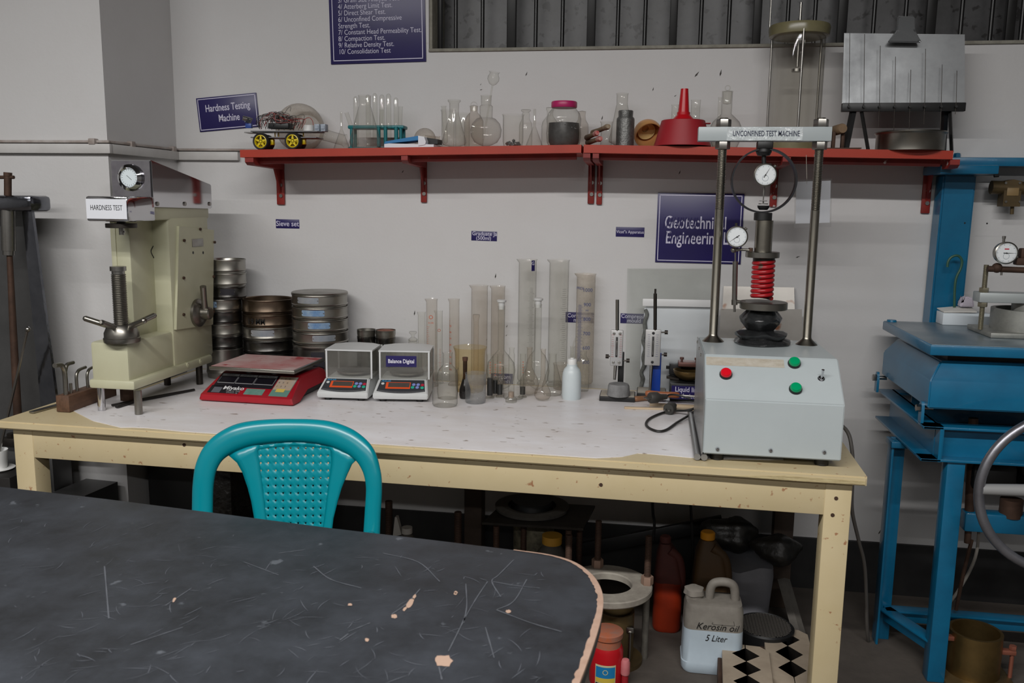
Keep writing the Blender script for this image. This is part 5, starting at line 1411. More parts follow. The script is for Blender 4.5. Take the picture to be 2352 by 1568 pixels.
# navy label scrap on the tall cylinder
l = Vector(next(o for o in COL.objects if o.get('label', '').startswith('very tall measuring cylinder with a scrap')).location); s = mpp(l); r_ = 20*s
bm = BM(); rows = [[((r_+0.0014)*sin(a), -(r_+0.0014)*cos(a), at(1224, y, l.y).z-l.z) for a in (0.55, 0.7, 0.85, 1.0)] for y in (597, 609, 621)]
grid_surf(bm, rows); o = tag(obj('label_scrap', bm, M_NAVY, None, l, 0), 'scrap of navy label on the upper right of the very tall cylinder', 'label')
text_obj('lettering', 'G', 0.017, M_SIGNW, o, ((r_+0.0018)*sin(0.72), -(r_+0.0018)*cos(0.72), at(1224, 604, l.y).z-l.z), (pi/2, 0, 0.72), bold=0.012, depth=0.0001)
# stoppered volumetric flasks with long necks
for px, py, yt, yn, yb, rb, lab in ((1150, 897, 688, 708, 806, 33, 'long necked volumetric flask with a white stopper in front of the rust rimmed cylinder'), (1233, 897, 684, 704, 806, 28, 'long necked volumetric flask with a white stopper in front of the very tall cylinder')):
    l = on_table(px, py)
    t = thing('volumetric_flask', lab, 'flask', l, 0, GW)
    bm = BM(); lathe(bm, vp(px, l, [(8.5, yn-6), (8, yn), (7.5, yb-4), (9, yb), (18, yb+10), (rb-3, yb+26), (rb, yb+45), (rb-4, yb+68), (rb-12, yb+80), (0, None)]), n=32); obj('body', bm, G_CLEAR, t, smooth=50)
    bm = BM(); lathe(bm, vp(px, l, [(0, yn+3), (6.5, yn+2), (7.2, yt+7), (10.5, yt+5), (11, yt+1), (9, yt), (0, yt)]), n=24); obj('stopper', bm, mat('milky_stopper', (204, 204, 202), 0.35), t, smooth=50)
# yellow stained beaker and the tube inside it
l = on_table(1079, 897); s = mpp(l)
tv('large_beaker', 'large yellow stained beaker with a pouring lip', 'beaker', 1079, 897, [(38.5, 796), (37, 800), (35, 806), (34, 820), (33.5, 880), (30, None), (0, None)], G_AMBER, 40)
l2 = Vector((at(1093, 850, l.y).x, l.y, l.z+0.003))
vessel('glass_tube', 'clear stoppered tube standing inside the yellow beaker', 'tube', 1093, l2, [(0, 722), (8, 722), (8, 726), (6.5, 734), (6, 738), (6, None), (0, None)], G_TAN, GW, 20)
# middle row
tv('conical_flask', 'squat flask with a flared neck inside the big front beaker', 'flask', 1028, 914, [(12, 809), (10.5, 813), (10.5, 838), (20, 848), (24, 860), (24, 900), (22, None), (0, None)], G_CLEAR)
tv('large_beaker', 'largest front beaker left of the dark bottomed flask', 'beaker', 1022, 931, [(31, 845), (30, 848), (29, 852), (29, 926), (26, None), (0, None)], G_CLEAR, 40)
l = on_table(1068, 914)
t = thing('dark_flask', 'brown necked flask with a black bulb between the two front beakers', 'flask', l, 0, GW)
bm = BM(); lathe(bm, vp(1068, l, [(5.5, 822), (5, 826), (4.8, 862), (6, 872)]), n=20); obj('neck', bm, glass('brown_glass', tint=(120, 86, 50), dirt=(110, 86, 60), dirt_amt=0.4), t, smooth=50)
bm = BM(); lathe(bm, vp(1068, l, [(0, 820), (6.5, 820), (6, 828), (0, 829)]), n=18); obj('stopper', bm, mat('cork_dark', (84, 56, 40), 0.8), t)
bm = BM(); lathe(bm, vp(1068, l, [(6, 870), (9, 880), (13, 893), (13.5, 906), (11, 916), (0, None)]), n=24); obj('bulb', bm, mat('tar_black', (24, 20, 19), 0.15), t, smooth=50)
tv('frosted_beaker', 'frosted scratched beaker at the front of the glass row', 'beaker', 1092, 924, [(25, 856), (24, 859), (23.5, 863), (23.5, 920), (21, None), (0, None)], glass('frosted_glass', tint=(240, 241, 241), dirt=(190, 192, 194), dirt_amt=0.26, dscale=24), 36)
# little cylinders with black printed bottoms
for px, py, yt, yk, rp, lab in ((1125, 914, 813, 868, 7, 'small cylinder with the tallest black band right of the frosted beaker'), (1137, 910, 818, 872, 6, 'small black banded cylinder just behind its taller twin'), (1148, 912, 813, 882, 6.5, 'small black banded cylinder under the long necked flask'), (1200, 912, 812, 888, 6.5, 'small black banded cylinder right of the narrow sediment tube')):
    l = on_table(px, py); t = thing('small_cylinder', lab, 'measuring cylinder', l, 0, GW); s = mpp(l)
    bm = BM(); lathe(bm, vp(px, l, [(rp+0.8, yt), (rp, yt+3), (rp, py-8), (rp*0.8, py-6), (rp*1.5, py-2), (rp*1.5, None), (0, None)]), n=20); obj('tube', bm, G_CLEAR, t, smooth=50)
    bm = BM(); lathe(bm, vp(px, l, [(rp*0.93, yk), (rp*0.94, py-7), (0, py-7)]), n=20); lathe(bm, vp(px, l, [(0, yk), (rp*0.93, yk)]), n=20); obj('black_band', bm, M_BLACK, t)
    bm = BM()
    for k in range(5): box(bm, (rp*s*0.2, -rp*s*1.02, at(px, yt+18+6*k, l.y).z-l.z), (0.004, 0.0004, 0.0022))
    o = obj('scale_marks', bm, M_INKO, t, smooth=0); o['kind'] = 'stuff'
l = on_table(1174, 923)
t = thing('sediment_tube', 'narrow clear tube with a flared foot and brown sediment', 'tube', l, 0, GW)
bm = BM(); lathe(bm, vp(1174, l, [(6.5, 798), (5.5, 803), (5.5, 810), (7, 814), (6.8, 905), (7, 910), (13, 915), (13, None), (0, None)]), n=22); obj('tube', bm, G_CLEAR, t, smooth=50)
bm = BM(); lathe(bm, vp(1174, l, [(0, 898), (6.2, 900), (6.2, 912), (0, 912)]), n=18); obj('sediment', bm, mat('sediment', (150, 132, 118), 0.8), t)
tv('large_beaker', 'plain beaker behind the narrow sediment tube', 'beaker', 1179, 914, [(26, 841), (25, 844), (24.5, 848), (24.5, 892), (22, None), (0, None)], G_CLEAR, 36)
tv('volumetric_flask', 'orange stained flask between the small cylinders and the conical flask', 'flask', 1215, 907, [(7, 797), (6, 800), (6, 842), (12, 855), (21, 872), (22, 888), (18, 902), (0, None)], G_TAN)
tv('volumetric_flask', 'small front flask with a pink tinged base', 'flask', 1246, 919, [(6.5, 801), (5.5, 804), (5.5, 866), (9, 880), (18, 898), (19, 908), (15, 915), (0, None)], G_TAN)
tv('conical_flask', 'conical flask with a red mark behind the small front flask', 'flask', 1268, 906, [(9, 812), (8.2, 815), (8.2, 830), (10, 840), (24, 888), (24, 898), (20, None), (0, None)], G_CLEAR)
tv('glass_beaker', 'thin walled beaker left of the wash bottle', 'beaker', 1291, 893, [(22, 834), (21, 837), (20, 842), (20, 898), (18, None), (0, None)], G_TAN, 36)
tv('reagent_bottle', 'narrow necked bottle behind the wash bottle shoulder', 'bottle', 1313, 887, [(6, 795), (5, 798), (5, 830), (9, 842), (9, None), (0, None)], G_DUST)
tv('reagent_bottle', 'glass bottle with rounded shoulders right of the wash bottle', 'bottle', 1338, 897, [(8, 806), (7.5, 810), (7.5, 818), (13, 826), (14.5, 834), (14.5, 888), (13, None), (0, None)], G_CLEAR)
# wash bottle
M_LDPE = mat('milky_plastic', (206, 214, 216), 0.35, col2=(190, 200, 204), scale=6, spec=0.4)
l = on_table(1312, 915)
t = thing('wash_bottle', 'white plastic wash bottle with a bent spout tube', 'bottle', l)
bm = BM(); lathe(bm, vp(1312, l, [(0, 836), (12, 836), (12, 840), (18, 847), (21, 856), (22, 866), (22, 908), (20, 916), (0, None)]), n=36); obj('body', bm, M_LDPE, t, smooth=50)
bm = BM(); lathe(bm, vp(1312, l, [(0, 821), (4, 821), (4, 823), (9.5, 824), (10.5, 826), (10.5, 836), (0, 836)]), n=28); obj('cap', bm, M_WHITE, t)
z = lambda y: at(1312, y, l.y).z-l.z; s = mpp(l)
bm = BM(); tube(bm, [(0, 0, z(824)), (0.002, 0, z(800)), (0.008*1, 0, z(780)), (0.02, -0.001, z(770)), (0.032, -0.002, z(778)), (0.04, -0.003, z(800)), (0.044, -0.004, z(815))], [0.0034, 0.003, 0.0028, 0.0026, 0.0022, 0.0018], 10, 5); obj('spout_tube', bm, G_CLEAR, t, smooth=60)

# ================================================================== Vicat apparatus (two)
M_VPL = mat('vicat_plate', (186, 186, 186), 0.42, 0.4, col2=(170, 168, 166), scale=10)
M_CEM = mat('cement_grey', (134, 134, 134), 0.85, col2=(96, 96, 96), scale=22, bump=0.4, bscale=50)


def vicat(px, Yv, plate, rod, knobs, label, base_px, rod_bottom):
    q = at(px, 830, Yv)
    t = thing('vicat_apparatus', label, 'apparatus', (q.x, Yv, ZS), 0, 'vicat apparatus on the table'); o_ = Vector(t.location)
    s = mpp(q)
    def A(x, y, dy=0): return at(x, y, Yv+dy)-o_
    a, b = A(plate[0], plate[3]), A(plate[1], plate[2])
    bm = BM(); box(bm, ((a.x+b.x)/2, 0, (a.z+b.z)/2), (b.x-a.x, 0.012, b.z-a.z), 0.003); pl_ = obj('scale_plate', bm, M_VPL, t)
    bm = BM(); box(bm, ((a.x+b.x)/2, -0.007, (a.z+b.z)/2+0.004), (0.007, 0.002, (b.z-a.z)*0.56), 0.0008); obj('slot', bm, M_BLACK, pl_)
    bm = BM(); box(bm, ((a.x+b.x)/2+0.0004, -0.0085, (a.z+b.z)/2), (0.0022, 0.001, (b.z-a.z)*0.4), 0.0004); obj('pointer', bm, M_STEEL, pl_)
    bm = BM()
    for k in range(11):
        for sx in (-1, 1):
            zz = (a.z+b.z)/2-0.03+0.0075*k
            box(bm, ((a.x+b.x)/2+sx*0.014, -0.0062, zz), (0.010 if k % 5 == 0 else 0.006, 0.0004, 0.0008))
    o = obj('scale_marks', bm, M_INKB if px > 1450 else mat('red_ink', (180, 70, 70), 0.6), pl_, smooth=0); o['kind'] = 'stuff'
    for zz in (b.z-0.012, a.z+0.012):
        for sx in ((-1, 1) if px < 1450 else (0,)):
            bm = BM(); lathe(bm, [(0, 0.004), (0.004, 0.003), (0.005, 0)], ((a.x+b.x)/2+sx*0.010, -0.006, zz), 12, (0, -1, 0)); obj('screw', bm, M_STEEL if px < 1450 else M_BLACK, pl_)
    c = A((rod[0]+rod[1])/2, rod[2]); c2 = A((rod[0]+rod[1])/2, plate[2])
    bm = BM(); bar(bm, (c2.x, 0, c2.z-0.01), (c.x, 0, c.z), (rod[1]-rod[0])/2*s, 16)
    if px > 1450: bar(bm, (c.x, 0, c.z), (c.x, 0, c.z+0.016), 0.0035, 10)
    obj('rod', bm, M_BRUSHED if px < 1450 else M_DARKSTEEL, t)
    bb = A(px, rod_bottom)
    bm = BM(); bar(bm, (a.x*0.5+b.x*0.5-0.002, 0, a.z+0.004), (a.x*0.5+b.x*0.5-0.004, 0, max(bb.z, 0.012)), 0.0062, 14, 0.0045); obj('plunger', bm, M_STEEL, t)
    for x0, x1, y in knobs:
        k0, k1 = A(x0, y), A(x1, y); d = (k1-k0).normalized()
        bm = BM(); bar(bm, (k0.x, 0, k0.z), (k1.x, 0, k1.z), 0.0024, 8); cyl(bm, (k1.x, 0, k1.z), 0.0072, 0.011, 14, (1 if x1 < x0 else -1, 0, 0)); obj('thumb_knob', bm, M_DARKSTEEL, t)
    # stand: back post and base
    bm = BM(); box(bm, ((a.x+b.x)/2+0.016, 0.030, 0.085), (0.020 if px < 1450 else 0.030, 0.016, 0.17-0.02), 0.002); obj('back_post', bm, M_BLACK if px < 1450 else mat('vicat_blue', (18, 60, 150), 0.4), t)
    f0, f1 = atz(base_px[0], base_px[2], ZS)-o_, atz(base_px[1], base_px[2]+3, ZS)-o_
    dp = 0.10
    bm = BM(); box(bm, ((f0.x+f1.x)/2, (f0.y+f1.y)/2+dp/2, 0.0085), (f1.x-f0.x, dp, 0.017), 0.002); obj('base_plate', bm, M_BLACK, t)
    bm = BM(); box(bm, ((f0.x+f1.x)/2, (f0.y+f1.y)/2+dp/2, 0.0180), (f1.x-f0.x-0.006, dp-0.006, 0.0018), 0.0005); obj('base_top', bm, mat('vicat_base_tan', (150, 142, 128), 0.7, col2=(176, 170, 160), scale=16), t)
    return t, o_, f0, f1


t, o_, f0, f1 = vicat(1418, -0.232, (1401, 1432, 758, 839), (1414, 1422, 688), ((1401, 1391, 818), (1432, 1446, 828)), 'left vicat apparatus with a cement cone on its base', (1376, 1458, 921), 872)
q = atz(1420, 909, ZS+0.0195)
bm = BM(); lathe(bm, [(0, 0.040), (0.033, 0.040), (0.036, 0.034), (0.039, 0.004), (0.040, 0.0), (0, 0)], (0, 0, 0), 28, wob=lambda a, h: 1+0.03*sin(3*a+h*90)+0.02*sin(7*a))
tag(obj('cement_cone', bm, M_CEM, None, (q.x, q.y+0.012, ZS+0.0196)), 'rough grey cement cone under the left vicat plunger', 'cement sample')
t2, o2, f0b, f1b = vicat(1500, -0.215, (1480, 1519, 757, 838), (1501, 1509, 674), ((1519, 1534, 763), (1519, 1532, 814)), 'right vicat apparatus with a blue post', (1462, 1530, 913), 898)

# ================================================================== sheets of glass and metal leaning on the wall
G_SHEET = glass('sheet_glass', tint=(251, 252, 251), dirt=(222, 224, 220), dirt_amt=0.14, edge=0.3, dscale=5)


def lean_sheet(poly_px, yb, yt, thick, m, name, label, cat):
    """sheet standing on the table at depth yb and touching depth yt at its top"""
    ys = [p[1] for p in poly_px]; y0, y1 = max(ys), min(ys)
    P = [at(x, y, yb+(yt-yb)*(y0-y)/(y0-y1)) for x, y in poly_px]
    zm = min(p.z for p in P); c = Vector((P[0].x, yb, ZS+0.0005))
    for p in P:
        if p.z < ZS+0.02: p.z = ZS+0.0008
    bm = BM(); prism(bm, [p-c for p in P], (0, thick, 0)); o = obj(name, bm, m, None, c, 0)
    return tag(o, label, cat)


lean_sheet([(1436, 886), (1640, 886), (1638, 616), (1441, 616)], -0.070, -0.012, 0.005, G_SHEET, 'glass_sheet', 'large clear glass sheet leaning on the wall behind the vicat apparatus', 'glass sheet')
M_MIRROR = mat('bright_metal_sheet', (232, 236, 238), 0.34, 0.7, col2=(214, 220, 224), scale=4, amt=0.3, rough2=0.45)
wavy = [(1470, 893), (1475, 870), (1470, 855), (1478, 840), (1474, 822), (1480, 800), (1474, 782), (1481, 760), (1478, 740), (1486, 720), (1480, 708), (1484, 704)]
lean_sheet(wavy+[(1636, 704), (1640, 893)], -0.084, -0.066, 0.003, M_MIRROR, 'metal_sheet', 'bright metal sheet with a ragged left edge leaning behind the right vicat apparatus', 'metal sheet')
bm = BM(); a, b = at(1476, 694, -0.078), at(1634, 697, -0.078); box(bm, (a+b)/2, ((b-a).x, 0.010, 17*mpp(a)), 0.002, Matrix.Rotation(atan2((b-a).z, (b-a).x)*-1, 3, 'Y'))
tag(obj('metal_strip', bm, mat('white_strip', (222, 222, 222), 0.35), None, None), 'white strip lying along the top of the bright metal sheet', 'strip')
M_SEAL = mat('grey_sealant', (118, 120, 116), 0.8, col2=(84, 86, 82), scale=50, bump=0.4, bscale=90)
bm = BM(); tube(bm, [at(x, y, -0.0925+0.018*(890-y)/180) for x, y in [(1472, 890), (1476, 870), (1473, 855), (1480, 838), (1477, 820), (1482, 800), (1477, 782), (1482, 760), (1481, 740), (1486, 722), (1482, 710)]], [0.006, 0.008, 0.006, 0.008, 0.006, 0.007, 0.006, 0.008, 0.007, 0.007, 0.006], 8, 4); tag(obj('sealant_bead', bm, M_SEAL), 'lumpy grey sealant bead along the ragged edge of the metal sheet', 'sealant')
M_RUSTY = mat('rusty_sheet', (188, 184, 178), 0.3, 0.7, col2=(170, 164, 158), scale=5, spots=(140, 96, 70), spot_scale=11, spot_thr=0.60)
lean_sheet([(1655, 800), (1828, 800), (1824, 660), (1662, 657)], -0.050, -0.012, 0.002, M_RUSTY, 'rusty_sheet', 'upper rust stained metal sheet leaning behind the load frame', 'metal sheet')
lean_sheet([(1648, 880), (1846, 880), (1842, 710), (1655, 709)], -0.080, -0.056, 0.002, M_RUSTY, 'rusty_sheet', 'lower rust stained metal sheet leaning behind the load frame', 'metal sheet')

# ================================================================== Casagrande cup device, tools, plugs
M_BRASS = mat('aged_brass', (150, 124, 78), 0.35, 0.9, col2=(112, 94, 60), scale=8)
M_BRZ = mat('bronze_red', (110, 78, 72), 0.5, 0.6)
fl = atz(1538, 922, ZS)
t = thing('liquid_limit_device', 'brass cup liquid limit device on a black base beside the load frame', 'apparatus', fl); o_ = Vector(fl)
bm = BM(); box(bm, (0.075, 0.070, 0.032), (0.15, 0.122, 0.062), 0.003); obj('base', bm, M_BLACK, t)
bm = BM(); box(bm, (0.06, 0.0088, 0.032), (0.11, 0.002, 0.046)); obj('base_label', bm, M_NAVY, t)
text_obj('lettering', 'Liquid limit', 0.024, M_SIGNW, t, (0.062, 0.0073, 0.042), bold=0.014, sx=0.85)
text_obj('lettering', 'device', 0.022, M_SIGNW, t, (0.062, 0.0073, 0.020), bold=0.014, sx=0.85)
s = mpp(at(1582, 862, fl.y+0.06)); q = at(1582, 868, fl.y+0.06)-o_
bm = BM(); prof = [(36*s*sin(a_), 24*s-24*s*1.3*cos(a_)*0.8) for a_ in [pi/2*k/10 for k in range(11)]]; prof[0] = (0, prof[0][1])
prof += [(35*s, prof[-1][1]), (30*s, prof[-1][1]-0.004), (0, prof[0][1]+0.004)]
lathe(bm, prof, (q.x, 0.06, 0.066), 36); obj('cup', bm, M_BRASS, t, smooth=60)
bm = BM(); box(bm, (q.x, 0.12, 0.085), (0.05, 0.02, 0.05), 0.003); obj('cup_bracket', bm, M_BLACK, t)
bm = BM(); box(bm, (q.x, 0.10, 0.117), (0.075, 0.05, 0.016), 0.003); obj('hanger', bm, M_BRZ, t)
for dx in (-0.025, 0.025):
    bm = BM(); cyl(bm, (q.x+dx, 0.09, 0.124), 0.004, 0.012, 12); cyl(bm, (q.x+dx, 0.09, 0.133), 0.007, 0.008, 14); obj('adjust_screw', bm, M_BRZ, t)
bm = BM(); box(bm, (0.018, 0.115, 0.094), (0.042, 0.04, 0.042), 0.004); cyl(bm, (-0.002, 0.115, 0.098), 0.006, 0.012, 10, (-1, 0, 0)); obj('counter', bm, M_BLACK, t)
bm = BM(); prism(bm, [(-0.012, 0.07, 0.066), (0.03, 0.06, 0.064), (0.03, 0.06, 0.070), (-0.012, 0.07, 0.075)], (0, 0.03, 0)); obj('crank', bm, M_DARKSTEEL, t)
M_HAND = mat('varnished_handle', (168, 104, 66), 0.45, col2=(140, 78, 48), scale=12)
for p0, p1, r_, lab, m_ in (((1456, 923), (1505, 919), 0.010, 'brown handled tool in front of the right vicat base', mat('brown_handle', (132, 92, 64), 0.5)), ((1482, 912), (1560, 917), 0.011, 'orange brown wooden handle lying behind the dark plug', M_HAND)):
    a, b = atz(*p0, ZS+0.02 if p0[1] < 915 else ZS), atz(*p1, ZS+0.02 if p0[1] < 915 else ZS)
    zc = ZS+(0.034 if p0[1] < 915 else r_+0.0005)
    a.z = b.z = zc
    t = thing('tool_handle', lab, 'tool', a); d = b-a
    bm = BM(); tube(bm, [(0, 0, 0), d*0.1, d*0.5, d*0.9, d], [r_*0.6, r_, r_*0.85, r_, r_*0.7], 14, 3); obj('handle', bm, m_, t)
    bm = BM(); bar(bm, d*0.98, d*1.5, 0.004, 8); obj('shank', bm, M_STEEL, t)
for p0, p1, h_, lab in (((1434, 938), (1600, 943), 0.006, 'long pale wooden batten lying in front of the vicat bases'), ((1492, 932), (1600, 937), 0.010, 'short pale wooden batten behind the long one')):
    a, b = atz(*p0, ZS), atz(*p1, ZS)
    bm = BM(); d = b-a; box(bm, (a+b)/2+Vector((0, 0, h_/2+0.0002)), (d.length, 0.014, h_), 0.001, Matrix.Rotation(atan2(d.y, d.x), 3, 'Z'))
    tag(obj('wood_batten', bm, mat('pale_wood', (206, 186, 158), 0.6, col2=(184, 160, 130), scale=20, stretch=(1, 8, 8)), None, None), lab, 'batten')
M_PLUG = mat('plug_rubber', (58, 56, 53), 0.6)
for (px, py, ang, lab, z0) in ((1512, 925, 0.55, 'dark power plug lying upper left of the cable loop', 0.024), (1542, 948, 1.25, 'dark power plug lying at the start of the cable loop', 0.0)):
    q = atz(px, py, ZS+z0); q.z = ZS+z0+0.019
    t = thing('power_plug', lab, 'plug', q, ang)
    bm = BM(); lathe(bm, [(0, -0.034), (0.016, -0.034), (0.0185, -0.030), (0.0185, -0.006), (0.011, 0.006), (0.0085, 0.03), (0, 0.03)], (0, 0, 0), 20, (1, 0, 0)); obj('body', bm, M_PLUG, t)
    for dz in (-0.007, 0.007):
        bm = BM(); cyl(bm, (-0.034, dz, 0), 0.0022, 0.018, 8, (-1, 0, 0)); obj('pin', bm, M_STEEL, t)
    if z0 > 0:
        bm = BM(); tube(bm, [(0.03, 0, 0), (0.045, 0.004, 0.004), (0.07, -0.004, 0.003), (0.105, -0.03, -0.006)], 0.0032, 8, 5); obj('cord', bm, M_BLACK, t)
P = []
for x, y, z in ((1603, 935, 0.03), (1580, 942, 0.02), (1552, 943, 0.012), (1522, 948, 0.006), (1494, 960, 0.0045), (1484, 972, 0.0045), (1490, 982, 0.0045), (1510, 990, 0.0045), (1530, 987, 0.0045), (1555, 970, 0.006), (1580, 955, 0.012), (1605, 938, 0.022)):
    q = atz(x, y, ZS+z); P.append(q)
bm = BM(); tube(bm, P, 0.0040, 10, 6); tag(obj('power_cable', bm, mat('cable_black', (30, 28, 26), 0.45)), 'black power cable looped on the table left of the load frame', 'cable')
# two steel rods lying beside the machine
for p0, p1, lab in (((1585, 953), (1601, 1057), 'steel rod lying on the table left of the load frame'), ((1597, 953), (1617, 1058), 'steel rod lying against the load frame side')):
    a, b = atz(*p0, ZS), atz(*p1, ZS); r_ = 0.0088; a.z = b.z = ZS+r_+0.0006
    bm = BM(); bar(bm, b, a, r_, 18); tag(obj('steel_rod', bm, mat('grey_rod', (146, 146, 146), 0.4, 0.6), None), lab, 'rod', 'steel rods beside the load frame')
# ================================================================== unconfined compression load frame on the table
M_MG = mat('machine_grey', (180, 188, 190), 0.38, col2=(172, 180, 182), scale=4, amt=0.4, spots=(150, 156, 156), spot_scale=12, spot_thr=0.76)
UY, UX0, UX1 = -0.934, 0.157, 0.505
UZ0, UZ1, UZT = 0.755, 0.902, 1.000
UYT, UYB = -0.815, -0.50
t = thing('load_frame', 'grey load frame machine with a red spring and coloured buttons', 'machine', (UX0, UY, ZS)); o_ = Vector(t.location)
def U(p): return Vector(p)-o_


W_ = UX1-UX0
sec = [(0, UZ0-ZS), (0, UZ1-ZS), (UYT-UY, UZT-ZS), (UYB-UY, UZT-ZS), (UYB-UY, UZ0-ZS)]
bm = BM(); prism(bm, [(0, y, z) for y, z in sec], (W_, 0, 0))
bmesh.ops.bevel(bm, geom=[e for e in bm.edges if len(e.link_faces) == 2 and e.calc_face_angle(0) > 0.3], offset=0.003, segments=2, affect='EDGES')
case = obj('casing', bm, M_MG, t, smooth=30)
bm = BM(); prism(bm, [(-0.0035, y, z) for y, z in sec], (0.003, 0, 0)); obj('side_panel', bm, mat('bare_side', (176, 178, 178), 0.3, 0.6, col2=(150, 152, 152), scale=7), t, smooth=0)
for x, y in ((0.04, 0.04), (W_-0.04, 0.04), (0.04, 0.38), (W_-0.04, 0.38)):
    bm = BM(); cyl(bm, (x, y, 0), 0.018, UZ0-ZS+0.002, 20); obj('foot', bm, M_BLACK, t)
for px, py in ((1605, 785), (1609, 800), (1613, 815)):
    q = U(atx(px, py, UX0)); bm = BM(); lathe(bm, [(0, 0.003), (0.004, 0.002), (0.005, 0)], (-0.0035, q.y, q.z), 10, (-1, 0, 0)); obj('rivet', bm, M_STEEL, case)
for px, py in ((1648, 1031), (1770, 1034), (1893, 1038)):
    q = U(at(px, py, UY)); bm = BM(); lathe(bm, [(0, 0.005), (0.004, 0.004), (0.006, 0)], q, 16, (0, -1, 0)); obj('screw', bm, M_CHROME, case)
# slanted control face
sl = Vector((0, UYT-UY, UZT-UZ1)); sd = sl.normalized(); sn = Vector((0, -sd.z, sd.y)); o1 = Vector((0, 0, UZ1-ZS)); Rp = Matrix(((1, 0, 0), (0, sd.y, sn.y), (0, sd.z, sn.z)))
def face_pt(px, py):
    d = ray(px, py); n_ = sn; p0 = o1+o_
    return CAM+d*((p0-CAM).dot(n_)/d.dot(n_))-o_


bm = BM(); a, b = face_pt(1622, 818), face_pt(1802, 846); c = (a+b)/2
box(bm, c+sn*0.0004, (b.x-a.x, (a-b).dot(sd)*0.9, 0.0006), 0, Rp); obj('tape_residue', bm, mat('tape_residue', (186, 180, 168), 0.75, col2=(164, 154, 138), scale=30, stretch=(1, 3, 1), spots=(140, 128, 110), spot_scale=70, spot_thr=0.66), case, smooth=0)
for px, py, m_, nm in ((1667, 861, mat('red_lens', (214, 16, 34), 0.25), 'red_button'), (1824, 836, mat('green_lens', (0, 150, 96), 0.25), 'green_button'), (1827, 895, mat('green_lens', (0, 150, 96), 0.25), 'green_button')):
    q = face_pt(px, py); bm = BM(); lathe(bm, [(0, 0), (0.0165, 0), (0.0168, 0.005), (0.0155, 0.0075), (0, 0.0075)], q, 28, sn); bz = obj(nm, bm, M_BLACK, case)
    bm = BM(); lathe(bm, [(0, 0.0165), (0.0125, 0.0155), (0.0145, 0.0125), (0.0148, 0.007), (0, 0.007)], q, 28, sn); obj('lens', bm, m_, bz)
q = face_pt(1886, 870); bm = BM(); cyl(bm, q, 0.009, 0.002, 18, sn); hexnut(bm, q+sn*0.002, 0.0075, 0.004, sn); tube(bm, [q+sn*0.005, q+sn*0.014+Vector((0.001, 0, 0.006)), q+sn*0.019+Vector((0.001, 0, 0.012))], [0.003, 0.0028, 0.004], 10); obj('toggle_switch', bm, M_CHROME, case)
# two posts, nuts and cross beam
qL, qR = atz(1638, 784, UZT), atz(1851, 790, UZT)
PYU = (qL.y+qR.y)/2
M_POST = mat('post_steel', (160, 156, 146), 0.26, 1.0, col2=(122, 116, 104), scale=12, amt=0.3, rough2=0.4)
zt0 = at(1754, 325, PYU).z; zt1 = at(1754, 291, PYU-0.02).z
for q, nm in ((qL, 'L'), (qR, 'R')):
    s = mpp((q.x, PYU, 1.2)); r_ = 10.0*s; zth = at(1754, 482, PYU).z
    b_ = U((q.x, PYU, UZT))
    bm = BM(); lathe(bm, [(0, 0), (25*s, 0), (24*s, 0.002), (12*s, 0.016), (r_, 0.022), (r_, zth-UZT), (0, zth-UZT)], b_, 28); p_ = obj('post', bm, M_POST, t)
    bm = BM(); thread(bm, U((q.x, PYU, zth)), r_, zt1-zth+0.026, 0.0046, n=24, depth=0.10); obj('thread', bm, M_POST, p_)
    bm = BM(); hexnut(bm, U((q.x, PYU, zt1)), 16.5*s, 0.022); obj('upper_nut', bm, M_STEEL, p_)
    bm = BM(); hexnut(bm, U((q.x, PYU, zt0-0.022)), 16.5*s, 0.022); obj('lower_nut', bm, M_STEEL, p_)
xa, xb = at(1604, 305, PYU-0.02).x, at(1911, 305, PYU-0.02).x
bm = BM(); c = U(((xa+xb)/2, PYU, (zt0+zt1)/2)); box(bm, c, (xb-xa, 0.046, zt1-zt0), 0.002); beam = obj('cross_beam', bm, M_MG, t)
M_TAPE = mat('glossy_tape', (208, 214, 216), 0.10, col2=(190, 198, 200), scale=22, bump=0.35, bscale=70, spec=0.8)
xl_, xr_ = at(1670, 305, PYU-0.024).x-o_.x, at(1844, 305, PYU-0.024).x-o_.x
bm = BM(); box(bm, ((xl_+xr_)/2, c.y-0.0235, c.z), (xr_-xl_, 0.0008, (zt1-zt0)*0.94)); tape = obj('name_tape', bm, M_TAPE, beam, smooth=0)
text_obj('lettering', 'UNCONFINED TEST MACHINE', 0.0215, mat('tape_ink', (44, 50, 74), 0.5), tape, ((xl_+xr_)/2+0.004, c.y-0.0243, c.z), bold=0.010, sx=0.625)
# load ring and its gauge
M_GAUGE = mat('gauge_white', (232, 236, 238), 0.3)
G_LENS = None


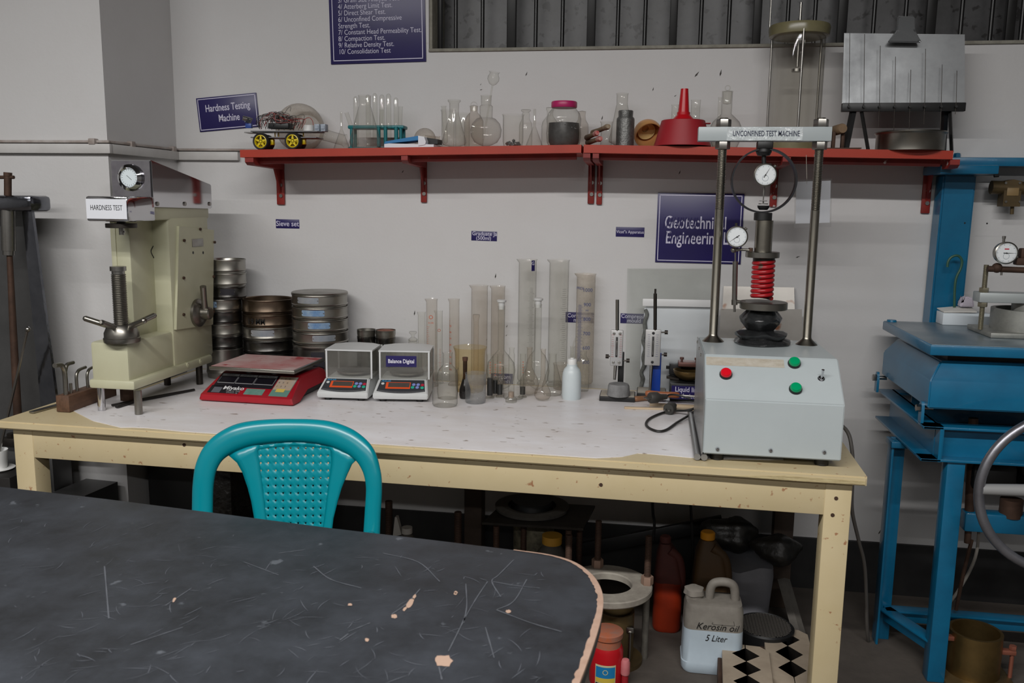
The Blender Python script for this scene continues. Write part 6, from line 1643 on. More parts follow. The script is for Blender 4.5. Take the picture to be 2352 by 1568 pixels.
def dial_gauge(parent, c, r_, ang, red=False, stem=(0.0, 0.0), lugs=True):
    """dial gauge facing -Y at local point c"""
    bm = BM(); lathe(bm, [(0, 0), (r_, 0), (r_, 0.012), (r_*1.06, 0.013), (r_*1.06, 0.022), (r_*0.96, 0.024), (r_*0.9, 0.020), (0, 0.020)], Vector(c)+Vector((0, 0.011, 0)), 36, (0, -1, 0)); g = obj('dial_gauge', bm, M_BRUSHED, parent)
    bm = BM(); cyl(bm, Vector(c)+Vector((0, -0.009, 0)), r_*0.92, 0.0012, 36, (0, -1, 0)); obj('dial_face', bm, M_GAUGE, g)
    bm = BM()
    for k in range(40):
        a_ = 2*pi*k/40; l_ = r_*(0.14 if k % 4 == 0 else 0.08)
        box(bm, Vector(c)+Vector(((r_*0.88-l_/2)*cos(a_), -0.0106, (r_*0.88-l_/2)*sin(a_))), (l_, 0.0004, 0.0005 if k % 4 else 0.0008), 0, Matrix.Rotation(-a_, 3, 'Y'))
    lathe(bm, [(r_*0.26, 0), (r_*0.28, 0)], Vector(c)+Vector((-0.0, -0.0106, -r_*0.3)), 20, (0, -1, 0))
    o = obj('dial_marks', bm, mat('dial_ink', (70, 90, 110), 0.5), g, smooth=0); o['kind'] = 'stuff'
    bm = BM(); d = Vector((cos(ang), 0, sin(ang))); e = Vector((-sin(ang), 0, cos(ang))); cc = Vector(c)+Vector((0, -0.0112, 0))
    prism(bm, [cc-d*r_*0.28+e*0.001, cc+d*r_*0.82, cc-d*r_*0.28-e*0.001], (0, -0.0005, 0)); cyl(bm, cc, 0.0018, 0.002, 10, (0, -1, 0)); obj('needle', bm, M_BLACK, g)
    if red:
        bm = BM(); box(bm, Vector(c)+Vector((0, -0.0108, r_*0.38)), (r_*0.4, 0.0004, r_*0.1)); obj('red_mark', bm, mat('gauge_red', (190, 30, 60), 0.5), g)
    if lugs:
        bm = BM(); d = Vector((0.72, 0, 0.69)); bar(bm, Vector(c)+d*r_, Vector(c)+d*(r_+0.008), 0.004, 10); obj('lock_screw', bm, M_BRUSHED, g)
    return g


Yr = PYU-0.012
def UL(px, py, Y=None): return U(at(px, py, Yr if Y is None else Y))


s = mpp(at(1754, 415, Yr))
c = UL(1754, 415); Ro, Ri = 73.5*s, 69.5*s
bm = BM(); lathe(bm, [(Ri, -0.014), (Ro, -0.014), (Ro, 0.014), (Ri, 0.014)], c, 72, (0, -1, 0), closed=True); ring = obj('load_ring', bm, mat('ring_black', (28, 28, 32), 0.3), t, smooth=40)
a, b = UL(1738, 342), UL(1775, 325); bm = BM(); box(bm, (a+b)/2, (b.x-a.x, 0.036, b.z-a.z), 0.003); obj('ring_block', bm, M_BLACK, ring)
bm = BM(); q = UL(1754, 352); lathe(bm, [(0, 0.012), (16*s, 0.012), (18*s, 0.004), (14*s, -0.006), (5*s, -0.008), (0, -0.008)], q, 24); bar(bm, q, UL(1755, 378), 5*s, 12); obj('ring_anvil', bm, M_BLACK, ring)
dial_gauge(t, UL(1756, 402)+Vector((0, -0.012, 0)), 24.5*s, 1.05)
bm = BM(); bar(bm, UL(1755, 427), UL(1754, 448), 2.6*s, 12); bar(bm, UL(1754, 448), UL(1753, 461), 1.4*s, 10); cyl(bm, UL(1753, 462), 9*s, 1.2*s, 18); bar(bm, UL(1753, 467), UL(1753, 462), 2*s, 8); cyl(bm, UL(1753, 469), 11*s, 2*s, 20); obj('gauge_plunger', bm, M_STEEL, t)
bm = BM(); lathe(bm, [(0, 0), (9*s, 0), (13*s, 5*s), (14*s, 10*s), (0, 10*s)], UL(1753, 482), 24); obj('lower_anvil', bm, M_BLACK, ring)
# loading column: cap, cylinder, flange, red spring, plate
xc = 1752
bm = BM(); cyl(bm, UL(xc, 506), 20.5*s, 17.5*s, 32, bev=0.001); obj('column_cap', bm, M_BLACK, t)
bm = BM(); cyl(bm, UL(xc, 578), 20*s, (at(xc, 506, Yr).z-at(xc, 578, Yr).z), 32); obj('column_cylinder', bm, M_POST, t)
bm = BM(); cyl(bm, UL(1751, 591), 38.5*s, 13*s, 40, bev=0.001); obj('upper_plate', bm, M_BRUSHED, t)
M_SPR = mat('red_spring', (176, 28, 36), 0.3, col2=(150, 26, 32), scale=14, spots=(96, 70, 62), spot_scale=46, spot_thr=0.64)
zA, zB_ = at(1752, 598, Yr).z-o_.z, at(1752, 687, Yr).z-o_.z
cx = UL(1752, 640).x; cy = Yr-o_.y
pts = []
for k in range(8*24+1):
    a_ = 2*pi*k/24; f_ = k/(8*24)
    pts.append((cx+22*s*cos(a_), cy+22*s*sin(a_), zB_+0.003+(zA-zB_-0.004)*f_))
bm = BM(); tube(bm, pts, 5.0*s, 10); obj('spring', bm, M_SPR, t, smooth=60)
bm = BM(); cyl(bm, (cx, cy, zA-0.004), 25*s, at(1752, 590, Yr).z-o_.z-zA+0.006, 28); obj('spring_seat', bm, M_DARKSTEEL, t)
bm = BM(); cyl(bm, UL(1753, 709), 54.5*s, 17*s, 44, bev=0.0015); obj('lower_plate', bm, M_BRUSHED, t)
# side gauge with arm and rod
dial_gauge(t, UL(1691, 543)+Vector((0, -0.014, 0)), 23.5*s, 3.75)
bm = BM(); bar(bm, UL(1691, 520), UL(1691, 512), 3*s, 10); obj('gauge_cap', bm, M_DARKSTEEL, t)
bm = BM(); tube(bm, [UL(1682, 575), UL(1700, 573), UL(1722, 574)], [5.5*s, 3*s, 3*s], 12); sphere(bm, UL(1685, 574), 6.5*s, n=16, m=10); obj('gauge_arm', bm, M_BRUSHED, t)
bm = BM(); hexnut(bm, UL(1724, 577), 5*s, 8*s); obj('arm_bolt', bm, M_RUST, t)
bm = BM(); bar(bm, UL(1689, 580), UL(1689, 600), 1.8*s, 10); bar(bm, UL(1689, 600), UL(1687, 688), 6.2*s, 18); bar(bm, UL(1687, 688), UL(1687, 700), 7*s, 6); bar(bm, UL(1687, 700), UL(1687, 716), 3*s, 10); obj('gauge_rod', bm, M_STEEL, t)
bm = BM(); bar(bm, UL(1687, 692), UL(1712, 694), 4*s, 10); obj('rod_bracket', bm, M_BRUSHED, t)
# crumpled rubber bellows
M_BEL = mat('bellows_rubber', (30, 31, 32), 0.25, col2=(44, 45, 46), scale=30, bump=0.25, bscale=40)
def bellows(rows, fold, ph, name):
    bm = BM(); P = []
    for px, py, r_ in rows:
        q = UL(px, py); P.append((q.z, r_*s, q.x))
    n = 64; R_ = []
    for i, (z, r_, x) in enumerate(P):
        f_ = fold*(1 if 0 < i < len(P)-1 else 0.25)
        R_.append([(x+r_*(1+0.05*sin(3*a_+ph)+0.03*sin(7*a_))*cos(a_), cy+r_*(1+0.05*sin(3*a_+ph))*sin(a_), z+f_*s*(sin(5*a_+ph)+0.5*sin(9*a_+i))) for a_ in [2*pi*k/n for k in range(n)]])
    V = [[bm.verts.new(Vector(p)) for p in r] for r in R_]
    for i in range(len(V)-1):
        for j in range(n): bm.faces.new((V[i][j], V[i][(j+1) % n], V[i+1][(j+1) % n], V[i+1][j]))
    bm.faces.new(V[0][::-1]); bm.faces.new(V[-1])
    return obj(name, bm, M_BEL, t, smooth=50)


bellows([(1746, 764, 24), (1746, 752, 34), (1747, 738, 46), (1747, 731, 48), (1747, 728, 46), (1748, 719, 38), (1749, 710, 30)], 2.6, 0.6, 'bellows')
bellows([(1748, 790, 60), (1748, 785, 65), (1749, 780, 62), (1750, 772, 40), (1749, 768, 30)], 1.4, 1.9, 'bellows_skirt')
bellows([(1748, 781, 44), (1747, 770, 58), (1747, 764, 60), (1747, 760, 50), (1747, 757, 34)], 2.6, 3.1, 'bellows_fold')
# machine power cable hanging at the right of the table
P = [(0.512, -0.62, 0.80), at(1942, 985, -0.60), at(1957, 1035, -0.62), at(1958, 1100, -0.62), at(1957, 1170, -0.60), at(1972, 1240, -0.55), at(1987, 1310, -0.5), at(2000, 1400, -0.40)]
P[-1].z = 0.006
P.append(Vector((P[-1].x+0.05, -0.30, 0.006)))
bm = BM(); tube(bm, P, 0.0055, 10, 6); tag(obj('power_cable', bm, mat('cable_grey', (92, 88, 84), 0.5)), 'grey power cable hanging down between the cream table and the blue stand', 'cable')

# ================================================================== blue consolidation stand at the right
M_BLUE = mat('blue_hammer_paint', (14, 104, 142), 0.32, col2=(14, 90, 126), scale=9, coat=0.25, spots=(70, 90, 100), spot_scale=22, spot_thr=0.76)
M_BLUED = M_BLUE
BX0, BX1 = 0.79, 1.75
BYB, BYF = -0.11, -0.63
ZPL = 1.02
t = thing('test_stand', 'blue painted steel consolidation stand with a tall column and thick table plate', 'machine', (BX0, BYF, 0)); o_ = Vector(t.location)
def Bv(p): return Vector(p)-o_
def bb(a, b, bev=0.003):
    bm = BM(); a, b = Bv(a), Bv(b); box(bm, (a+b)/2, [abs(x) for x in (b-a)], bev); return bm


M_PLATE_ = mat('worn_plate', (140, 150, 156), 0.28, 0.5, col2=(104, 124, 136), scale=4, amt=0.35, rough2=0.4)
bm = bb((BX0, BYF, ZPL-0.030), (BX1, BYB, ZPL), 0.004); obj('table_plate', bm, M_BLUE, t)
bm = bb((BX0+0.004, BYF+0.004, ZPL-0.001), (BX1-0.004, BYB-0.004, ZPL+0.0008), 0.0004); obj('plate_top', bm, M_PLATE_, t)
q = atz(2041, 737, ZPL); bm = BM(); lathe(bm, [(0, 0.008), (0.014, 0.007), (0.017, 0)], Bv((q.x+0.005, BYB-0.02, ZPL)), 20); obj('plate_bolt', bm, M_BLUE, t)
# tank with bevelled shoulders
zt_, zm_, zb_ = 0.968, 0.915, 0.835
bm = BM(); x0, x1, y0, y1 = BX0+0.01, BX1-0.01, BYF+0.01, BYB+0.0
k = 0.035
lo = [(x0, y0), (x1, y0), (x1, y1), (x0, y1)]; hi = [(x0+k, y0+k), (x1-k, y0+k), (x1-k, y1-k), (x0+k, y1-k)]
L = [[bm.verts.new(Bv((x, y, z))) for x, y in q_] for q_, z in ((lo, zb_), (lo, zm_), (hi, zt_))]
for i in range(2):
    for j in range(4): bm.faces.new((L[i][j], L[i][(j+1) % 4], L[i+1][(j+1) % 4], L[i+1][j]))
bm.faces.new(L[0][::-1]); bm.faces.new(L[2]); bmesh.ops.bevel(bm, geom=bm.edges[:], offset=0.004, segments=2, affect='EDGES')
obj('tank', bm, M_BLUE, t)
bm = bb((x0+0.06, y0+0.06, zt_-0.005), (x1-0.06, y1-0.06, ZPL-0.028), 0); obj('plate_support', bm, M_BLACK, t)
# channel frame (C section) round the legs
zc0, zc1 = 0.682, 0.785
for nm, a, b in (('side_channel', (BX0, BYF, 0), (BX0+0.055, BYB, 0)), ('front_channel', (BX0, BYF, 0), (BX1, BYF+0.055, 0)), ('back_channel', (BX0+0.055, BYB-0.055, 0), (BX1, BYB, 0))):
    bm = BM()
    ins = 0.045
    if nm == 'side_channel':
        box(bm, Bv(((a[0]+b[0])/2, (a[1]+b[1])/2, zc1-0.004)), (0.055, b[1]-a[1], 0.008), 0.002); box(bm, Bv(((a[0]+b[0])/2, (a[1]+b[1])/2, zc0+0.004)), (0.055, b[1]-a[1], 0.008), 0.002); box(bm, Bv((a[0]+ins+0.005, (a[1]+b[1])/2, (zc0+zc1)/2)), (0.008, b[1]-a[1], zc1-zc0))
    else:
        yw = a[1]+ins if nm == 'front_channel' else b[1]-0.045
        box(bm, Bv(((a[0]+b[0])/2, (a[1]+b[1])/2, zc1-0.004)), (b[0]-a[0], 0.055, 0.008), 0.002); box(bm, Bv(((a[0]+b[0])/2, (a[1]+b[1])/2, zc0+0.004)), (b[0]-a[0], 0.055, 0.008), 0.002); box(bm, Bv(((a[0]+b[0])/2, yw, (zc0+zc1)/2)), (b[0]-a[0]-0.09, 0.008, zc1-zc0))
    obj(nm, bm, M_BLUE, t)
bm = bb((BX0+0.05, BYF+0.002, zc0), (BX0+0.058, BYF+0.05, zc1), 0.001); obj('gusset', bm, M_BLUE, t)
for y, xx in ((BYF+0.05, BX0+0.006), (BYB-0.02, BX0-0.008)):
    bm = BM(); prism(bm, [Bv((xx-0.004, y-0.014, zc1-0.006)), Bv((xx-0.004, y+0.014, zc1-0.006)), Bv((xx-0.004, y+0.014, zc1+0.05)), Bv((xx-0.004, y+0.006, zc1+0.062)), Bv((xx-0.004, y-0.006, zc1+0.062)), Bv((xx-0.004, y-0.014, zc1+0.05))], (0.008, 0, 0)); lug = obj('hinge_lug', bm, M_BLUE, t)
    bm = BM(); hexnut(bm, Bv((xx-0.004, y, zc1+0.042)), 0.011, 0.012, (-1, 0, 0)); obj('hinge_bolt', bm, M_STEEL, lug)
    bm = BM(); cyl(bm, Bv((xx, y, zc1+0.042)), 0.007, 0.03, 12, (1, 0, 0)); obj('hinge_pin', bm, M_STEEL, lug)
# legs: angle iron at the back, square tube in front
YL = -0.385
xl0 = at(2057, 1100, YL).x
LEGS = []
for x, y, sz, nm in ((xl0, YL, 0.052, 'leg'), (at(2182, 1150, BYF+0.035).x, BYF+0.035, 0.050, 'leg'), (BX1-0.12, BYF+0.035, 0.05, 'leg'), (BX1-0.12, YL, 0.05, 'leg')):
    bm = BM()
    if y == YL and x < 1.2:
        box(bm, Bv((x-0.022, y, zc0/2)), (0.007, 0.05, zc0), 0.001); box(bm, Bv((x, y+0.02, zc0/2)), (0.05, 0.007, zc0), 0.001)
        box(bm, Bv((x, y, zc0-0.012)), (0.06, 0.07, 0.02), 0.002)
    else: box(bm, Bv((x, y, zc0/2)), (sz, sz, zc0), 0.004)
    obj('leg', bm, M_BLUE, t); LEGS.append((x, y))
zst = 0.115
for (x0_, y0_), (x1_, y1_) in ((LEGS[0], LEGS[1]), (LEGS[0], LEGS[3]), (LEGS[1], LEGS[2])):
    a, b = Bv((x0_, y0_, zst)), Bv((x1_, y1_, zst)); d = b-a
    if (x0_, y0_) == LEGS[1]: continue
    bm = BM(); box(bm, (a+b)/2, (d.length, 0.046, 0.006), 0.001, Matrix.Rotation(atan2(d.y, d.x), 3, 'Z')); 
    box(bm, (a+b)/2-Vector((0, 0, 0.02)), (d.length, 0.006, 0.042), 0.001, Matrix.Rotation(atan2(d.y, d.x), 3, 'Z')); obj('stretcher', bm, M_BLUE, t)
# column and top beam
YC0, YC1 = -0.088, -0.005
xcl, xcr = 0.950, 1.052
bm = BM(); prism(bm, [Bv(p) for p in ((xcl-0.006, YC0, 0.70), (xcr-0.006, YC0, 0.70), (xcr, YC0, 1.51), (xcl, YC0, 1.51))], (0, YC1-YC0, 0)); bmesh.ops.bevel(bm, geom=bm.edges[:], offset=0.006, segments=2, affect='EDGES'); obj('column', bm, M_BLUE, t)
bm = bb((0.907, -0.19, 1.508), (1.082, YC1, 1.536), 0.004); obj('cap_plate', bm, M_BLUE, t)
bm = bb((0.912, -0.115, 1.536), (BX1-0.1, YC1, 1.564), 0.003); obj('top_beam', bm, M_BLUE, t)
for dx in (0.02, 0.045):
    bm = BM(); lathe(bm, [(0, 0.018), (0.010, 0.016), (0.012, 0.010), (0.012, 0)], Bv((xcl+dx, YC0+0.03, 1.564)), 6); obj('beam_bolt', bm, M_BLUE, t)
for px, py in ((2216, 512), (2267, 513)):
    q = at(px, py, YC0); bm = BM(); cyl(bm, Bv((q.x, YC0, q.z)), 0.0028, 0.0008, 10, (0, -1, 0)); obj('bolt_hole', bm, M_BLACK, t)
# bronze dial housing on its bracket
bm = BM(); Yq = -0.09
q0, q1 = Bv(at(2303, 474, Yq)), Bv(at(2349, 412, Yq))
prism(bm, [(q0.x, q0.y, q0.z), (q1.x, q0.y, q0.z), (q1.x, q0.y, q1.z-0.006), ((q0.x+q1.x)/2, q0.y, q1.z), (q0.x, q0.y, q1.z-0.006)], (0, 0.05, 0)); hb = obj('bronze_housing', bm, mat('bronze_olive', (96, 80, 54), 0.5, 0.5, col2=(76, 64, 44), scale=14), t)
bm = BM(); box(bm, ((q0.x+q1.x)/2, q0.y-0.001, (q0.z+q1.z)/2+0.004), (0.036, 0.003, 0.026), 0.001); obj('window', bm, mat('old_scale', (140, 116, 78), 0.5), hb)
for px, py in ((2310, 420), (2342, 420), (2310, 463), (2342, 463)):
    bm = BM(); cyl(bm, Bv(at(px, py, Yq)), 0.004, 0.003, 10, (0, -1, 0)); obj('screw', bm, M_STEEL, hb)
bm = BM(); bar(bm, Bv(at(2276, 430, Yq+0.02)), Bv(at(2380, 434, Yq+0.02)), 0.022, 18); obj('shaft', bm, mat('bronze_olive', (96, 80, 54), 0.5, 0.5), hb)
bm = BM(); bar(bm, Bv(at(2325, 474, Yq+0.02)), Bv(at(2324, 492, Yq+0.02)), 0.006, 10); obj('spindle', bm, mat('bronze_olive', (96, 80, 54), 0.5, 0.5), hb)
bm = BM(); bar(bm, Bv(at(2283, 404, Yq)), Bv(at(2294, 403, Yq)), 0.005, 8); obj('wing_screw', bm, M_BLACK, hb)
# lower drive under the plate
bm = BM(); xq = at(2240, 1180, -0.45).x; bar(bm, Bv(at(2236, 960, -0.45)), Bv(at(2226, 1188, -0.45)), 0.014, 12); bar(bm, Bv(at(2224, 1214, -0.45)), Bv(at(2222, 1246, -0.45)), 0.010, 12); obj('drive_rod', bm, M_RUST, t)
bm = BM(); a, b = Bv(at(2208, 1214, -0.45)), Bv(at(2420, 1184, -0.45)); b.z = b.z; box(bm, (a+Vector((b.x, b.y, b.z)))/2, (b.x-a.x, 0.05, b.z-a.z if b.z > a.z else 0.035), 0.006); obj('lower_yoke', bm, M_BLUE, t)
bm = BM(); a = Bv(at(2320, 1185, -0.45)); cyl(bm, a, 0.032, 0.055, 20); obj('yoke_boss', bm, M_RUST, t)
bm = BM(); box(bm, Bv(at(2270, 1085, -0.42)), (0.13, 0.12, 0.09), 0.02); box(bm, Bv(at(2420, 1090, -0.42)), (0.22, 0.14, 0.10), 0.02); obj('gear_box', bm, M_BLACK, t)
bm = BM(); tube(bm, [Bv(at(2232, 1240, -0.44)), Bv(at(2212, 1320, -0.42)), Bv(at(2196, 1400, -0.40))], 0.006, 8, 5); obj('drain_hose', bm, M_RUST, t)
bm = BM(); tube(bm, [Bv(at(2250, 1200, -0.40)), Bv(at(2240, 1280, -0.36)), Bv(at(2205, 1350, -0.33)), Bv(at(2172, 1395, -0.30))], 0.005, 8, 5); obj('clear_hose', bm, mat('hose_grey', (150, 144, 136), 0.5), t)
# hand wheel in front
Yw = -0.80
c = Bv(at(2452, 1135, Yw)); s = mpp(at(2452, 1135, Yw))
M_WHEEL = mat('wheel_steel', (150, 150, 156), 0.35, 0.8, col2=(120, 120, 126), scale=10)
bm = BM(); tube(bm, [c+Vector((190*s*cos(a_), 0, 188*s*sin(a_))) for a_ in [2*pi*k/72 for k in range(72)]], 11.5*s, 14, closed=True); hw_ = obj('hand_wheel', bm, M_WHEEL, t, smooth=60)
for a_ in (pi, pi/3, -pi/3):
    bm = BM(); tube(bm, [c+Vector((20*s*cos(a_), 0.02, 20*s*sin(a_))), c+Vector((186*s*cos(a_), 0.0, 186*s*sin(a_)))], [16*s, 15*s, 13*s], 14); obj('spoke', bm, mat('cast_spoke', (150, 150, 150), 0.6, 0.2), hw_)
bm = BM(); bar(bm, c+Vector((0, -0.03, 0)), c+Vector((0, 0.22, 0)), 24*s, 20); obj('wheel_shaft', bm, M_DARKSTEEL, hw_)
# green hose hooked by the column
P = [at(2195, 705, -0.128), at(2194, 650, -0.128), at(2207, 615, -0.128), at(2209, 597, -0.128), at(2200, 587, -0.128), at(2186, 590, -0.128), at(2178, 600, -0.128), at(2176, 613, -0.128)]
P[0].z = ZPL+0.006
bm = BM(); tube(bm, P, 0.0042, 8, 6); tag(obj('green_hose', bm, mat('hose_green', (44, 84, 66), 0.5)), 'thin green hose hooked over beside the blue column', 'hose')
# white carton and white weight on the plate
a, b = atz(2165, 746, ZPL+0.001), atz(2275, 750, ZPL+0.001)
tb_ = thing('white_carton', 'low white carton lying on the blue stand plate', 'box', (a.x, a.y, ZPL+0.0012), 0.02)
hgt = at(2165, 719, a.y).z-ZPL
bm = BM(); box(bm, ((b-a).length/2, 0.035, hgt/2), ((b-a).length, 0.065, hgt), 0.001); obj('tray', bm, mat('carton_white', (214, 222, 228), 0.6), tb_)
bm = BM(); prism(bm, [(0, -0.001, hgt+0.001), ((b-a).length*0.7, -0.001, hgt+0.004), ((b-a).length*0.7, 0.066, hgt+0.018), (0, 0.066, hgt+0.006)], (0, 0, 0.003)); obj('flap', bm, mat('carton_flap', (222, 220, 214), 0.7), tb_, smooth=0)
bm = BM(); q = Vector((0.075, 0.035, hgt+0.019)); prism(bm, [(-0.020, -0.012, 0), (0.026, -0.012, 0), (0.020, -0.012, 0.028), (0.008, -0.012, 0.034), (-0.008, -0.012, 0.033), (-0.016, -0.012, 0.022)], (0, 0.028, 0)); bmesh.ops.bevel(bm, geom=bm.edges[:], offset=0.003, segments=2, affect='EDGES')
tag(obj('white_block', bm, mat('porcelain', (200, 192, 204), 0.4), None, Vector(tb_.location)+q), 'small rounded white block standing on the white carton', 'block')
# consolidation cell
q = atz(2282, 776, ZPL+0.001)
t = thing('consolidation_cell', 'aluminium consolidation cell with clamp bar and dial gauge at the right edge', 'test cell', (q.x, q.y, ZPL+0.001)); o_ = Vector(t.location)
M_CAST = mat('cast_alu', (164, 164, 158), 0.5, 0.6, col2=(128, 130, 126), scale=16)
bm = BM(); box(bm, (0.16, 0.095, 0.008), (0.34, 0.20, 0.015), 0.002); obj('base_plate', bm, M_CAST, t)
bm = BM(); zc_ = at(2300, 708, o_.y+0.10).z-o_.z; lathe(bm, [(0, 0.015), (0.105, 0.015), (0.105, zc_), (0.092, zc_), (0.092, zc_-0.02), (0, zc_-0.02)], (0.135, 0.11, 0), 44); obj('cell_ring', bm, M_CAST, t)
zb0, zb1 = at(2300, 696, o_.y+0.06).z-o_.z, at(2300, 673, o_.y+0.06).z-o_.z
xb0 = at(2250, 685, o_.y+0.06).x-o_.x
bm = BM(); box(bm, (xb0+0.15, 0.09, (zb0+zb1)/2), (0.30, 0.06, zb1-zb0), 0.003); obj('clamp_bar', bm, mat('bar_grey', (170, 176, 176), 0.45, 0.3), t)
bm = BM(); cyl(bm, (0.135, 0.11, zc_-0.02), 0.05, zb0-zc_+0.021, 28); obj('load_cap', bm, M_CAST, t)
xr0 = at(2267, 640, o_.y+0.06).x-o_.x; M_BOLT = mat('zinc_thread', (158, 152, 132), 0.35, 0.8)
for xx, m_ in ((xr0, 1), (xr0+0.22, 1)):
    bm = BM(); thread(bm, (xx, 0.075, 0.014), 0.0075, at(2267, 608, o_.y+0.07).z-o_.z-0.014, 0.003, n=16, depth=0.13); r0 = obj('tie_rod', bm, M_BOLT, t)
    for z_ in (zb1, zb0-0.014):
        bm = BM(); hexnut(bm, (xx, 0.075, z_), 0.014, 0.014); obj('nut', bm, M_BOLT, r0)
ya = o_.y+0.05
a, b = at(2268, 617, ya)-o_, at(2400, 622, ya)-o_
bm = BM(); bar(bm, a, b, 0.009, 14); sphere(bm, at(2290, 615, ya)-o_, 0.015, n=16, m=10); obj('gauge_arm', bm, M_RUST, t)
bm = BM(); q_ = at(2343, 600, ya)-o_; box(bm, q_+Vector((0.01, 0, 0)), (0.05, 0.03, 0.022), 0.004); box(bm, q_+Vector((0.014, 0, 0.024)), (0.036, 0.026, 0.03), 0.004); obj('clamp_block', bm, M_RUST, t)
s = mpp(at(2305, 580, ya))
g = dial_gauge(t, at(2305, 580, ya)-o_+Vector((0, -0.012, 0)), 24*s, 0.0, red=True, lugs=False)
bm = BM(); q_ = at(2305, 556, ya)-o_; bar(bm, q_, q_+Vector((0, 0, 8*s)), 3*s, 10); bar(bm, q_+Vector((0, 0, 8*s)), q_+Vector((0, 0, 14*s)), 4*s, 10); q2 = at(2301, 620, ya)-o_; bar(bm, q2, q2-Vector((0, 0, 12*s)), 2.4*s, 10); obj('gauge_stem', bm, M_STEEL, g)

# ================================================================== left: tall compression machine beyond the table
Ym = -0.63
xm = at(72, 470, Ym).x
q = at(60, 900, Ym)
t = thing('compression_machine', 'tall polished steel machine with a hanging ram left of the work table', 'machine', (xm-0.15, Ym, 0)); o_ = Vector(t.location)
def Mv(px, py, dy=0): return at(px, py, Ym+dy)-o_


M_POL = mat('polished_side', (128, 130, 136), 0.14, 1.0, col2=(80, 82, 90), scale=5, amt=0.3, bump=0.15, bscale=14)
M_DKP = mat('dull_grey_panel', (104, 104, 104), 0.4, 0.7, col2=(88, 88, 88), scale=6)
bm = BM(); prism(bm, [Mv(50, 478, 0.02), Mv(72, 478, 0.02), Mv(130, 925, 0.0), Mv(138, 1000, 0), Mv(100, 1000, 0)], (0, 0.012, 0)); obj('side_plate', bm, M_POL, t)
bm = BM(); prism(bm, [Mv(-200, 470, 0.06), Mv(60, 470, 0.06), Mv(118, 1010, 0.06), Mv(-200, 1010, 0.06)], (0, 0.01, 0)); obj('back_panel', bm, M_DKP, t)
bm = BM(); a, b = Mv(-150, 482, -0.03), Mv(72, 449, -0.03); box(bm, (a+b)/2+Vector((0, 0.045, 0)), (b.x-a.x, 0.10, b.z-a.z), 0.012); obj('top_bracket', bm, M_POL, t)
bm = BM(); bar(bm, Mv(18, 482, -0.01), Mv(20, 575, -0.01), 15*mpp(at(20, 500, Ym)), 22); bar(bm, Mv(20, 575, -0.01), Mv(20, 585, -0.01), 13*mpp(at(20, 500, Ym)), 22); obj('ram_sleeve', bm, M_STEEL, t)
bm = BM(); tube(bm, [Mv(22, 584, -0.01), Mv(30, 750, -0.01), Mv(41, 960, -0.01)], [0.009, 0.011, 0.013], 14); obj('ram_rod', bm, M_RUST, t)
bm = BM(); bar(bm, Mv(18, 449, 0.0), Mv(18, 402, 0.0), 8*mpp(at(18, 420, Ym)), 16); bar(bm, Mv(18, 404, 0.0), Mv(18, 396, 0.0), 9*mpp(at(18, 420, Ym)), 16); bar(bm, Mv(-60, 407, 0.0), Mv(32, 407, 0.0), 4*mpp(at(18, 420, Ym)), 10); obj('top_bolt', bm, M_RUST, t)
bm = BM(); tube(bm, [Mv(63, 757, -0.06), Mv(40, 860, -0.05), Mv(-2, 1040, -0.05)], 0.0045, 8); sphere(bm, Mv(64, 756, -0.06), 0.009, n=12, m=8); obj('stay_rod', bm, M_STEEL, t)
bm = BM(); a = Mv(-150, 1010, 0.0); b = Mv(100, 1010, 0.0); box(bm, ((a.x+b.x)/2, 0.085, a.z/2), (b.x-a.x, 0.10, a.z), 0.005); obj('plinth', bm, M_DKP, t)
bm = BM(); q = Mv(28, 1012, 0.03); box(bm, q, (0.05, 0.05, 0.03), 0.004); cyl(bm, q+Vector((0, 0, 0.015)), 0.016, 0.012, 6); obj('clamp', bm, M_DARKSTEEL, t)
# white cup on a dark ledge
l = atz(2, 1075, 0.50)
bm = BM(); box(bm, (l.x, l.y-0.02, 0.25), (0.20, 0.13, 0.499), 0.004); tag(obj('dark_cabinet', bm, M_BLK), 'dark low cabinet at the left edge beside the table leg', 'cabinet')
t = thing('white_cup', 'small white plastic cup on the dark ledge at the left edge', 'cup', (l.x+0.0, l.y-0.01, 0.501))
bm = BM(); lathe(bm, [(0, 0.003), (0.024, 0.003), (0.030, 0.06), (0.032, 0.062), (0.032, 0.058), (0.026, 0), (0, 0)], (0, 0, 0.004), 26); obj('cup', bm, M_WHITE, t)
bm = BM(); lathe(bm, [(0, 0), (0.045, 0), (0.05, 0.004), (0, 0.004)], (0, 0, 0), 26); obj('saucer', bm, M_WHITE, t)
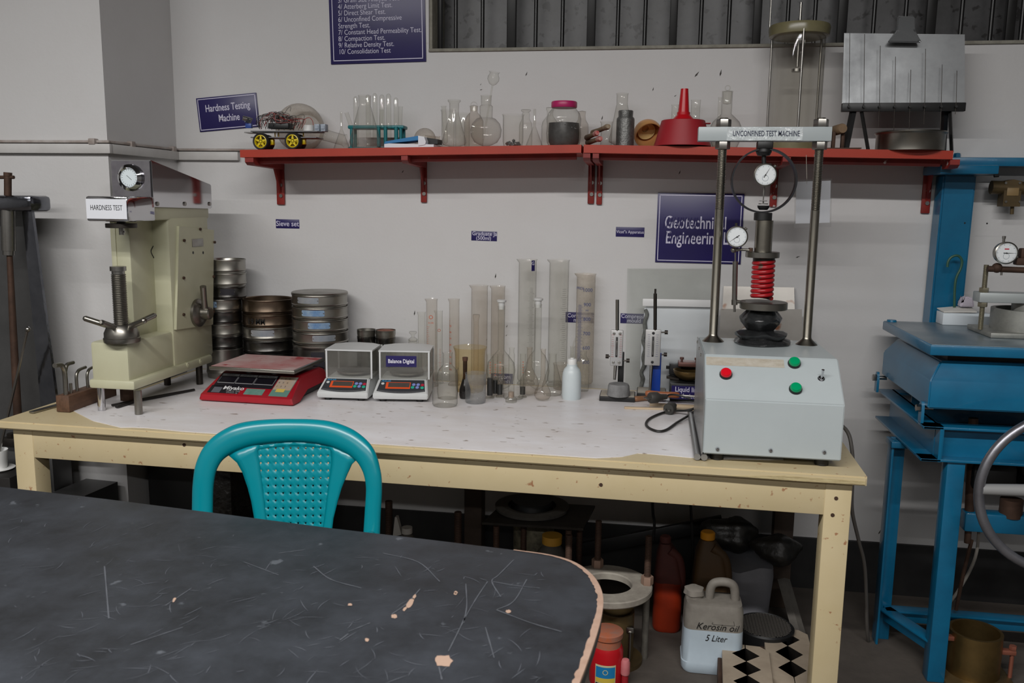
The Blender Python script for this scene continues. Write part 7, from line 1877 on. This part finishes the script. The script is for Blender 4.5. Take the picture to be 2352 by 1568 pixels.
# grey steel box and flat bar behind the left table leg
l = atz(200, 1100, 0.40)
bm = BM(); a, b, c_ = atz(120, 1130, 0.40), atz(195, 1138, 0.40), atz(270, 1106, 0.40)
d1 = (c_-b); poly = [a, b, c_, c_+(a-b)]
prism(bm, [(p.x, p.y, 0) for p in poly], (0, 0, 0.40)); tag(obj('steel_box', bm, M_DKP), 'dull grey steel box standing on the floor behind the left table leg', 'box')
bm = BM(); a, b = at(138, 1040, -0.42), at(150, 1128, -0.50); b.z = 0.402; box(bm, (a+b)/2, (0.035, 0.012, (a-b).length), 0.002, Matrix.Rotation(-0.06, 3, 'Y')); tag(obj('flat_bar', bm, M_DARKSTEEL), 'upright dark flat bar standing on the grey steel box', 'bar')
for i, (py, lab) in enumerate(((1084, 'upper dark hose coil behind the left table leg'), (1096, 'lower dark hose coil behind the left table leg'))):
    q = at(112, py, -0.36); bm = BM(); lathe(bm, [(0.065, -0.012), (0.085, -0.012), (0.09, 0), (0.085, 0.012), (0.065, 0.012), (0.06, 0)], (q.x, q.y, 0.402+0.014+0.027*(1-i)), 40, closed=True); tag(obj('hose_coil', bm, mat('hose_dark', (64, 62, 60), 0.3), None), lab, 'hose', 'hose coils behind the table leg')
# ================================================================== things stored under the table
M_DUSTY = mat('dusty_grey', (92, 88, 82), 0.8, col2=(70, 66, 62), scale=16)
# black storage cabinet behind the left part
a = at(300, 1180, -0.25); b = at(478, 1180, -0.25)
bm = BM(); box(bm, ((-1.80+b.x+0.06)/2, -0.20, 0.29), (b.x+0.06+1.80, 0.30, 0.58), 0.004); tag(obj('black_cabinet', bm, M_BLACK), 'black storage cabinet under the left part of the table', 'cabinet')
bm = BM(); q = at(525, 1150, -0.42); box(bm, (q.x, -0.46, 0.25), (0.15, 0.16, 0.50), 0.02); tag(obj('black_drum', bm, mat('wrapped_black', (22, 21, 20), 0.25, col2=(40, 36, 30), scale=24, bump=0.5, bscale=40)), 'black plastic wrapped bundle behind the chair opening', 'bundle')
# square steel plate with a ring, on threaded rods
zp = 0.34
a, b, c_, d_ = atz(1107, 1199, zp), atz(1340, 1213, zp), atz(1361, 1172, zp), atz(1150, 1160, zp)
t = thing('plate_rig', 'dark square plate with a round ring held on threaded rods under the table', 'apparatus', ((a.x+c_.x)/2, (a.y+c_.y)/2, 0)); o_ = Vector(t.location)
bm = BM(); prism(bm, [p-o_-Vector((0, 0, 0.008)) for p in (a, b, c_+(c_-b)*0.3, d_+(d_-a)*0.3)], (0, 0, 0.008)); obj('plate', bm, M_DARKSTEEL, t, smooth=0)
rc_ = atz(1222, 1166, zp)-o_
bm = BM(); lathe(bm, [(0.085, 0), (0.128, 0), (0.130, 0.010), (0.110, 0.018), (0.085, 0.012)], rc_, 44, closed=True); obj('ring', bm, M_DUSTY, t)
bm = BM(); lathe(bm, [(0, 0.001), (0.075, 0.002), (0.07, 0.03), (0, 0.03)], rc_, 36); obj('hub', bm, M_BLACK, t)
for px, py in ((1130, 1206), (1312, 1216), (1200, 1170), (1340, 1180)):
    q = atz(px, py, zp)-o_; bm = BM(); thread(bm, (q.x*0.92, q.y*0.9+0.01, 0.0), 0.011, zp-0.01, 0.006, n=14, depth=0.12); obj('threaded_rod', bm, M_RUST, t)
for px, py, lab in ((893, 1150, 'threaded steel rod standing behind the right arm of the teal chair'), (1052, 1175, 'threaded steel rod standing right of the brown timber post')):
    q = at(px, py, -0.45); bm = BM(); thread(bm, (q.x, -0.45, 0.0), 0.013, q.z, 0.006, n=14, depth=0.12); tag(obj('threaded_rod', bm, M_RUST), lab, 'rod', 'threaded rods under the table')
# paint splashed can, yellow cap, white bottle
q = at(1210, 1290, -0.35); 
bm = BM(); lathe(bm, [(0, 0), (0.075, 0), (0.075, at(1210, 1216, -0.35).z), (0.07, at(1210, 1216, -0.35).z), (0, at(1210, 1216, -0.35).z-0.005)], (q.x, -0.17, 0.0), 32); tag(obj('paint_can', bm, mat('splashed_can', (40, 38, 34), 0.6, col2=(176, 168, 140), scale=22, amt=0.05)), 'dark can splashed with pale paint under the square plate', 'can')
q = at(1268, 1240, -0.40)
bm = BM(); lathe(bm, [(0, 0), (0.06, 0), (0.06, q.z-0.06), (0.03, q.z-0.02), (0.03, q.z), (0, q.z)], (q.x, -0.40, 0), 28); yb_ = tag(obj('oil_bottle', bm, M_DUSTY), 'dusty bottle with a yellow band near the square plate', 'bottle')
bm = BM(); lathe(bm, [(0.031, 0), (0.034, 0.002), (0.034, 0.03), (0, 0.032)], (q.x, -0.40, q.z-0.012), 24); obj('cap', bm, mat('dirty_yellow', (190, 140, 50), 0.5), yb_)
q = at(935, 1222, -0.50)
t = thing('white_bottle', 'small white spray bottle lying under the table behind the desk edge', 'bottle', (q.x, -0.50, 0))
bm = BM(); lathe(bm, [(0, 0), (0.03, 0), (0.03, q.z-0.03), (0.014, q.z), (0, q.z)], (0, 0, 0), 22); obj('body', bm, M_DUSTY, t)
bm = BM(); cyl(bm, (0, 0, q.z-0.002), 0.018, 0.02, 20); obj('cap', bm, mat('dusty_white', (186, 182, 176), 0.6), t)
bm = BM(); prism(bm, [(-0.05, 0, q.z-0.02), (-0.02, 0, q.z-0.01), (-0.035, 0, q.z+0.05), (-0.042, 0, q.z+0.05)], (0, 0.02, 0)); obj('trigger', bm, mat('dusty_white', (186, 182, 176), 0.6), t)
# ring stand with threaded posts
zr = 0.245
c = atz(1395, 1338, zr); s = mpp(c)
t = thing('ring_stand', 'pale round ring plate on grey posts right of the desk corner', 'apparatus', (c.x, c.y, 0)); o_ = Vector(t.location)
bm = BM(); lathe(bm, [(0.075, zr-0.022), (0.135, zr-0.022), (0.138, zr-0.018), (0.138, zr-0.003), (0.135, zr), (0.078, zr), (0.075, zr-0.004)], (0, 0, 0), 56, closed=True); obj('ring_plate', bm, mat('dusty_ring', (168, 162, 150), 0.75, col2=(120, 112, 104), scale=9), t)
for a_ in (0.12, pi+0.2, pi*0.6):
    x, y = 0.122*cos(a_), 0.122*sin(a_)
    bm = BM(); cyl(bm, (x, y, 0), 0.0105, zr-0.02, 18); p_ = obj('post', bm, mat('galv_post', (120, 116, 108), 0.6, 0.5, col2=(90, 86, 80), scale=30), t)
    bm = BM(); thread(bm, (x, y, zr), 0.0105, 0.155, 0.005, n=16, depth=0.12); obj('thread', bm, M_RUST, p_)
    bm = BM(); hexnut(bm, (x, y, zr), 0.019, 0.026); obj('nut', bm, mat('copper_nut', (156, 128, 112), 0.6, 0.3), p_)
# brass mould below the ring
q = atz(1420, 1515, 0.0)
t = thing('brass_mould', 'tarnished brass cylinder mould standing under the ring plate', 'mould', (c.x+0.03, c.y-0.01, 0))
M_TARN = mat('tarnished_brass', (120, 100, 66), 0.5, 0.7, col2=(84, 72, 52), scale=10)
bm = BM(); lathe(bm, [(0.050, 0.012), (0.056, 0.012), (0.056, 0.165), (0.050, 0.165)], (0, 0, 0), 40, closed=True); obj('cylinder', bm, M_TARN, t)
bm = BM(); lathe(bm, [(0, 0), (0.085, 0), (0.085, 0.012), (0, 0.012)], (0, 0, 0), 40); obj('base', bm, M_TARN, t)
bm = BM(); box(bm, (0.045, -0.042, 0.125), (0.022, 0.016, 0.018), 0.002); bar(bm, (0.045, -0.05, 0.012), (0.045, -0.05, 0.12), 0.004, 8); obj('lug', bm, M_STEEL, t)
# red jar with orange lid and its label
l = atz(1392, 1600, 0.0); l = Vector((at(1394, 1470, -0.78).x, -0.78, 0)); s = mpp((l.x, l.y, 0.1))
zj = at(1396, 1478, -0.78).z
t = thing('red_jar', 'red jar with a rusty orange lid and blue and yellow label beside the desk corner', 'jar', l)
rj = 38*s
bm = BM(); lathe(bm, [(0, 0), (rj, 0), (rj*1.02, 0.01), (rj*1.0, zj-0.012), (rj*0.9, zj), (0, zj)], (0, 0, 0), 36); obj('body', bm, mat('jar_red', (176, 18, 28), 0.3), t)
zl0, zl1 = at(1396, 1466, -0.80).z, at(1396, 1446, -0.78).z
bm = BM(); lathe(bm, [(0, zj-0.002), (rj*0.86, zj-0.002), (rj*0.86, zl0), (rj*0.96, zl0), (rj*0.97, zl1-0.002), (rj*0.9, zl1), (0, zl1)], (0, 0, 0), 36); obj('lid', bm, mat('rusty_lid', (178, 92, 54), 0.7, col2=(130, 110, 100), scale=18), t)
def wrap(z0, z1, w, m_, off, par, nm):
    bm = BM(); R_ = rj*1.02+off
    grid_surf(bm, [[(R_*sin(w*(k/10-0.5)), -R_*cos(w*(k/10-0.5)), z) for k in range(11)] for z in (z0, z1)]); return obj(nm, bm, m_, par)
zy = lambda py: at(1396, py, -0.80).z
lb = wrap(zy(1600), zy(1517), 1.25, mat('label_cream', (196, 190, 150), 0.6), 0.0006, t, 'label')
wrap(zy(1546), zy(1521), 1.15, mat('label_blue', (24, 118, 172), 0.5), 0.0012, lb, 'blue_field')
wrap(zy(1556), zy(1546), 1.15, mat('label_yellow', (206, 180, 70), 0.5), 0.0012, lb, 'yellow_band')
wrap(zy(1590), zy(1558), 1.15, mat('label_black', (30, 28, 28), 0.5), 0.0012, lb, 'black_field')
text_obj('lettering', 'NORMAL', 0.009, mat('label_yellow', (206, 180, 70), 0.5), lb, (0, -rj*1.02-0.003, zy(1564)), bold=0.01, sx=0.9, depth=0.0001)
bm = BM(); lathe(bm, [(0.006, 0), (0.008, 0)], (0, -rj*1.02-0.0022, zy(1532)), 20, (0, -1, 0)); obj('emblem', bm, mat('label_cream', (196, 190, 150), 0.6), lb)
# red capped handle beside the jar
l = Vector((at(1436, 1540, -0.80).x, -0.80, 0)); zt_ = at(1436, 1512, -0.80).z; s = mpp((l.x, l.y, 0.1))
t = thing('red_handle_tool', 'upright tool with a dusty red and pink handle beside the red jar', 'tool', l)
bm = BM(); lathe(bm, [(0, 0), (8*s, 0), (8*s, zt_-36*s), (0, zt_-36*s)], (0, 0, 0), 20); obj('shank', bm, mat('dark_red_shank', (150, 30, 38), 0.5), t)
bm = BM(); lathe(bm, [(0, zt_-38*s), (10*s, zt_-38*s), (11*s, zt_-34*s), (10.5*s, zt_-8*s), (8*s, zt_-2*s), (0, zt_)], (0, 0, 0), 22); obj('grip', bm, mat('pink_grip', (196, 120, 122), 0.6, col2=(176, 84, 90), scale=16), t)
# 5 litre jerrycan
Yj = -0.70
xa, xb = at(1567, 1480, Yj).x, at(1710, 1480, Yj).x
t = thing('white_jerrycan', 'white plastic kerosene jerrycan with handwriting standing on the floor', 'jerrycan', ((xa+xb)/2, Yj+0.06, 0)); o_ = Vector(t.location)
wj = xb-xa; zsh = at(1640, 1395, Yj).z; ztp = at(1660, 1348, Yj).z
M_JER = mat('milky_can', (176, 190, 200), 0.45, col2=(160, 172, 182), scale=5)  # milky white, toned down for the shade under the table
M_JERT = mat('grimy_can_shaded', (132, 127, 119), 0.65, col2=(98, 92, 85), scale=9)  # grime on the upper can, with table shade painted in
def rrect(w, d, r_, n=5):
    P = []
    for cx_, cy_, a0 in ((w/2-r_, -d/2+r_, -pi/2), (w/2-r_, d/2-r_, 0), (-w/2+r_, d/2-r_, pi/2), (-w/2+r_, -d/2+r_, pi)):
        for k in range(n+1):
            a_ = a0+pi/2*k/n; P.append((cx_+r_*cos(a_), cy_+r_*sin(a_)))
    return P
def loft(bm, secs, cap=True):
    V = [[bm.verts.new(Vector(p)) for p in s_] for s_ in secs]; n = len(V[0])
    for i in range(len(V)-1):
        for j in range(n): bm.faces.new((V[i][j], V[i][(j+1) % n], V[i+1][(j+1) % n], V[i+1][j]))
    if cap: bm.faces.new(V[0][::-1]); bm.faces.new(V[-1])
dj = 0.12
zfill = at(1640, 1450, Yj).z
bm = BM(); loft(bm, [[(x, y, z) for x, y in rrect(wj*k, dj*k, 0.028*k)] for z, k in ((0.002, 0.94), (0.012, 1.0), (0.035, 1.01), (0.037, 0.985), (zfill*0.8, 0.97), (zfill, 0.965))]); body = obj('body', bm, M_JER, t, smooth=45)
bm = BM(); loft(bm, [[(x+ox, y, z) for x, y in rrect(wj*k, dj*k2, 0.026)] for z, k, k2, ox in ((zfill-0.001, 0.966, 0.966, 0), (zsh-0.02, 0.95, 0.95, 0), (zsh, 0.90, 0.86, 0.0), (zsh+0.004, 0.80, 0.7, 0.0))]); obj('shoulder', bm, M_JERT, t, smooth=45)
hx0, hx1 = at(1633, 1370, Yj).x-o_.x, at(1703, 1370, Yj).x-o_.x
bm = BM(); tube(bm, [(hx0, 0, zsh-0.02), (hx0+0.004, 0, ztp-0.03), (hx0+0.022, 0, ztp-0.012), (hx1-0.03, 0, ztp-0.012), (hx1-0.014, 0, ztp-0.03), (hx1-0.010, 0, zsh-0.02)], 0.0135, 12, 5); obj('handle', bm, M_JERT, t, smooth=60)
bm = BM(); xcap = at(1598, 1350, Yj).x-o_.x; lathe(bm, [(0, zsh-0.005), (0.024, zsh-0.005), (0.026, zsh+0.012), (0.030, zsh+0.014), (0.028, zsh+0.03), (0.02, zsh+0.034), (0, zsh+0.032)], (xcap, 0, 0), 26, wob=lambda a, h: 1+0.08*sin(5*a+h*100)); obj('cap', bm, mat('dusty_cap', (128, 122, 114), 0.8), t)
bm = BM()
P2 = [(-0.034, 0.0), (0.034, 0.0), (0.036, 0.010), (0.030, 0.016)]
tube(bm, [(x+0.026, -dj/2*0.955-0.0008, zfill+0.022+z) for x, z in [(-0.03, 0.006), (-0.028, 0), (0.028, 0), (0.032, 0.004), (0.03, 0.014)]], 0.0009, 6, 4); obj('moulded_mark', bm, M_DUSTY, t)
text_obj('handwriting', 'Kerosin oil', 0.030, M_BLACK, t, (0.008, -dj/2*0.985-0.0012, at(1643, 1438, Yj).z-0.003), bold=-0.004, sx=0.92, shear=0.35, depth=0.0002)
text_obj('handwriting', '5 Liter', 0.029, M_BLACK, t, (0.006, -dj/2*0.985-0.0012, at(1640, 1464, Yj).z-0.003), bold=-0.004, sx=0.80, shear=0.35, depth=0.0002)
# orange and yellow oil cans, tones darkened for the shade under the table
M_OR = mat('orange_can_shaded', (150, 44, 14), 0.5, col2=(130, 38, 14), scale=5); M_ORD = mat('dusty_red_can_shaded', (84, 34, 28), 0.75, col2=(66, 32, 28), scale=8)
def oil_can(px0, px1, py_top, py_bot, Yo, m1, m2, nm, lab, zfrac, capm):
    xa, xb = at(px0, 1400, Yo).x, at(px1, 1400, Yo).x; H = at((px0+px1)/2, py_top, Yo).z; w_ = xb-xa
    t = thing(nm, lab, 'oil can', ((xa+xb)/2, Yo+0.06, 0)); z1 = H*zfrac
    bm = BM(); loft(bm, [[(x, y, z) for x, y in rrect(w_*k, 0.12*k, 0.03*k)] for z, k in ((0.001, 0.92), (0.012, 1), (z1, 0.98))]); obj('body', bm, m1, t, smooth=45)
    bm = BM(); loft(bm, [[(x+ox, y, z) for x, y in rrect(w_*k, 0.12*k2, min(0.02, w_*k*0.3))] for z, k, k2, ox in ((z1-0.001, 0.98, 0.98, 0), (H*0.80, 0.75, 0.85, -0.005), (H*0.90, 0.45, 0.5, -0.012), (H*0.93, 0.36, 0.4, -0.014))]); obj('shoulder', bm, m2, t, smooth=45)
    bm = BM(); cyl(bm, (-0.014, 0, H*0.925), w_*0.20, H*0.075, 24, bev=0.004); obj('cap', bm, capm, t)
    bm = BM(); tube(bm, [(0.0, -0.03, H*0.88), (w_*0.30, -0.03, H*0.80), (w_*0.42, -0.03, H*0.66), (w_*0.44, -0.03, z1-0.02)], 0.016, 12, 5); obj('handle', bm, m2, t, smooth=60)


oil_can(1500, 1566, 1246, 1440, -0.46, M_OR, M_ORD, 'orange_oil_can', 'shade-darkened orange oil can with a dusty dark red top left of the white jerrycan', 0.55, M_ORD)
oil_can(1588, 1674, 1236, 1440, -0.50, mat('ochre_can_shaded', (84, 58, 18), 0.6), mat('ochre_top_shaded', (74, 50, 20), 0.7, col2=(58, 42, 22), scale=6), 'yellow_oil_can', 'shade-darkened yellow oil can behind the white jerrycan', 0.5, mat('cap_yellow', (196, 130, 20), 0.5))  # ochre tones kept dark to carry the table's shade
# white sack bucket, its white greyed to stand in for shade, with black bags on top
xa, xb = at(1668, 1400, -0.36).x, at(1788, 1400, -0.36).x; zk = at(1730, 1300, -0.36).z
bm = BM(); w_ = xb-xa
loft(bm, [[((xa+xb)/2-0.02+x*(1+0.03*sin(9*y)), -0.30+y, z+0.012*sin(40*x)*(1 if z > zk*0.8 else 0)) for x, y in rrect(w_*k, 0.20, 0.05)] for z, k in ((0.002, 0.82), (0.05, 0.88), (zk*0.5, 0.93), (zk*0.85, 1.0), (zk, 0.97))])
tag(obj('white_sack', bm, mat('sack_white_shaded', (132, 132, 138), 0.7, col2=(112, 112, 118), scale=6, bump=0.3, bscale=14), None, None, 50), 'shade-darkened white sack standing behind the white jerrycan', 'sack')
M_BAG = mat('black_bag', (26, 25, 24), 0.4, col2=(46, 44, 40), scale=14, bump=0.6, bscale=22)
for i, (px, py, Y, r_, sc, lab) in enumerate(((1680, 1228, -0.25, 0.076, (1.25, 0.9, 0.75), 'crumpled black bag lying on the left of the white sack'), (1785, 1262, -0.34, 0.068, (1.2, 0.9, 0.7), 'crumpled dark bag hanging over the right of the white sack'))):
    q = at(px, py, Y); bm = BM(); sphere(bm, (0, 0, 0), r_, sc, 28, 18)
    random.seed(30+i)
    for v in bm.verts: v.co *= 1+0.10*sin(v.co.x*60+i)+0.09*sin(v.co.z*75+v.co.y*50)+random.uniform(-.03, .03)
    zmin = min(v.co.z for v in bm.verts)
    tag(obj('black_bag', bm, M_BAG, None, (q.x, q.y, max(q.z, zk-zmin+0.004)), 60), lab, 'bag')
# mesh disc on a black tub
q = at(1755, 1432, -0.50); s = mpp(q)
t = thing('mesh_tub', 'black round tub with a perforated mesh cover behind the moulds', 'tub', (q.x, -0.52, 0))
zd = atz(1755, 1438, 0.10).z
bm = BM(); lathe(bm, [(0, 0), (0.085, 0), (0.09, 0.085), (0.085, 0.09), (0.08, 0.085), (0, 0.085)], (0, 0, 0), 36); obj('tub', bm, M_BLACK, t)
bm = BM()
for k in range(-8, 9):
    x = k*0.0095; L = sqrt(max(0, 0.079**2-x*x))
    box(bm, (x, 0, 0.0885), (0.0028, 2*L, 0.0028)); box(bm, (0, x, 0.0885), (2*L, 0.0028, 0.0028))
obj('mesh', bm, mat('mesh_grey', (74, 70, 66), 0.6), t, smooth=0)
# three-gang cube moulds
M_MOULD = mat('dusty_mould', (164, 150, 132), 0.75, col2=(136, 122, 106), scale=8)
def mould(pxs, zt_, lab, rot):
    """top outline given by the three diamond centres front to back"""
    f, b_ = atz(*pxs[-1], zt_), atz(*pxs[0], zt_)
    d = (b_-f); L = d.length; a_ = atan2(d.y, d.x)
    t = thing('cube_mould', lab, 'mould', (f.x, f.y, 0), a_, 'steel cube moulds under the table'); n = len(pxs)
    p = L/(n-1); h = p/2*0.98; hw = 0.040; W2 = 0.068
    bm = BM()
    # two side jaws, each with V notches, meet along the diamonds' tips
    for sg in (-1, 1):
        pts = [(-p/2-0.030, sg*0.0015)]
        for k in range(n):
            c0 = p*k
            pts += [(c0-h, sg*0.0015), (c0, sg*hw), (c0+h, sg*0.0015)]
        pts += [(p*(n-1)+p/2+0.020, sg*0.0015), (p*(n-1)+p/2+0.020, sg*(W2-0.025)), (p*(n-1)+p/2-0.004, sg*W2), (-p/2-0.012, sg*W2), (-p/2-0.030, sg*(W2-0.025))]
        jb = BM(); prism(jb, [(x, y, 0.012) for x, y in pts], (0, 0, zt_-0.012)); jo = obj('jaw', jb, [M_MOULD, M_DARKSTEEL], t, smooth=0)
        for pf in jo.data.polygons:
            if abs(pf.normal.z) < 0.3 and abs(pf.center.y) < hw*0.98 and -p/2-0.01 < pf.center.x < p*(n-1)+p/2+0.01: pf.material_index = 1
    bm.free()
    bm = BM(); box(bm, (L/2, 0, 0.006), (L+p+0.06, W2*2+0.02, 0.012), 0.002); obj('base_plate', bm, M_MOULD, t)
    for sg in (-1, 1):
        bm = BM(); box(bm, (L/2, sg*(W2+0.006), 0.035), (L+p*0.6, 0.012, 0.05), 0.002); obj('clamp_rail', bm, M_RUST, t)


mould([(1713, 1503), (1715, 1534), (1718, 1567)], 0.085, 'left dusty steel mould with diamond openings in front of the jerrycan', 0)
mould([(1806, 1466), (1813, 1502), (1820, 1536)], 0.075, 'right dusty steel mould with diamond openings beside the table leg', 0)
# leaning timber boards and cords at the back
bm = BM(); a, b = at(1330, 1262, -0.10), at(1660, 1198, -0.10); d = b-a; box(bm, (a+b)/2, (d.length, 0.02, 0.05), 0.002, Matrix.Rotation(-atan2(d.z, d.x), 3, 'Y')); tag(obj('black_board', bm, M_BLACK), 'black board leaning slantwise against the wall under the table', 'board')
for px, y0, y1, lab in ((1500, 1160, 1240, 'black cord hanging under the table above the ring stand'), (1588, 1170, 1330, 'black cord hanging between the orange and yellow oil cans')):
    P = [at(px-2, y0-20, -0.24), at(px, y0+20, -0.24), at(px+3, (y0+y1)/2, -0.24), at(px+1, y1, -0.24)]; bm = BM(); tube(bm, P, 0.005, 8, 5); tag(obj('black_cable', bm, M_BLACK), lab, 'cord')
bm = BM(); a, b = at(1800, 1330, -0.28), at(1838, 1470, -0.45); b.z = 0.02; d = b-a; tube(bm, [a, b], 0.018, 4, flat=(1.2, 0.5)); tag(obj('timber_batten', bm, M_DUSTY), 'grey timber batten leaning beside the back right table leg', 'batten')
# brass CBR mould at the lower right
q = atz(2255, 1590, 0.0); q = Vector((at(2255, 1470, -0.60).x, -0.55, 0))
t = thing('compaction_mould', 'brass compaction mould with lugs on the floor under the blue stand', 'mould', q); s = mpp((q.x, q.y, 0.12))
zt_ = at(2255, 1448, -0.55).z
bm = BM(); lathe(bm, [(0.066, 0.012), (0.075, 0.012), (0.075, zt_), (0.066, zt_)], (0, 0, 0), 44, closed=True); obj('cylinder', bm, M_BRASS, t)
bm = BM(); box(bm, (0, 0, 0.006), (0.20, 0.18, 0.012), 0.002); obj('base', bm, M_TARN, t)
for sx, zz in ((-1, 0.0), (1, -0.03)):
    bm = BM(); box(bm, (sx*0.088, -0.02, zt_-0.02+zz), (0.04, 0.02, 0.014), 0.002); cyl(bm, (sx*0.10, -0.02, 0.012), 0.006, zt_-0.02+zz, 12); hexnut(bm, (sx*0.10, -0.02, zt_-0.012+zz), 0.011, 0.012); obj('tie_rod', bm, mat('copper_rod', (150, 92, 74), 0.5, 0.5), t)
